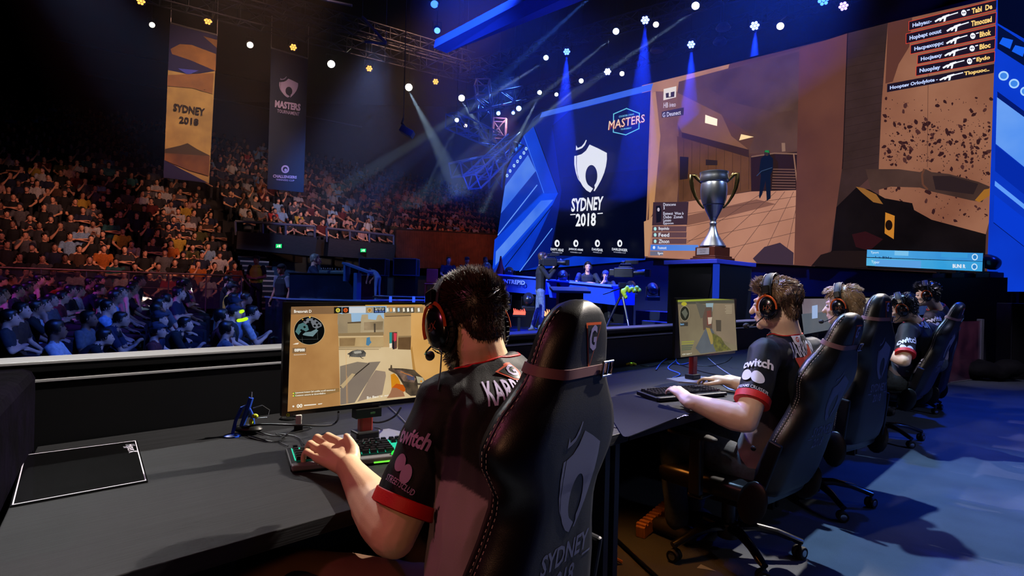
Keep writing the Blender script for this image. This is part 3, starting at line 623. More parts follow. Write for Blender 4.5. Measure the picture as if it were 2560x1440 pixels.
def figure(J, sk, sh, pa, so, hr, voxel=.016, sleeve='short', cap=None, hands=True, it=4, n=10, raw=False, vest=None, girth=1.0):
    mb = MB(sh); X = (J['shR'] - J['shL']).normalized(); g = girth
    mb.tube([J['pelvis'] - UP*.03, J['waist'], J['chest'], (J['chest']*.35 + J['neck']*.65), J['neck'] + UP*.0], [.112*g, .108*g, .122*g, .1*g, .05], n + 2, flat=1.42, up=X, rnd=True)
    for s_ in 'RL':
        sh_, el, wr = J['sh'+s_], J['el'+s_], J['wr'+s_]
        mb.mat(sh).ell(sh_, .066, n=n, m=6); end = sh_.lerp(el, .72)
        if sleeve == 'long': mb.tube([sh_, sh_.lerp(el, .5), el], [.062, .055, .048], n, rnd=True); mb.tube([el, el.lerp(wr, .4), wr], [.047, .045, .034], n)
        else:
            if sleeve == 'short': mb.tube([sh_, sh_.lerp(el, .45), end], [.062, .06, .06], n)
            mb.mat(sk).tube([sh_, sh_.lerp(el, .5), el], [.05, .047, .039], n, rnd=True)
            mb.tube([el, el.lerp(wr, .3), el.lerp(wr, .75), wr], [.039, .041, .031, .026], n, rnd=True)
        mb.mat(sk)
        d_ = J['hd'+s_].normalized(); bk = J.get('bk'+s_, UP if abs(d_.z) < .8 else X * (1 if s_ == 'R' else -1)); c_ = J['curl']
        if hands: hand(mb, wr, d_, bk, 1 if s_ == 'L' else -1, (c_, c_*1.1, c_*1.2, c_*1.3), r=max(.0085, voxel*.62))
        else: mb.ell(wr + d_*.06, (.035, .05, .025), n=8, m=5)
        hp, kn, an = J['hip'+s_], J['kn'+s_], J['an'+s_]
        mb.mat(pa).tube([hp, hp.lerp(kn, .5), kn], [.094*g, .08*g, .062], n, rnd=True); mb.tube([kn, kn.lerp(an, .35), an], [.06, .062, .046], n, rnd=True)
        mb.mat(so); dr = V((kn.x - hp.x, kn.y - hp.y, 0)); dr = dr.normalized() if dr.length > .2 else J.get('face', V((0, 1, 0)))
        an0 = V((an.x, an.y, 0)); mb.tube([an0 - dr*.06 + UP*.045, an0 + dr*.04 + UP*.055, an0 + dr*.15 + UP*.035], [.04, .045, .035], n, rnd=True)
    mb.mat(pa).ell(J['pelvis'] - UP*.02, (.155*g, .12*g, .11), Matrix((X, UP.cross(X), UP)).transposed(), n=n)
    if vest: mb.mat(vest).tube([J['waist'] - UP*.06, J['waist'], J['chest'], J['chest']*.5 + J['neck']*.5], [.135, .13, .142, .11], n+2, flat=1.4, up=X, rnd=True)
    h = rot(*J['hr']); mb.mat(sk).tube([J['neck'] - UP*.03, J['neck'] + UP*.03, J['head'] + h @ V((0, -.03, -.06))], [.062, .056, .054], n, rnd=True)
    hd = head_parts(None, sk, hr, cap, n=n+2 if not raw else 8); mb.merge(hd, MT(J['head'], h))
    if raw: return mb
    out = fuse(mb, voxel, it)
    ey = MB(mat('eye_dark', '#120c0a', .2))
    for s_ in (-1, 1): ey.ell((s_*.031, .0815, .004), (.011, .006, .005), n=8, m=5)
    return out.merge(ey, MT(J['head'], h))

sk_r = mat('skin_crowd', '#c98f70', .55)
_nt = sk_r.node_tree; _oi = _nt.nodes.new('ShaderNodeObjectInfo'); _rp = _nt.nodes.new('ShaderNodeValToRGB')
_rp.color_ramp.elements[0].color = (*lin('#7a4e38'), 1); _rp.color_ramp.elements[1].color = (*lin('#e0a888'), 1); _rp.color_ramp.elements[0].position = .0; _rp.color_ramp.elements[1].position = .5
_nt.links.new(_oi.outputs['Random'], _rp.inputs[0]); _nt.links.new(_rp.outputs[0], _nt.nodes['Principled BSDF'].inputs['Base Color'])
sh_r = mat('shirt_crowd', '#222226', .85, objcol=True, noise=(22, .35))
hr_r = hair_m('hair_crowd', '#1c120c'); pa_r = mat('trousers_crowd', '#15171f', .85); so_r = mat('shoes_crowd', '#1a1a1c', .6); cap_r = mat('cap_crowd', '#2a2c3c', .8)
POSES = [('hands together in the lap', pose(SIT)),
         ('arms folded', pose(SIT, wrR=(-.1, .2, .82), wrL=(.1, .22, .79), hdR=(-1, .1, 0), hdL=(1, .1, 0), elR=(.24, .08, .76), elL=(-.24, .08, .76), curl=.3)),
         ('leaning forward with elbows on the knees', pose(SIT, waist=(0, .04, .66), chest=(0, .14, .83), neck=(0, .24, .96), head=(0, .32, 1.07), shR=(.18, .2, .91), shL=(-.18, .2, .91), elR=(.17, .36, .6), elL=(-.17, .36, .6), wrR=(.04, .5, .7), wrL=(-.04, .5, .72), hdR=(-.3, .5, .6), hdL=(.3, .5, .6), curl=.8)),
         ('one hand held up to the chin', pose(SIT, wrR=(.06, .17, .99), elR=(.2, .22, .76), hdR=(-.3, -.2, 1), hr=(0, 6, 8))),
         ('hands resting on the knees', pose(SIT, wrR=(.15, .33, .6), wrL=(-.15, .33, .6), elR=(.27, .05, .76), elL=(-.27, .05, .76), hr=(6, 0, -12))),
         ('leaning back with the head turned', pose(SIT, waist=(0, -.06, .67), chest=(0, -.09, .87), neck=(0, -.1, 1.03), head=(0, -.07, 1.18), shR=(.185, -.09, .975), shL=(-.185, -.09, .975), hr=(0, 0, 24)))]
PROTO = [figure(J, sk_r, sh_r, pa_r, so_r, hr_r, .017, 'short', cap=cap_r if i == 4 else None) for i, (_, J) in enumerate(POSES)]
PMESH = []
for i, mb in enumerate(PROTO):
    o = mb.build('spectator_form', smooth='all'); PMESH.append(o.data); bpy.data.objects.remove(o)
SHIRTS = [('black', '#0e0e12', 46), ('dark grey', '#2c2c32', 18), ('grey', '#5a5a60', 14), ('white', '#b8b8bc', 8), ('navy', '#141c3c', 14), ('light blue', '#7fa4cc', 5), ('dark red', '#5a1418', 4),
          ('red', '#a02418', 2), ('orange', '#b8641c', 2), ('yellow', '#b89a34', 2), ('olive green', '#4a4a24', 3), ('teal', '#1f5a60', 2), ('pale pink', '#b88f88', 3), ('brown', '#4a3020', 4)]
def pick(rn, skip=()):
    q = [x for x in SHIRTS if x[0] not in skip]; t_ = rn.random() * sum(x[2] for x in q)
    for nm, c, w_ in q:
        t_ -= w_
        if t_ <= 0: return nm, lin(c)
    return q[-1][0], lin(q[-1][1])
def ordn(k): return ('first second third fourth fifth sixth seventh eighth ninth tenth eleventh twelfth thirteenth fourteenth fifteenth sixteenth seventeenth eighteenth nineteenth twentieth '
                     'twenty-first twenty-second twenty-third twenty-fourth twenty-fifth twenty-sixth twenty-seventh twenty-eighth').split()[k]
def pix(p):
    q = V(p) - CAM; d = q.y; return 1280 + F_PX * q.dot(RX) / d, 720 - F_PX * q.dot(UX) / d
def spectator(loc, rz, k, rn, label, group, col):
    o = bpy.data.objects.new('person', PMESH[k]); C.objects.link(o); s_ = .97 + .09 * rn.random()
    o.location = loc; o.rotation_euler = (0, 0, rz); o.scale = (s_, s_, s_); o.color = (*col, 1); return tag(o, label, 'person', group)

# crowd on the floor, watching the stage from the side
rn = random.Random(11); m_seat = mat('seat_dark', '#16161c', .7)
FD = V((.90, .43, 0)).normalized(); RD = V((-FD.y, FD.x, 0)); nseat = 0
FRZ = math.atan2(FD.y, FD.x) - PI/2
seats = []
for i in range(-3, 14):
    row = []
    for j in range(0, 22):
        p = V((-12.6, 5.2, 0)) + FD * (i * .92) + RD * ((j - 2) * .6 + .2 * (i % 2)); d = p.y
        if d < 5.9 or d > 14.2 or (d > 12 and p.x > -.44 * d - .4): continue
        x, y = pix(V((p.x, p.y, .6)))
        if -25 < x < 655 - max(0, d - 9) * 14: row.append(p)
    seats.append(row)
rows = [r for r in seats if r]
for i, row in enumerate(rows):
    prev = None
    for j, p in enumerate(sorted(row, key=lambda q: q.y)):
        z = -.72 + .1 * (p.y - 6.5); p = p + V((rn.uniform(-.05, .05), rn.uniform(-.05, .05), z))
        nm, c = pick(rn, (prev, 'x')) if rn.random() < .75 else pick(rn, (prev,)); prev = nm; k = rn.randrange(6)
        spectator(p, FRZ + rn.uniform(-.2, .2), k, rn, 'person in %s top, %s, %s floor row, %s seat from the barrier' % (nm, POSES[k][0].replace('leaning forward with elbows on the knees', 'leaning forward').replace('one hand held up to the chin', 'hand on chin').replace('leaning back with the head turned', 'leaning back').replace('hands together in the lap', 'hands in lap').replace('hands resting on the knees', 'hands on knees'), ordn(i), ordn(j)), 'seated floor audience', c)
        nseat += 1
        
# the raked stands
la, lb = V((.819, .573, 0)), V((-.573, .819, 0)); ra, rb_ = V((.637, .771, 0)), V((-.771, .637, 0))
LP0 = V((-13.65, 16, 0)); RP0 = V((-10.9, 24, 0))
LZ = lambda k: .19 + .37 * k
RZf = lambda k: 2.75 + .5 * k
crowd = MB(); cr_mats = [mat('crowd_skin', '#b98468', .6), mat('crowd_shirt', '#222226', .85, vcol=True), mat('crowd_trousers', '#15171f', .9), mat('crowd_hair', '#1c120c', .6)]
LOWP = [figure(POSES[q][1], cr_mats[0], cr_mats[1], cr_mats[2], cr_mats[2], cr_mats[3], raw=True, hands=False, n=5) for q in (0, 1, 3, 4)]
cand = []
for k in range(28):
    for j in range(-30, 60):
        a_ = j * .56 + .28 * (k % 2)
        if a_ + la.dot(LP0) > 4.0: continue
        cand.append(('L', k, LP0 + la * a_ + lb * (.85 * k) + UP * LZ(k), math.atan2(-lb.y, -lb.x) - PI/2))
for k in range(11):
    for j in range(0, 46):
        a_ = j * .56 + .28 * (k % 2) + .3
        cand.append(('R', k, RP0 + ra * a_ + rb_ * (.85 * k) + UP * RZf(k), math.atan2(-rb_.y, -rb_.x) - PI/2))
vis = []
for c in cand:
    x, y = pix(c[2] + UP * 1.1)
    if not (-20 < x < 1236) or y < 150: continue
    if rn.random() < .07 + (.3 if c[0] == 'L' and c[1] > 22 else 0): continue
    vis.append((c[2].y, c, x, y))
NIND = 298 - nseat; per = {}
def hidden(x, y): return (412 < x < 538 and 60 < y < 440) or (672 < x < 764 and 130 < y < 465)
vis.sort(key=lambda q: q[0]); cnt = 0
for d, (blk, k, p, rz), x, y in vis:
    j = per.setdefault((blk, k), [0, None]); p = p + V((rn.uniform(-.06, .06), rn.uniform(-.06, .06), 0)); nm, c = pick(rn, (j[1],)); j[1] = nm; q = rn.randrange(6)
    if cnt < NIND and not hidden(x, y):
        word = 'left' if blk == 'L' else 'balcony'
        short = ('hands in lap', 'arms folded', 'leaning forward', 'hand on chin', 'hands on knees', 'leaning back')[q]
        spectator(p, rz + rn.uniform(-.15, .15), q, rn, 'person in %s top, %s, %s %s row, %s seat from left' % (nm, short, ordn(k), 'stand' if blk == 'L' else 'balcony', ordn(min(27, j[0]))), 'seated audience in the stands', c); j[0] += 1; cnt += 1
    else:
        crowd.col = c; crowd.merge(LOWP[rn.randrange(4)], MT(p, Matrix.Rotation(rz + rn.uniform(-.2, .2), 3, 'Z') @ Matrix.Scale(1.0, 3)))
tag(crowd.build('crowd', smooth='all'), 'dense seated audience filling the upper rows of the dark stands', 'crowd', kind='stuff')
# terraces, aisle, rail
m_terr = mat('terrace_dark', '#141218', .85); m_nose = mat('stair_nosing', '#b09880', .7)
mb = MB(m_terr)
for k in range(30):
    o_ = LP0 + lb * (.85*k - .35); z = LZ(k); e0, e1 = o_ - la * 16, o_ + la * (4.45 - la.dot(LP0))
    mb.prism([e0 + UP*(z - .45), e1 + UP*(z - .45), e1 + lb*.85 + UP*(z - .45), e0 + lb*.85 + UP*(z - .45)], (0, 0, .45))
struct(mb.build('floor_stand'))
mb = MB(m_terr)
for k in range(13):
    o_ = RP0 + rb_ * (.85*k - .35); z = RZf(k); e0, e1 = o_ - ra * .1, o_ + ra * 26
    mb.prism([e0 + UP*(z - .6), e1 + UP*(z - .6), e1 + rb_*.85 + UP*(z - .6), e0 + rb_*.85 + UP*(z - .6)], (0, 0, .6))
struct(mb.build('floor_balcony'))
st = thing('aisle_stairs', 'steep aisle stairs with pale nosings climbing between the two blocks of the stand', 'stairs', (0, 0, 0))
mb = MB(m_terr); nb = MB(m_nose)
for k in range(36):
    c = LP0 + la * (4.62 - la.dot(LP0)) + lb * (.425*k - .4); z = LZ(k/2) + .02; ex = la * 1.05
    mb.prism([c + UP*(z-.4), c + ex + UP*(z-.4), c + ex + lb*.44 + UP*(z-.4), c + lb*.44 + UP*(z-.4)], (0, 0, .4)); nb.prism([c - lb*.01 + UP*(z-.05), c + ex - lb*.01 + UP*(z-.05), c + ex + lb*.07 + UP*(z-.05), c + lb*.07 + UP*(z-.05)], (0, 0, .056))
mb.build('steps', st); nb.build('nosing', st)
# front rail of the lower stand with glass infill
m_glass = mat('rail_glass', '#5a6090', .1, alpha=.22); rl = thing('stand_railing', 'metal handrail with glass panels along the front of the lower stand', 'railing', (0, 0, 0))
f0 = P(-20, 668, 15.0); f1 = P(604, 690, 18.2); mb = MB(mat('rail_metal', '#8a7a80', .4, .6)); gl = MB(m_glass)
mb.cyl(f0, f1, .025, 8); b0, b1 = f0 - UP*1.0, f1 - UP*1.0
for k in range(7): q = f0.lerp(f1, k/6); mb.cyl(q - UP*1.3, q, .02, 6)
mb.cyl(f0 - UP*.42, f1 - UP*.42, .012, 6); mb.cyl(f1, P(626, 716, 17), .022, 6)
gl.hexa([b0, b1, b1 + V((0, .02, 0)), b0 + V((0, .02, 0)), f0 - UP*.06, f1 - UP*.06, f1 + V((0, .02, -.06)), f0 + V((0, .02, -.06))])
mb.build('handrail', rl); gl.build('glass_panel', rl)
struct(MB(mat('stand_plinth', '#0c0c18', .8)).prism([V((f0.x - 4, f0.y + .25, -1.5)), V((f1.x - .9, f1.y - .1, -1.5)), V((f1.x - .9, f1.y + .9, -1.5)), V((f0.x - 4, f0.y + 2, -1.5))], (0, 0, 1.55)).build('wall_plinth'))
# balcony fronts, slatted wall, concourse wall with doors and exit signs
struct(MB(mat('balcony_fascia', '#0a0a10', .8)).prism([RP0 - rb_*.7 + UP*2.1, RP0 - rb_*.7 + ra*20 + UP*2.1, RP0 - rb_*.35 + ra*20 + UP*2.1, RP0 - rb_*.35 + UP*2.1], (0, 0, 1.05)).build('trim_balcony'))
def balcony(px0, px1, yT0, yT1, yB0, yB1, d0, d1, label):
    t = thing('balcony_front', label, 'balcony', (0, 0, 0), 0, 'balcony fronts under the upper stand')
    a0, a1, c0, c1 = P(px0, yT0, d0), P(px1, yT1, d1), P(px0 + 3, yB0, d0), P(px1, yB1, d1); mt = mat('balcony_rail', '#6a6a7c', .4, .5); out = V((.3, -.35, 0))
    mb = MB(mt).cyl(a0, a1, .05, 8)
    for k in range(4): q = a0.lerp(a1, (0, .33, .62, 1)[k]); q2 = c0.lerp(c1, (0, .33, .62, 1)[k]); mb.cyl(q, q.lerp(q2, .5), .045, 6)
    mb.build('railing', t)
    pb = MB(mat('balcony_panel', '#3a3230', .75, noise=(6, .5, None, (1, 1, 14)))); n = 9; r1 = []
    for i in range(n + 1):
        f = i / n; bulge = math.sin(f * PI * .5) ** .6
        e0, e1 = a0.lerp(c0, .38 + .62*f), a1.lerp(c1, .38 + .62*f); o_ = out * (.5 - .5*f) + V((0, 0, 0)); r1.append([e0 + o_, e1 + o_, e1 + o_ + V((-.3, .4, 0)), e0 + o_ + V((-.3, .4, 0))])
    pb.loft(r1); pb.build('curved_panel', t); return t
balcony(588, 787, 553, 566, 622, 641, 22.6, 23.8, 'curved balcony front with handrail beside the aisle stairs')
balcony(816, 984, 570, 589, 640, 652, 24.2, 26.2, 'curved balcony front nearer the slatted timber wall')
sw = MB(mat('timber_slat', '#5a3226', .7, noise=(3, .4)))
w0, w1 = P(992, 575, 27.6), P(1245, 588, 31.5); 
for k in range(64):
    q = w0.lerp(w1, k / 63); q2 = q - UP * 1.75; sw.box((q + q2)/2, (.09, .1, 1.75), Matrix.Rotation(math.atan2(ra.y, ra.x), 3, 'Z'))
sw.mat(mat('slat_backing', '#120a0a', .9)).prism([w0 + V((-.2, .25, -1.8)), w1 + V((.2, .25, -1.8)), w1 + V((.2, .5, -1.8)), w0 + V((-.2, .5, -1.8))], (0, 0, 1.9))
tag(sw.build('slatted_wall'), 'wall of vertical reddish timber slats under the far end of the stand', 'timber wall', kind='structure')
c0, c1 = P(650, 640, 24.2), P(1270, 650, 33.5); m_con = mat('concourse_wall', '#10202c', .8)
mb = MB(m_con); mb.prism([V((c0.x, c0.y, -1.5)), V((c1.x, c1.y, -1.5)), V((c1.x - .3, c1.y + .4, -1.5)), V((c0.x - .3, c0.y + .4, -1.5))], (0, 0, 4.0)); struct(mb.build('wall_concourse'))
for i, (x0, x1, yt) in enumerate(((672, 762, 626), (770, 810, 632), (836, 884, 636), (886, 965, 640))):
    p0, p1 = c0.lerp(c1, (x0-650)/620*.9), c0.lerp(c1, (x1-650)/620*.9); nrm = V((.35, -.4, 0)).normalized()*.06
    mb = MB(mat('door_grey_blue', '#1c3444', .6)); mb.prism([V((p0.x, p0.y, -1.5)) + nrm, V((p1.x, p1.y, -1.5)) + nrm, V((p1.x, p1.y, -1.5)), V((p0.x, p0.y, -1.5))], (0, 0, 3.9)); d_ = struct(mb.build('door_%d' % (i+1)))
    MB(m_metal).cyl(V((p0.x, p0.y, -1.5)) + nrm, V((p0.x, p0.y, 2.4)) + nrm, .05, 6).cyl(V((p1.x, p1.y, -1.5)) + nrm, V((p1.x, p1.y, 2.4)) + nrm, .05, 6).cyl(V((p0.x, p0.y, 2.4)) + nrm, V((p1.x, p1.y, 2.4)) + nrm, .05, 6).build('door_frame', d_)
for x, y, d, lb_ in ((697, 615, 21.6, 'small green lit exit sign under the balcony by the stairs'), (908, 626, 24.8, 'small green lit exit sign above the dark doors farther right')):
    t = thing('exit_sign', lb_, 'sign', P(x, y, d), -.3, 'green exit signs')
    MB(m_black).box((0, .03, 0), (.26, .05, .15)).build('housing', t)
    MB(E('#19c46a', 1.3)).box((0, 0, 0), (.25, .012, .14)).mat(E('#e8fff0', 1.2)).box((.045, -.008, 0), (.05, .006, .09)).box((-.03, -.008, -.01), (.03, .006, .05)).box((-.03, -.008, .035), (.02, .006, .02)).box((-.06, -.008, -.03), (.03, .006, .018)).build('lit_face', t)
# cable rails on the far wall
for i, (a, b) in enumerate((((-20, 140, 44), (905, 318, 50)), ((-20, 66, 44), (700, 215, 50)))):
    tag(MB(mat('rail_far', '#4a5060', .5, .4)).cyl(P(*a), P(*b), .07, 6).build('catwalk_rail'), 'thin horizontal rail high on the dark rear wall, %s one' % ('lower', 'upper')[i], 'rail', 'catwalk rails')
# ---------------------------------------------------------------- trophy on its pedestal
def quadp(a, b, c, d, z): return [V((p.x, p.y, z)) for p in (a, b, c, d)]
kL, kN, kR = P(1660, 640, 6.75), P(1793, 645, 6.15), P(1891, 650, 6.85); kF = kL + kR - kN; ZT = 1.60
for p in (kL, kN, kR, kF): p.z = 0
cen = (kL + kR) / 2
t = thing('trophy_pedestal', 'tall dark square pedestal with blue lit slab top carrying the silver trophy', 'pedestal', (cen.x, cen.y, .2))
iv = MT(-V((cen.x, cen.y, .2)).to_3d()); m_ped = mat('pedestal_paint', '#20242e', .45); m_slab = mat('pedestal_slab', '#3c4ce0', .4)
sc_ = lambda p, k: cen + (p - cen) * k
MB(m_slab).prism(quadp(kL, kN, kR, kF, ZT - .045), (0, 0, .045)).xf(iv).build('top_slab', t, bevel=.004)
mb = MB(m_ped); k0 = .9; mb.prism([V((*sc_(p, k0).xy, .2)) for p in (kL, kN, kR, kF)], (0, 0, ZT - .245)); mb.xf(iv).build('column', t)
for a, b in ((kL, kN), (kN, kR)):
    a, b = sc_(a, k0), sc_(b, k0); n = (b - a).cross(UP).normalized(); e = n * .006
    A = lambda f, z: V((*(a.lerp(b, f)).xy, z)) + e
    MB(m_black).prism([A(.04, ZT - .06), A(.93, ZT - .06), A(.93, ZT - .2), A(.6, .3), A(.3, .3), A(.04, ZT - .3)], e).xf(iv).build('black_inset', t)
q = sc_(kN, k0 + .012); MB(E('#1a38b8', .9)).box(V((q.x, q.y, .2 + (ZT - .245)/2)), (.05, .05, ZT - .26), Matrix.Rotation(R(45), 3, 'Z')).xf(iv).build('corner_glow', t)  # blue light on the corner post put in as emission
tp = P(1781, 634, 6.5); tp.z = ZT
t = thing('trophy', 'tall silver two handled trophy cup on wooden plinth in front of the big screen', 'trophy', tp, R(-18.5))
SV = mat('trophy_silver', '#e6eaf2', .3, 1); GD = mat('trophy_gold', '#d8b878', .22, 1); KT = .93/ .78
mw_ = mat('trophy_wood', '#5a2a1a', .35, coat=.4)
ZP = Matrix.Rotation(R(52), 3, 'Z'); MX = MT((0, 0, 0), ZP)
MB(mw_).box((0, 0, .012), (.33, .33, .024)).box((0, 0, .034), (.29, .29, .022)).box((0, 0, .092), (.255, .255, .1)).xf(MX).build('plinth', t, bevel=.005)
pq = MB(mat('plaque', '#c0bcb8', .35, .3)).box((-.02, -.13, .094), (.16, .006, .07)).mat(m_black)
pq.merge(text('MASTERS', .022, m_black).xf(MT((-.02, -.1335, .106), rot(90)))); pq.merge(text('SYDNEY', .02, m_black).xf(MT((-.02, -.1335, .082), rot(90)))); pq.xf(MT((0, 0, 0), Matrix.Rotation(R(-38), 3, 'Z'))).build('plaque', t)
MB(SV).lathe([(.11, .142), (.136, .146), (.138, .156), (.13, .168), (.118, .19), (.09, .23), (.062, .275), (.044, .32), (.035, .36), (.032, .385), (.037, .395), (.037, .405), (.031, .415), (.032, .435), (.045, .462)], n=32).build('stem', t, smooth=True)
MB(SV).lathe([(.02, .455), (.045, .465), (.068, .51), (.092, .56), (.112, .605), (.128, .65), (.137, .7), (.141, .75), (.139, .8), (.134, .835), (.131, .845), (.146, .852), (.15, .87), (.15, .905), (.146, .925), (.15, .94), (.15, .955), (.14, .958), (.128, .95), (.126, .84), (.12, .7), (.04, .5)], n=36, cap=False).build('cup', t, smooth=True)
MB(mat('trophy_line', '#7a8290', .3, 1)).lathe([(.1085, .594), (.1125, .598), (.1125, .602), (.1135, .606)], n=36, cap=False).build('engraved_band', t, smooth=True)
for s_ in (1, -1):
    MB(GD).tube([(s_*.125, 0, .84), (s_*.16, 0, .875), (s_*.2, 0, .925), (s_*.235, 0, .93), (s_*.236, 0, .86), (s_*.222, 0, .78), (s_*.192, 0, .7), (s_*.15, 0, .625), (s_*.118, 0, .585), (s_*.098, 0, .565)], [.012, .016, .024, .026, .024, .021, .017, .013, .011, .01], 10, flat=.5, up=(0, 1, 0)).build('handle', t, smooth=True)

# ---------------------------------------------------------------- cameras, crew, stage furniture
def prof(nm): return skin('skin_' + nm, {'fair': '#d9a488', 'tan': '#b87c5a', 'dark': '#6a4430'}[nm])
BK = mat('cloth_black', '#121216', .85); JN = mat('denim', '#62728c', .85, noise=(30, .4)); GR = mat('cloth_grey', '#6c6c72', .85); SO = mat('shoe_dark', '#2a2a2e', .6); HD = hair_m('hair_dark', '#1a100a')
HV = mat('hi_vis_yellow', '#c8e020', .6); NV = mat('cloth_navy', '#1a2440', .85)
def headset_mb(cup=BK, band=BK):
    mb = MB(band).tube([(s*.088*math.sin(R(a)) if False else .088*math.cos(R(a)), -.01, .005 + .125*math.sin(R(a))) for s in (1,) for a in range(0, 181, 15)], .011, 6, flat=1.4, up=(0, 1, 0))
    mb.mat(cup).ell((.088, -.008, -.01), (.018, .04, .046), n=10, m=6); mb.ell((-.088, -.008, -.01), (.018, .04, .046), n=10, m=6)
    mb.tube([(-.095, .01, -.03), (-.09, .07, -.06), (-.03, .12, -.065)], .004, 5); mb.ell((-.03, .12, -.065), .012, n=6, m=4); return mb
def person(label, loc, rz, J, sk, sh, pa, hr, scale=1.0, group=None, hs=False, logos=None, **k):
    mb = figure(J, sk, sh, pa, SO, hr, **{**dict(voxel=.011, it=3), **k}); h = MT(J['head'], rot(*J['hr']))
    o = mb.build('person', smooth='all'); o.location = loc; o.rotation_euler = (0, 0, rz); o.scale = (scale,)*3
    tag(o, label, 'person', group)
    if hs:
        q = headset_mb().xf(h).build('crew_headset', None, smooth=True); q.matrix_world = MT(loc, Matrix.Rotation(rz, 3, 'Z')) @ Matrix.Scale(scale, 4); tag(q, 'black communications headset worn by the ' + hs, 'headset')
    return o, mb
def at_floor(px, d, z=.2): p = P(px, 700, d); p.z = z; return p
cm = at_floor(1352, 14.4)
Jc = pose(STAND, head=(.0, .04, 1.64), elR=(.24, .16, 1.2), wrR=(.1, .38, 1.52), elL=(-.26, .12, 1.22), wrL=(-.14, .3, 1.44), hdR=(-.3, .5, .8), hdL=(.2, .4, .9), curl=.9, knR=(.1, .05, .5), anR=(.1, .0, .09), anL=(-.13, -.16, .09), knL=(-.11, -.04, .5))
person('person in black sweater and jeans shouldering a broadcast camera on the stage', cm, R(-90), Jc, prof('fair'), BK, JN, hair_m('hair_brown', '#4a3020'), 1.09, hs='standing camera operator', sleeve='long')
def camera_rig(t, k=1):
    MB(m_black).box((0, 0, 0), (.13, .34, .17)).box((0, -.2, .0), (.1, .12, .12)).box((.0, .02, .1), (.05, .22, .03)).build('body', t, bevel=.012)
    MB(m_black).lathe([(.05, .17), (.055, .2), (.055, .3), (.065, .32), (.065, .37), (.04, .372)], n=16, mx=rot(-90)).build('lens', t, smooth=True)
    MB(m_matte).box((0, .42, 0), (.17, .08, .13)).build('matte_box', t, bevel=.004)
    MB(m_metal).tube([(0, -.1, .09), (0, -.06, .15), (0, .12, .15), (0, .16, .09)], .014, 8).build('carry_handle', t)
    MB(m_black).box((-.06, .12, .19), (.08, .22, .07)).cyl((-.06, .0, .19), (-.06, -.06, .19), .028, 10).build('viewfinder', t, bevel=.006)
t = thing('shoulder_camera', 'black shoulder mounted broadcast camera held by the standing operator', 'camera', P(1374, 656, 14.15), R(-90)); camera_rig(t)
t = thing('studio_camera', 'large broadcast camera on a tripod beside the seated casters', 'camera', P(1560, 682, 13.3), R(-112)); camera_rig(t); t.scale = (1.25,)*3
tb = at_floor(1556, 13.3)
t = thing('camera_tripod', 'black tripod with silver lower legs under the studio camera', 'tripod', tb)
top = P(1556, 705, 13.3).z - tb.z - .03
MB(m_black).box((0, 0, top - .04), (.16, .16, .12)).cyl((0, 0, top - .1), (0, 0, top - .35), .06, 12).build('fluid_head', t, bevel=.01)
for k in range(3):
    a = R(-70 + 120*k); e = V((math.cos(a)*.42, math.sin(a)*.42, 0)); MB(m_black).cyl((0, 0, top - .22), e*.6 + UP*(top*.35), .028, 8).mat(m_chrome).cyl(e*.6 + UP*(top*.35), e + UP*.02, .018, 8).mat(m_rubber).ell(e + UP*.02, (.035, .035, .02), n=8, m=5).build('leg', t, smooth=True)
MB(m_metal).tube([V((math.cos(R(-70 + 120*k))*.27, math.sin(R(-70 + 120*k))*.27, .3)) for k in (0, 1, 2, 0)], .012, 6).build('spreader', t)
MB(m_black).cyl((0, 0, top - .1), (-.45, -.2, top - .25), .014, 6).build('pan_handle', t)
vb = MB(HV)
for k in range(7): vb.ell(P(1562 + 6*k, 722 + (5, -2, 4, 0, 6, -3, 3)[k], 13.0), (.05, .05, .07 - .01*(k % 2)), rot(20*k), 8, 5)
for k in range(4): vb.ell(P(1556 + 3*k, 728 + 5*k, 13.0), (.04, .05, .06), rot(30*k), 8, 5)
tag(fuse(vb, .012, 3).build('work_gloves', smooth='all'), 'bright yellow green work gloves hanging from the camera tripod', 'gloves')
# grey lectern on the stage
lp = at_floor(1425, 11.4); t = thing('stage_lectern', 'dark lectern with slanted pale grey top standing behind the nearest chair', 'lectern', lp, R(4))
MB(mat('lectern_side', '#1c222e', .5)).box((0, 0, .5), (.46, .36, 1.0)).build('column', t, bevel=.006)
MB(mat('lectern_top', '#8a8488', .4)).box((0, 0, 1.04), (.72, .5, .05), rot(8)).build('slanted_top', t, bevel=.008)
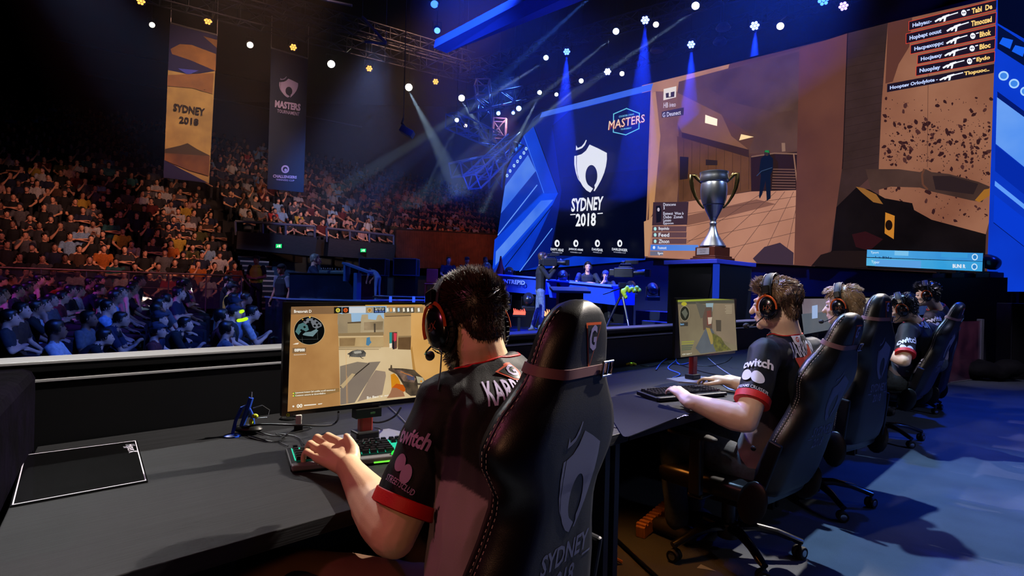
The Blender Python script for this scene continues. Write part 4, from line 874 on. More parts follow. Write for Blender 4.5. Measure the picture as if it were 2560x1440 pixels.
# caster desk
def wedge_desk(a, b, label, w_=.8):
    t = thing('caster_desk', label, 'desk', (a.x, a.y, .2)); iv = MT((-a.x, -a.y, -.2)); d = (b - a); d.z = 0; n = V((d.y, -d.x, 0)).normalized()
    if n.y > 0: n = -n
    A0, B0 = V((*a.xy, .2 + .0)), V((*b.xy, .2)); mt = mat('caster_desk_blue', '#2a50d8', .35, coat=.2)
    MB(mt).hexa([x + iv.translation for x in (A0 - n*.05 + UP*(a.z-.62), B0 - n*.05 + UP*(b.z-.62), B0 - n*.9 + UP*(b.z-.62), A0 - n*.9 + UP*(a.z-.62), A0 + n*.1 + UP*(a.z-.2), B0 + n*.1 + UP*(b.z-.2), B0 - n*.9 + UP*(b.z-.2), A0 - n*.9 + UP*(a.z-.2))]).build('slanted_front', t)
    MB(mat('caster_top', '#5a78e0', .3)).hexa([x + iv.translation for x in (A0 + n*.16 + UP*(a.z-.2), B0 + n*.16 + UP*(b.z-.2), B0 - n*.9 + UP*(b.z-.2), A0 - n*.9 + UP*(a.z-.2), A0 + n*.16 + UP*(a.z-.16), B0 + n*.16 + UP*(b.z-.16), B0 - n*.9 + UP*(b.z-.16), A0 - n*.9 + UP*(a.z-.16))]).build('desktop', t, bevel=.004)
    MB(m_matte).hexa([x + iv.translation for x in (A0 - n*.4, B0 - n*.4, B0 - n*.85, A0 - n*.85, A0 - n*.4 + UP*(a.z-.63), B0 - n*.4 + UP*(b.z-.63), B0 - n*.85 + UP*(b.z-.63), A0 - n*.85 + UP*(a.z-.63))]).build('plinth', t)
    return t, n
ca, cb = P(1212, 686, 16.4), P(1345, 697, 15.8)
t, n_ = wedge_desk(ca, cb, 'blue lit caster desk section with lettering, left of the camera operator')
pp = Pic(P(1290, 704, 15.6), n_, .002)
cb2, cc = P(1372, 702, 15.2), P(1538, 718, 13.9)
t2, _ = wedge_desk(cb2, cc, 'blue lit caster desk section where the two headset wearing casters sit')
tx = text('INTREPID', .15, mat('desk_lettering', '#a8c0ff', .5), bold=.02); tx.xf(frame(ca.lerp(cb, .6) + n_*.16 + V((0, 0, -.14)), cb - ca, UP)); tx.xf(MT(-V((ca.x, ca.y, .2)))); tx.build('lettering', t)
Jcast = pose(SIT, chest=(0, .08, .86), neck=(0, .14, 1.0), head=(0, .2, 1.14), shR=(.2, .12, .94), shL=(-.2, .12, .94), elR=(.3, .3, .72), elL=(-.3, .3, .72), wrR=(-.02, .42, .76), wrL=(.04, .46, .74), hdR=(-1, .1, 0), hdL=(1, .1, 0), curl=.3, knR=(.13, .3, .45), knL=(-.13, .3, .45), anR=(.13, .25, .09), anL=(-.13, .25, .09))
c1 = P(1464, 712, 14.9); c1.z = c1.z - .74
TE = mat('tee_dark', '#1c222c', .8)
c1 += V((.05, .25, 0))
person('person with folded arms and yellow lit face wearing a headset, seated at the caster desk', c1, R(180), Jcast, prof('fair'), TE, BK, HD, 1.04, hs='caster with folded arms')
Jc2 = pose(Jcast, wrR=(.03, .3, 1.0), elR=(.2, .34, .76), hdR=(-.2, -.1, 1)); c2 = P(1518, 722, 14.4); c2.z -= .72
person('person in cap with hand at mouth, seated right of the folded arms caster', c2 + V((0, .3, 0)), R(170), Jc2, prof('fair'), TE, BK, HD, .92, cap=mat('cap_blue', '#2a3c8a', .7), hs='caster in the cap')
spot('caster_face_light', P(1468, 640, 12.5), P(1464, 690, 14.8), 60, '#ffd060', 14, .6, .05)
# moving head lights standing on the stage edge and floor
def moving_head(loc, rz, tilt, label, group, lit='#dfe9ff', es=8, parent=None):
    t = thing('moving_head_light', label, 'stage light', loc, rz, group)
    MB(m_black).box((0, 0, .05), (.3, .26, .1)).build('base', t, bevel=.012)
    MB(m_black).tube([(-.15, 0, .33), (-.15, 0, .1), (.15, 0, .1), (.15, 0, .33)], .025, 6, flat=1.6, up=(0, 1, 0)).build('yoke', t)
    h = MT((0, 0, .28), rot(tilt)); mb = MB(mat('lamp_shell', '#1a1c24', .3, coat=.3)).lathe([(.06, -.16), (.1, -.13), (.125, -.05), (.125, .06), (.115, .1), (.1, .1)], n=18); mb.xf(h).build('head', t, smooth=True)
    MB(E(lit, es)).lathe([(.0, .098), (.06, .1), (.09, .097)], n=16, cap=True).xf(h).build('lens', t, smooth=True); return t
for i, (x, y, d, es, lb) in enumerate(((1407, 690, 15.0, 1, 'round stage light between the camera operator and the caster desk'), (1632, 722, 14.2, .6, 'round stage light standing alone left of the trophy pedestal'),
        (1262, 742, 14.3, 3, 'lit floor light under the caster desk, left of the pink flames'), (1321, 747, 14.0, 3, 'lit floor light under the caster desk beside the camera operator'),
        (1216, 668, 16.9, .4, 'dark stage light at the foot of the left chevron wall'), (1273, 680, 16.8, 2, 'stage light right of the red drape'), (1578, 716, 15.6, .6, 'small stage light behind the studio camera'))):
    q = P(x, y, d); q.z -= .28; moving_head(q, R(180), 62, lb, 'stage lights around the caster desk', es=es)
# red drape, pink flame lamp
q = P(1252, 640, 17.6); mb = MB(mat('drape_red', '#8a1420', .7)).lathe([(.02, 0), (.06, -.25), (.15, -.5), (.17, -.65), (.12, -.8)], n=12); mb.xf(MT(q)); tag(mb.build('furled_flag', smooth=True), 'furled dark red flag standing in front of the left chevron wall', 'flag')
for i, (px, col, n_f, lb) in enumerate(((1300, '#ff5a4a', 7, 'glowing pink and orange flame ornament on the stage floor under the caster desk'), (1378, '#ff9a6a', 4, 'small orange arch lamp behind the legs of the camera operator'))):
    t = thing('flame_lamp', lb, 'lamp', at_floor(px, 13.8)); MB(m_black).box((0, 0, .42), (.3 - .14*i, .1, .04)).box((0, 0, .2), (.06, .06, .44)).build('stand', t)
    mb = MB(E(col, 2.2)); rn2 = random.Random(i)
    for k in range(n_f): x = -.12 + .24*k/(n_f-1) * (1 - .4*i); mb.tube([(x, 0, .44), (x + .01, 0, .5), (x - .01, 0, .53 + .06*rn2.random())], [.022, .02, .006], 6, rnd=True)
    mb.build('flames', t, smooth=True)
# low riser at the right back of the stage
mb = MB(mat('riser', '#1a2030', .4)); a, b = P(1590, 738, 15.5), P(1900, 765, 12.5)
for k, (h0, o_) in enumerate(((.55, 0), (.32, -.7))):
    a2, b2 = V((a.x, a.y + o_, .2)), V((b.x, b.y + o_, .2)); mb.prism([a2, b2, b2 + V((.3, .9, 0)), a2 + V((.3, .9, 0))], (0, 0, h0))
tag(mb.build('stage_riser', bevel=.01), 'low two step riser at the back of the stage behind the studio camera', 'riser')

# ---------------------------------------------------------------- commentator platform on the left
m_mar = mat('dark_marble', '#0e1626', .15, coat=.5, noise=(2.2, .5, '#1c2c48')); PZ = .89
pts = [(664, 733, 14.6), (716, 753, 13.1), (905, 753, 13.1), (962, 737, 14.0), (1100, 722, 15.2), (1100, 705, 19), (700, 705, 19)]
pp_ = []
for x, y, d in pts: q = P(x, y, d); q.z = PZ; pp_.append(q)
t = thing('caster_platform', 'angular glossy platform with a pale lit edge carrying the commentator desk', 'platform', (pp_[1].x, pp_[1].y, 0)); iv = MT((-pp_[1].x, -pp_[1].y, 0))
MB(m_mar).prism([p - UP*(1.6) for p in pp_], (0, 0, 1.6)).xf(iv).build('deck', t)
mb = MB(mat('edge_trim', '#8aa0d0', .3, .5))
for a, b in zip(pp_[:5], pp_[1:5]): mb.cyl(a + V((0, -.02, 0)), b + V((0, -.02, 0)), .022, 6)
mb.xf(iv).build('edge_strip', t)
a, b = P(722, 752, 13.5), P(882, 751, 13.5); 
t = thing('commentator_desk', 'boxy dark marbled commentator desk on the left platform', 'desk', V((a.x, a.y, PZ)))
MB(m_mar).box(((b.x - a.x)/2, .35, .285), (b.x - a.x, .7, .57)).build('body', t, bevel=.006)
MB(m_metal).box(((b.x - a.x)/2, .35, .58), (b.x - a.x + .04, .74, .02)).build('desktop', t)
q = P(782, 700, 13.9); q.z = PZ - .42
person('person with grey hair and navy shirt seated behind the marbled desk', q, R(-80), pose(SIT, hr=(0, 0, 0), wrR=(.12, .42, .82), elR=(.25, .2, .78), hdR=(0, 1, 0)), prof('fair'), NV, BK, hair_m('hair_grey', '#8a8078'), 1.12)
for x, y, w_, lb in ((812, 683, .2, 'small microphone and mixer on the commentator desk in front of the seated man'), (845, 686, .3, 'pale tangle of equipment at the right end of the commentator desk')):
    q = P(x, y, 13.7); q.z = PZ + .59; t = thing('desk_mixer', lb, 'equipment', q); MB(mat('mixer', '#5a6a70', .4, .3)).box((0, 0, .035), (w_, .2, .07), rot(6)).build('console', t, bevel=.01)
    mb = MB(m_chrome)
    for k in range(5): mb.tube([(-w_/2 + w_*k/4, 0, .07), (-w_/2 + w_*k/4 + .03, -.05, .12), (-w_/2 + w_*k/4 + .05, -.08, .09)], .009, 5)
    mb.build('gooseneck', t)
q = at_floor(705, 13.9, 0); q.z = P(705, 668, 13.9).z - 1.68
person('person in grey shirt with dark shoulder straps standing left of the commentator desk', V((q.x, q.y, q.z)), R(150), pose(STAND), prof('tan'), GR, BK, HD, 1.0, vest=BK, cap=BK)
t = thing('speech_lectern', 'slanted blue edged lectern right of the commentator desk', 'lectern', P(893, 735, 13.3)); mt = mat('lectern_blue', '#34588c', .4); t.location.z = PZ
MB(mt).box((0, 0, .3), (.07, .4, .62)).build('column', t); MB(mt).box((.0, 0, .72), (.62, .44, .05), rot(0, 19, 0)).box((-.24, 0, .62), (.05, .42, .4)).build('slanted_top', t, bevel=.005)
q = at_floor(641, 17.5, .2)
person('security guard in black cap and yellow hi-vis vest at the foot of the stairs', V((q.x, q.y, .2)), R(175), pose(STAND, wrR=(.04, .2, 1.1), wrL=(-.04, .2, 1.1), elR=(.26, 0, 1.15), elL=(-.26, 0, 1.15), hdR=(-1, 0, 0), hdL=(1, 0, 0)), prof('tan'), BK, BK, HD, 1.04, cap=BK, vest=HV)
for i, (x0, x1, y0, y1, d, lb) in enumerate(((898, 962, 646, 689, 18.5, 'black road case with pale metal edges behind the slanted lectern'), (984, 1040, 646, 689, 18.5, 'black road case with pale metal edges, the one farther right near the red chair'))):
    a, b = P(x0, y0, d), P(x1, y1, d); t = thing('road_case', lb, 'road case', V(((a.x+b.x)/2, a.y + .3, b.z)), 0, 'road cases'); W2, H2 = b.x - a.x, a.z - b.z; t.location.z = b.z
    MB(mat('case_side', '#0c1420', .5)).box((0, 0, H2/2), (W2, .6, H2)).build('box', t)
    mb = MB(mat('case_edge', '#5a7ab8', .35, .6))
    for sx in (-1, 1):
        for sy in (-1, 1): mb.cyl((sx*W2/2, sy*.3, 0), (sx*W2/2, sy*.3, H2), .016, 6)
        for z in (0, H2): mb.cyl((sx*W2/2, -.3, z), (sx*W2/2, .3, z), .016, 6)
    for z in (0, H2): mb.cyl((-W2/2, -.3, z), (W2/2, -.3, z), .016, 6); mb.cyl((-W2/2, .3, z), (W2/2, .3, z), .016, 6)
    mb.build('edge_frame', t)
    MB(m_black).box((0, .05, -(b.z - PZ)/2 if b.z > PZ else -.05), (W2*.9, .5, max(.05, b.z - PZ))).build('trolley', t)
lbp = mat('cloth_pale_blue', '#6a8aa0', .8)
q = P(944, 715, 16.8); person('person in pale blue clothes bending forward in front of a road case', V((q.x, q.y, PZ)), R(60), pose(STAND, waist=(0, .1, 1.06), chest=(0, .26, 1.14), neck=(0, .4, 1.2), head=(0, .5, 1.22), shR=(.18, .35, 1.18), shL=(-.18, .35, 1.18), elR=(.2, .42, .92), elL=(-.2, .42, .92), wrR=(.12, .55, .75), wrL=(-.12, .55, .75), hr=(-40, 0, 0)), prof('fair'), lbp, lbp, HD, .62)
for i, (x, lb) in enumerate(((1120, 'person in blue shirt seated at the back of the stage, leftmost of three'), (1166, 'person in dark cap seated at the back of the stage, middle of three'), (1212, 'person in dark clothes seated near the chevron wall, rightmost of three'))):
    q = P(x, 690, 19.5); q.z = P(x, 650, 19.5).z - 1.2; person(lb, q, R(200), POSES[(0, 1, 3)[i]][1], prof(('fair', 'tan', 'dark')[i]), (NV, BK, BK)[i], BK, HD, 1.0, cap=(None, BK, None)[i], voxel=.018)
q = P(1078, 705, 17.5); t = thing('red_chair', 'small red chair at the back of the stage behind the player with the headset', 'chair', V((q.x, q.y, PZ)))
mr = mat('chair_red', '#b01818', .5); MB(mr).box((0, 0, .42), (.36, .36, .05)).build('seat', t, bevel=.02); MB(mr).box((0, .17, .66), (.34, .05, .42), rot(-8)).build('backrest', t, bevel=.02)
for a in (-1, 1):
    for b in (-1, 1): MB(mr).cyl((a*.15, b*.15, 0), (a*.15, b*.15, .4), .016, 6).build('leg', t)
t = thing('round_stage', 'low dark round stage with a pale rim behind the nearest player', 'platform', V((*P(1040, 700, 17.0).xy, PZ)))
MB(m_mar).lathe([(1.1, .001), (1.1, .05), (1.05, .07)], n=40).build('disc', t); MB(mat('edge_trim', '#8aa0d0')).lathe([(1.1, .045), (1.125, .05), (1.125, .07), (1.1, .075)], n=40, cap=False).build('rim', t)
for i, x in enumerate((976, 1034, 1065)):
    q = P(x, 760, 12.9); q.z = -.7; tag(MB(mat('blue_tube', emit='#2a50ff', es=1.6)).cyl((0, 0, 0), (0, 0, P(x, 741, 12.9).z + .7), .03, 8).build('glow_post', mx=MT(q)), 'upright post below the platform edge, given a glow for blue light, %s of three' % ('leftmost', 'middle', 'rightmost')[i], 'post', 'blue glowing posts')  # blue light on these posts put in as their own emission
for i, (x, y) in enumerate(((597, 781), (606, 800))):
    q = P(x, y, 9.2 - i*.2); tag(MB(E('#b8ff20', 1.2)).tube([q - V((.06, 0, .01)), q, q + V((.06, 0, .02))], .025, 8, rnd=True).build('glow_stick', smooth=True), 'lime glow stick among the floor crowd, %s of two' % ('upper', 'lower')[i], 'glow stick', 'glow sticks')

# ---------------------------------------------------------------- things at the far right behind the players
q0, q1 = P(2448, 940, 9.4), P(2372, 925, 8.9); q0.z = q1.z = 0
t = thing('display_panel', 'dark glossy free standing panel with bright aluminium edge at the right end of the row', 'panel', q0); dx = q1 - q0; L_ = dx.length; ang = math.atan2(dx.y, dx.x)
pn = MB(mat('panel_gloss', '#2a1a2c', .12, coat=.5, noise=(2.5, .8, '#6a3a4c'))).box((L_/2 + .03, 0, .46), (L_, .03, .9)); pn.xf(MT((0, 0, 0), Matrix.Rotation(ang, 3, 'Z'))).build('glossy_sheet', t)  # pink mottling painted in for reflections in the sheet
MB(m_alu).box((0, 0, .47), (.09, .07, .94)).box((L_/2, 0, .008), (L_, .06, .016)).xf(MT((0, 0, 0), Matrix.Rotation(ang, 3, 'Z'))).build('aluminium_edge', t, bevel=.006)
a, b = P(2330, 690, 11.2), P(2519, 700, 9.9)
mb = MB(mat('drape_black', '#0a0c16', .85)); mb.prism([V((a.x, a.y, 0)), V((b.x, b.y, 0)), V((b.x + .2, b.y + .5, 0)), V((a.x + .2, a.y + .5, 0))], (0, 0, 1.62)); tag(mb.build('black_screen'), 'tall black masking flat below the right end of the big screen', 'masking flat')
for i, (x, y, lb) in enumerate(((2362, 712, 'stage light on the masking flat, leftmost of three behind the last player'), (2412, 697, 'stage light on the masking flat, middle of three'), (2474, 696, 'stage light on the masking flat, rightmost near the chevron wall'))):
    q = P(x, y, (11.3, 10.9, 10.45)[i]); q.z = 1.62; moving_head(q, R(190), 70, lb, 'stage lights on the masking flat', '#4a3a5c', .4)
q = P(2531, 870, 9.6); t = thing('speaker_box', 'slim black loudspeaker standing by the right chevron wall', 'loudspeaker', V((q.x, q.y, 0)))
MB(m_black).box((0, 0, .6), (.3, .3, 1.2)).build('cabinet', t, bevel=.01); MB(m_matte).box((0, -.155, .6), (.26, .012, 1.1)).build('grille', t); MB(m_black).cyl((0, 0, 1.2), (0, 0, 1.35), .03, 8).build('top_post', t)
q = P(2490, 880, 9.2); mb = MB(m_matte)
rn2 = random.Random(3)
for k in range(5): mb.ell(V((q.x + rn2.uniform(-.3, .3), q.y + rn2.uniform(-.15, .15), .12 + .14*rn2.random())), (.22, .16, .14), rot(0, 0, 40*k), 10, 6)
tag(fuse(mb, .03, 3).build('cable_bag', smooth='all'), 'heap of black covered gear on the floor beside the loudspeaker', 'gear bag')
# ---------------------------------------------------------------- rig: trusses, lamps, banners, haze
m_tr = mat('truss_paint', '#2c3040', .5, .4)
def truss(a, b, w_=.4, name='truss', label='', group=None, m=m_tr, seg=None, r=.025):
    a, b = V(a), V(b); d = (b - a); L_ = d.length; d.normalize(); x = (d.cross(UP) if abs(d.z) < .9 else d.cross(V((1, 0, 0)))).normalized(); y = x.cross(d).normalized()
    mb = MB(m); cs = [x*w_/2 + y*w_/2, -x*w_/2 + y*w_/2, -x*w_/2 - y*w_/2, x*w_/2 - y*w_/2]; n = seg or max(3, int(L_ / (w_*1.3)))
    for c in cs: mb.cyl(a + c, b + c, r, 6)
    for k in range(n):
        p, q = a + d*L_*k/n, a + d*L_*(k+1)/n
        for i in range(4):
            c0, c1 = cs[i], cs[(i+1) % 4]; (mb.cyl(p + c0, q + c1, r*.6, 4) if k % 2 else mb.cyl(p + c1, q + c0, r*.6, 4)); mb.cyl(p + c0, p + c1, r*.6, 4)
    return tag(mb.build(name), label, 'truss', group)
def AZ(x, y, z): return Z(x, y, z)
ta, tb_ = P(330, -60, 16.3), P(1290, 238, 23.6); ta.z = tb_.z = 9.2
truss(ta, tb_, .5, label='long truss carrying white and amber lamps above the two hanging banners')
truss(Z(560, -30, 9.4), Z(1180, 150, 9.4), .4, label='dark truss behind the banner truss near the ceiling')
truss(Z(1230, 262, 8.6), Z(2150, -30, 8.6), .4, label='long truss with blue and white lamps in front of the big screen')
truss(Z(1160, 175, 8.9), Z(1900, -40, 8.9), .35, label='thinner truss parallel to the screen truss, one step nearer the hall')
# tangle of scaffold at the left edge of the screen
m_sc = mat('scaffold', '#56607c', .45, .4)
for i, (a, b, lb) in enumerate((((1250, 300, 21), (1238, 470, 21), 'upright scaffold tower left of the chevron wall'), ((1128, 300, 19), (1236, 350, 21), 'short scaffold arm reaching left from the tower, upper'),
        ((1140, 425, 19), (1240, 402, 21), 'short scaffold arm near the bottom of the tower'), ((1180, 455, 18), (1290, 350, 20), 'slanting scaffold brace touching the chevron wall'), ((1205, 205, 20), (1215, 300, 21), 'upright scaffold piece above the tower'),
        ((1180, 262, 20), (1300, 236, 21.5), 'level scaffold piece crossing above the tower'))):
    truss(P(*a), P(*b), .45, 'scaffold_truss', lb, 'scaffold pieces left of the screen', m_sc, r=.035)
spot('scaffold_blue', P(1120, 520, 14), P(1215, 350, 20.5), 2600, '#2a50ff', 32, .7, .2)
spot('rig_blue', P(1500, 600, 9), P(1500, 60, 13.5), 500, '#2a4cff', 70, .9, .2)
def girder(pts, th, lb, nm='roof_girder'):
    mb = MB(mat('girder_paint', '#4a5a8a', .6)); q = [P(*p) for p in pts]; mb.prism(q, (0, .25, .3)); return tag(mb.build(nm), lb, 'girder')
girder([(1084, 120, 14), (1116, 133, 13.8), (1460, 0, 11), (1530, -60, 10.2), (1400, -60, 10.6), (1330, -8, 11.5)], .3, 'broad blue lit roof girder running up to the top edge')
for a, b, i in (((906, 42, 15), (965, 108, 15), 'long slanting'), ((965, 109, 15), (912, 104, 15), 'short level'), ((790, -5, 15), (880, 14, 15), 'curved upper')):
    tag(MB(mat('girder_paint', '#4a5a8a')).cyl(P(*a), P(*b), .035, 6).cyl(P(*a), V((P(*a).x, P(*a).y, 20.9)), .006, 4).build('blue_tube'), i + ' thin tube hanging under the roof girders', 'tube', 'thin blue tubes near the roof')
spot('girder_blue', P(1200, 420, 8), P(1250, 80, 13), 420, '#1838ff', 50, .8, .2)
# lamps on the trusses
m_shell = mat('lamp_shell', '#1a1c24')
def lamp(px, py, z, kind, label, group, es, col, size=.11, aim=None, d=None):
    p = P(px, py, d) if d else Z(px, py, z); t = thing('spot_lamp' if kind != 'par' else 'par_lamp', label, 'lamp', p, group=group)
    dr = ((V(aim) if aim is not None else CAM + V((0, 6, -2))) - p).normalized(); q = dr.to_track_quat('Z', 'Y').to_matrix()
    MB(m_shell).lathe([(size*.7, -size*2.2), (size, -size*1.6), (size*1.15, -.02), (size*1.15, .01), (size*1.02, .012)], n=14).xf(MT((0, 0, 0), q)).build('housing', t, smooth=True)
    lm = MB(E(col, es))
    if kind == 'par':
        for k in range(7):
            a = k * PI / 3; e = V((math.cos(a)*size*.62, math.sin(a)*size*.62, .014)) if k < 6 else V((0, 0, .014)); lm.ell(e, (size*.3, size*.3, .01), n=8, m=4)
    else: lm.lathe([(0.001, .014), (size*.5, .016), (size*.92, .013)], n=14)
    lm.xf(MT((0, 0, 0), q)).build('lens', t); MB(m_shell).cyl((0, 0, size*1.5), (0, 0, 20.9 - p.z), .006, 4).build('suspension_cable', t)
    MB(m_shell).tube([q @ V((-size*1.25, 0, -size*.8)), q @ V((-size*1.25, 0, -size*.8)) + UP*size*2.2, q @ V((size*1.25, 0, -size*.8)) + UP*size*2.2, q @ V((size*1.25, 0, -size*.8))], size*.12, 5).build('yoke', t)
    return p
white = [(380, 62, 9, .08), (625, 112, 10, .1), (828, 160, 18, .13), (1022, 218, 22, .14), (1154, 245, 20, .13)]
wl = ['white house lamp on the banner truss, %s' % s_ for s_ in ('at the top left by the left banner', 'just right of the left banner', 'right of the dark banner', 'brightest, above the hanging beam fixture', 'rightmost of the warm white ones')]
for (x, y, es, sz), lb in zip(white, wl): lamp(x, y, 8.7, 'spot', lb, 'white lamps of the banner truss', es, '#fff2d0', sz)
for (x, y), lb in zip(((352, 2), (520, 52), (733, 118), (923, 171), (1089, 204)), ('at the top edge', 'above the left banner', 'above the dark banner', 'between the third and fourth white lamps', 'beside the brightest white lamps')):
    lamp(x, y, 8.9, 'par', 'amber cluster lamp on the banner truss, ' + lb, 'amber lamps of the banner truss', 2.2, '#ffb050', .12)
for (x, y, es, col, sz, kd), lb in zip(((1142, 300, 12, '#e8f6ff', .06, 'spot'), (1164, 314, 4, '#e0c8c0', .06, 'spot'), (1349, 231, 14, '#e8fff4', .08, 'spot'), (1391, 236, 8, '#e8fff4', .07, 'spot'), (1453, 202, 14, '#f4fff0', .08, 'spot'),
        (1417, 129, 7, '#4a70ff', .11, 'par'), (1365, 144, 12, '#bfe6ff', .08, 'spot'), (1540, 78, 14, '#cfeaff', .09, 'spot'), (1519, 179, 8, '#b8ccff', .12, 'par'), (1555, 184, 8, '#fff0e8', .08, 'spot'),
        (1613, 50, 7, '#7a90ff', .12, 'par'), (1640, 61, 6, '#ffe8d8', .08, 'spot'), (1728, 111, 7, '#6a84ff', .12, 'par'), (1739, 14, 14, '#dfeeff', .1, 'spot'), (1887, 64, 7, '#7a90ff', .13, 'par'),
        (1951, 65, 6, '#fff0e8', .1, 'spot'), (2109, 15, 5, '#a080ff', .12, 'par'), (2059, 0, 5, '#3a70ff', .14, 'par'), (1246, 283, 6, '#8ac0ff', .07, 'spot'), (1283, 282, 5, '#8ab0ff', .06, 'spot'), (1297, 271, 9, '#8ab0ff', .09, 'spot'), (1093, 76, 4, '#4a80ff', .08, 'spot'), (1086, 10, 3, '#3a70ff', .1, 'spot')),
        ('throwing two pale beams onto the balcony', 'dim one right of the two beam lamp', 'small white one above the top corner of the emblem screen', 'small white one right of it above the emblem screen', 'white one above the header strip', 'blue cluster above the emblem screen',
         'pale cyan one left of the blue cluster', 'cyan white one high above the MASTERS badge', 'bright blue white cluster above the screen corner', 'small warm one right of that cluster', 'blue cluster near the top centre', 'small warm one beside the top centre cluster',
         'blue cluster above the screen edge', 'white one at the top casting a beam left', 'blue cluster right of the beam lamp', 'warm white one right of the blue cluster', 'violet cluster at the top right', 'blue cluster cut by the top edge',
         'blue dot left on the scaffold', 'blue dot in the middle of the scaffold', 'brightest blue one on the scaffold', 'small blue one below the roof girder end', 'dim blue one at the very top')):
    zz = 8.3; dd = None
    if x < 1310 and y > 200: dd = 19.5
    if x < 1100 and y < 100: dd = 14.5
    if 'two pale beams' in lb: dd = 17.0
    lamp(x, y, zz, kd, 'stage rig lamp, ' + lb, 'stage rig lamps', es, col, sz, d=dd)
for (x, y), lb in zip(((1808, 75), (1642, 130), (1800, 110)), ('left of the warm white lamp', 'below the small warm lamp', 'lower right of the blue cluster')):
    q = Z(x, y, 8.0); tag(MB(mat('unlit_lens', '#4a4660', .3, .3)).lathe([(.0, 0), (.17, .01), (.19, .06), (.12, .16)], n=16).cyl((0, 0, .12), (0, 0, 20.9 - q.z), .006, 4).build('unlit_lamp', smooth=True, mx=MT(q)), 'unlit round lamp under the rig, ' + lb, 'lamp', 'unlit lamps')
# hanging projector-like fixture
q = P(1018, 330, 15); t = thing('hanging_fixture', 'blue lit box fixture hanging alone in the dark left of the scaffold', 'fixture', q)
MB(mat('fixture_box', '#3a4468', .5)).box((0, 0, 0), (.34, .3, .16), rot(0, 28)).build('box', t, bevel=.01); MB(m_tr).tube([(-.05, 0, .1), (-.14, 0, .22), (-.1, 0, .34)], .03, 6).cyl((-.1, 0, .3), (-.1, 0, 5.3), .012, 5).build('hanger', t)

# banners
def banner(q4, d4, label, name='hanging_banner'):
    pt = [P(x, y, d) for (x, y), d in zip(q4, d4)]; n = (pt[1] - pt[0]).cross(UP).normalized()
    if n.y > 0: n = -n
    t = thing(name, label, 'banner', pt[0]); return t, pt, n, MT(-pt[0])
m_fab = lambda nm, c, c2=None: mat(nm, c, .8, noise=(2.2, .6, c2) if c2 else None)
b1 = [(427, 58), (543, 88), (522, 458), (409, 444)]; t, pt, n, iv = banner(b1, (17.2, 17.5, 17.5, 17.2), 'tall printed banner reading SYDNEY 2018 with golden sky and city above a dark hill')
class Lit(Pic): pass
bp = Pic(pt[0], n, .004); Bq = lambda pts: zq(pts, 0, 0, 2.0)
base = m_fab('banner_sand', '#a89a5c', '#7c7048'); nv = m_fab('banner_navy', '#141c4c'); cl = m_fab('banner_cloud', '#8a6a40', '#54402e'); hl = m_fab('banner_hill', '#38362c'); cty = m_fab('banner_city', '#5a4030', '#8a6840')
MB(nv).prism([p - n*.0 for p in pt], -n*.02).xf(iv).build('fabric', t)
bp.poly(Bq([(850, 115), (1086, 175), (1045, 916), (818, 890)]), base); bp.poly(Bq([(850, 115), (1086, 175), (1080, 330), (1075, 355), (960, 375), (840, 350)]), nv)
bp.poly(Bq([(852, 245), (900, 220), (960, 225), (1080, 270), (1078, 355), (950, 300), (860, 270)]), cl); bp.poly(Bq([(1015, 180), (1086, 200), (1084, 240)]), cl)
bp.poly(Bq([(890, 342), (995, 352), (940, 375)]), m_fab('banner_blue', '#3a4cc0')); bp.poly(Bq([(838, 375), (1070, 365), (1062, 470), (960, 440), (836, 430)]), cl)
bp.poly(Bq([(826, 745), (900, 728), (938, 716), (985, 745), (1050, 778), (1048, 800), (824, 775)]), hl); bp.poly(Bq([(824, 765), (1050, 780), (1045, 880), (940, 850), (822, 800)]), cty)
bp.poly(Bq([(820, 800), (1042, 915), (817, 888)]), nv)
tk = mat('banner_text', '#1c1a16', .8)
bp.text('SYDNEY', Bq([(868, 516), (1026, 542), (1022, 580), (866, 554)]), tk, .03); bp.text('2018', Bq([(897, 580), (994, 594), (992, 628), (896, 614)]), tk, .03)
put(bp, 'print', t, iv); MB(m_alu).cyl(pt[0], pt[1], .03, 8).cyl(pt[0] + UP*.0, pt[0] + UP*1.2, .008, 4).cyl(pt[1], pt[1] + UP*1.2, .008, 4).xf(iv).build('top_bar', t)
b2 = [(678, 120), (770, 146), (759, 481), (668, 472)]; t, pt, n, iv = banner(b2, (18.6, 18.9, 18.9, 18.6), 'tall dark teal banner with white shield emblem and MASTERS lettering')
MB(m_fab('banner_teal', '#0c2440')).prism(pt, -n*.02).xf(iv).build('fabric', t); bp = Pic(pt[0] + n*.002, n, .004); wb = m_fab('banner_white', '#a8a4d0')
bp.flat(logo(), Bq([(1398, 378), (1492, 390), (1488, 494), (1394, 482)]), wb); bp.text('MASTERS', Bq([(1376, 500), (1504, 520), (1502, 556), (1374, 536)]), wb, .05); bp.text('TOURNAMENT', Bq([(1386, 545), (1498, 562), (1496, 580), (1386, 562)]), wb)
bp.disc(713, 423, 10, wb); bp.disc(713, 423, 6, m_fab('banner_teal', '#0c2440')); bp.disc(714, 425, 3.5, wb); bp.text('CHALLENGERS', Bq([(1366, 872), (1484, 880), (1484, 894), (1364, 888)]), wb, .04); bp.text('WINNERS CUP', Bq([(1380, 893), (1472, 899), (1472, 908), (1380, 902)]), wb)
put(bp, 'print', t, iv); MB(m_alu).cyl(pt[0], pt[1], .03, 8).cyl(pt[0], pt[0] + UP*1.0, .008, 4).cyl(pt[1], pt[1] + UP*1.0, .008, 4).xf(iv).build('top_bar', t)
spot('banner_light', (-4, 6, 7), P(570, 250, 17.5), 700, '#fff0dc', 22, .8, .2)

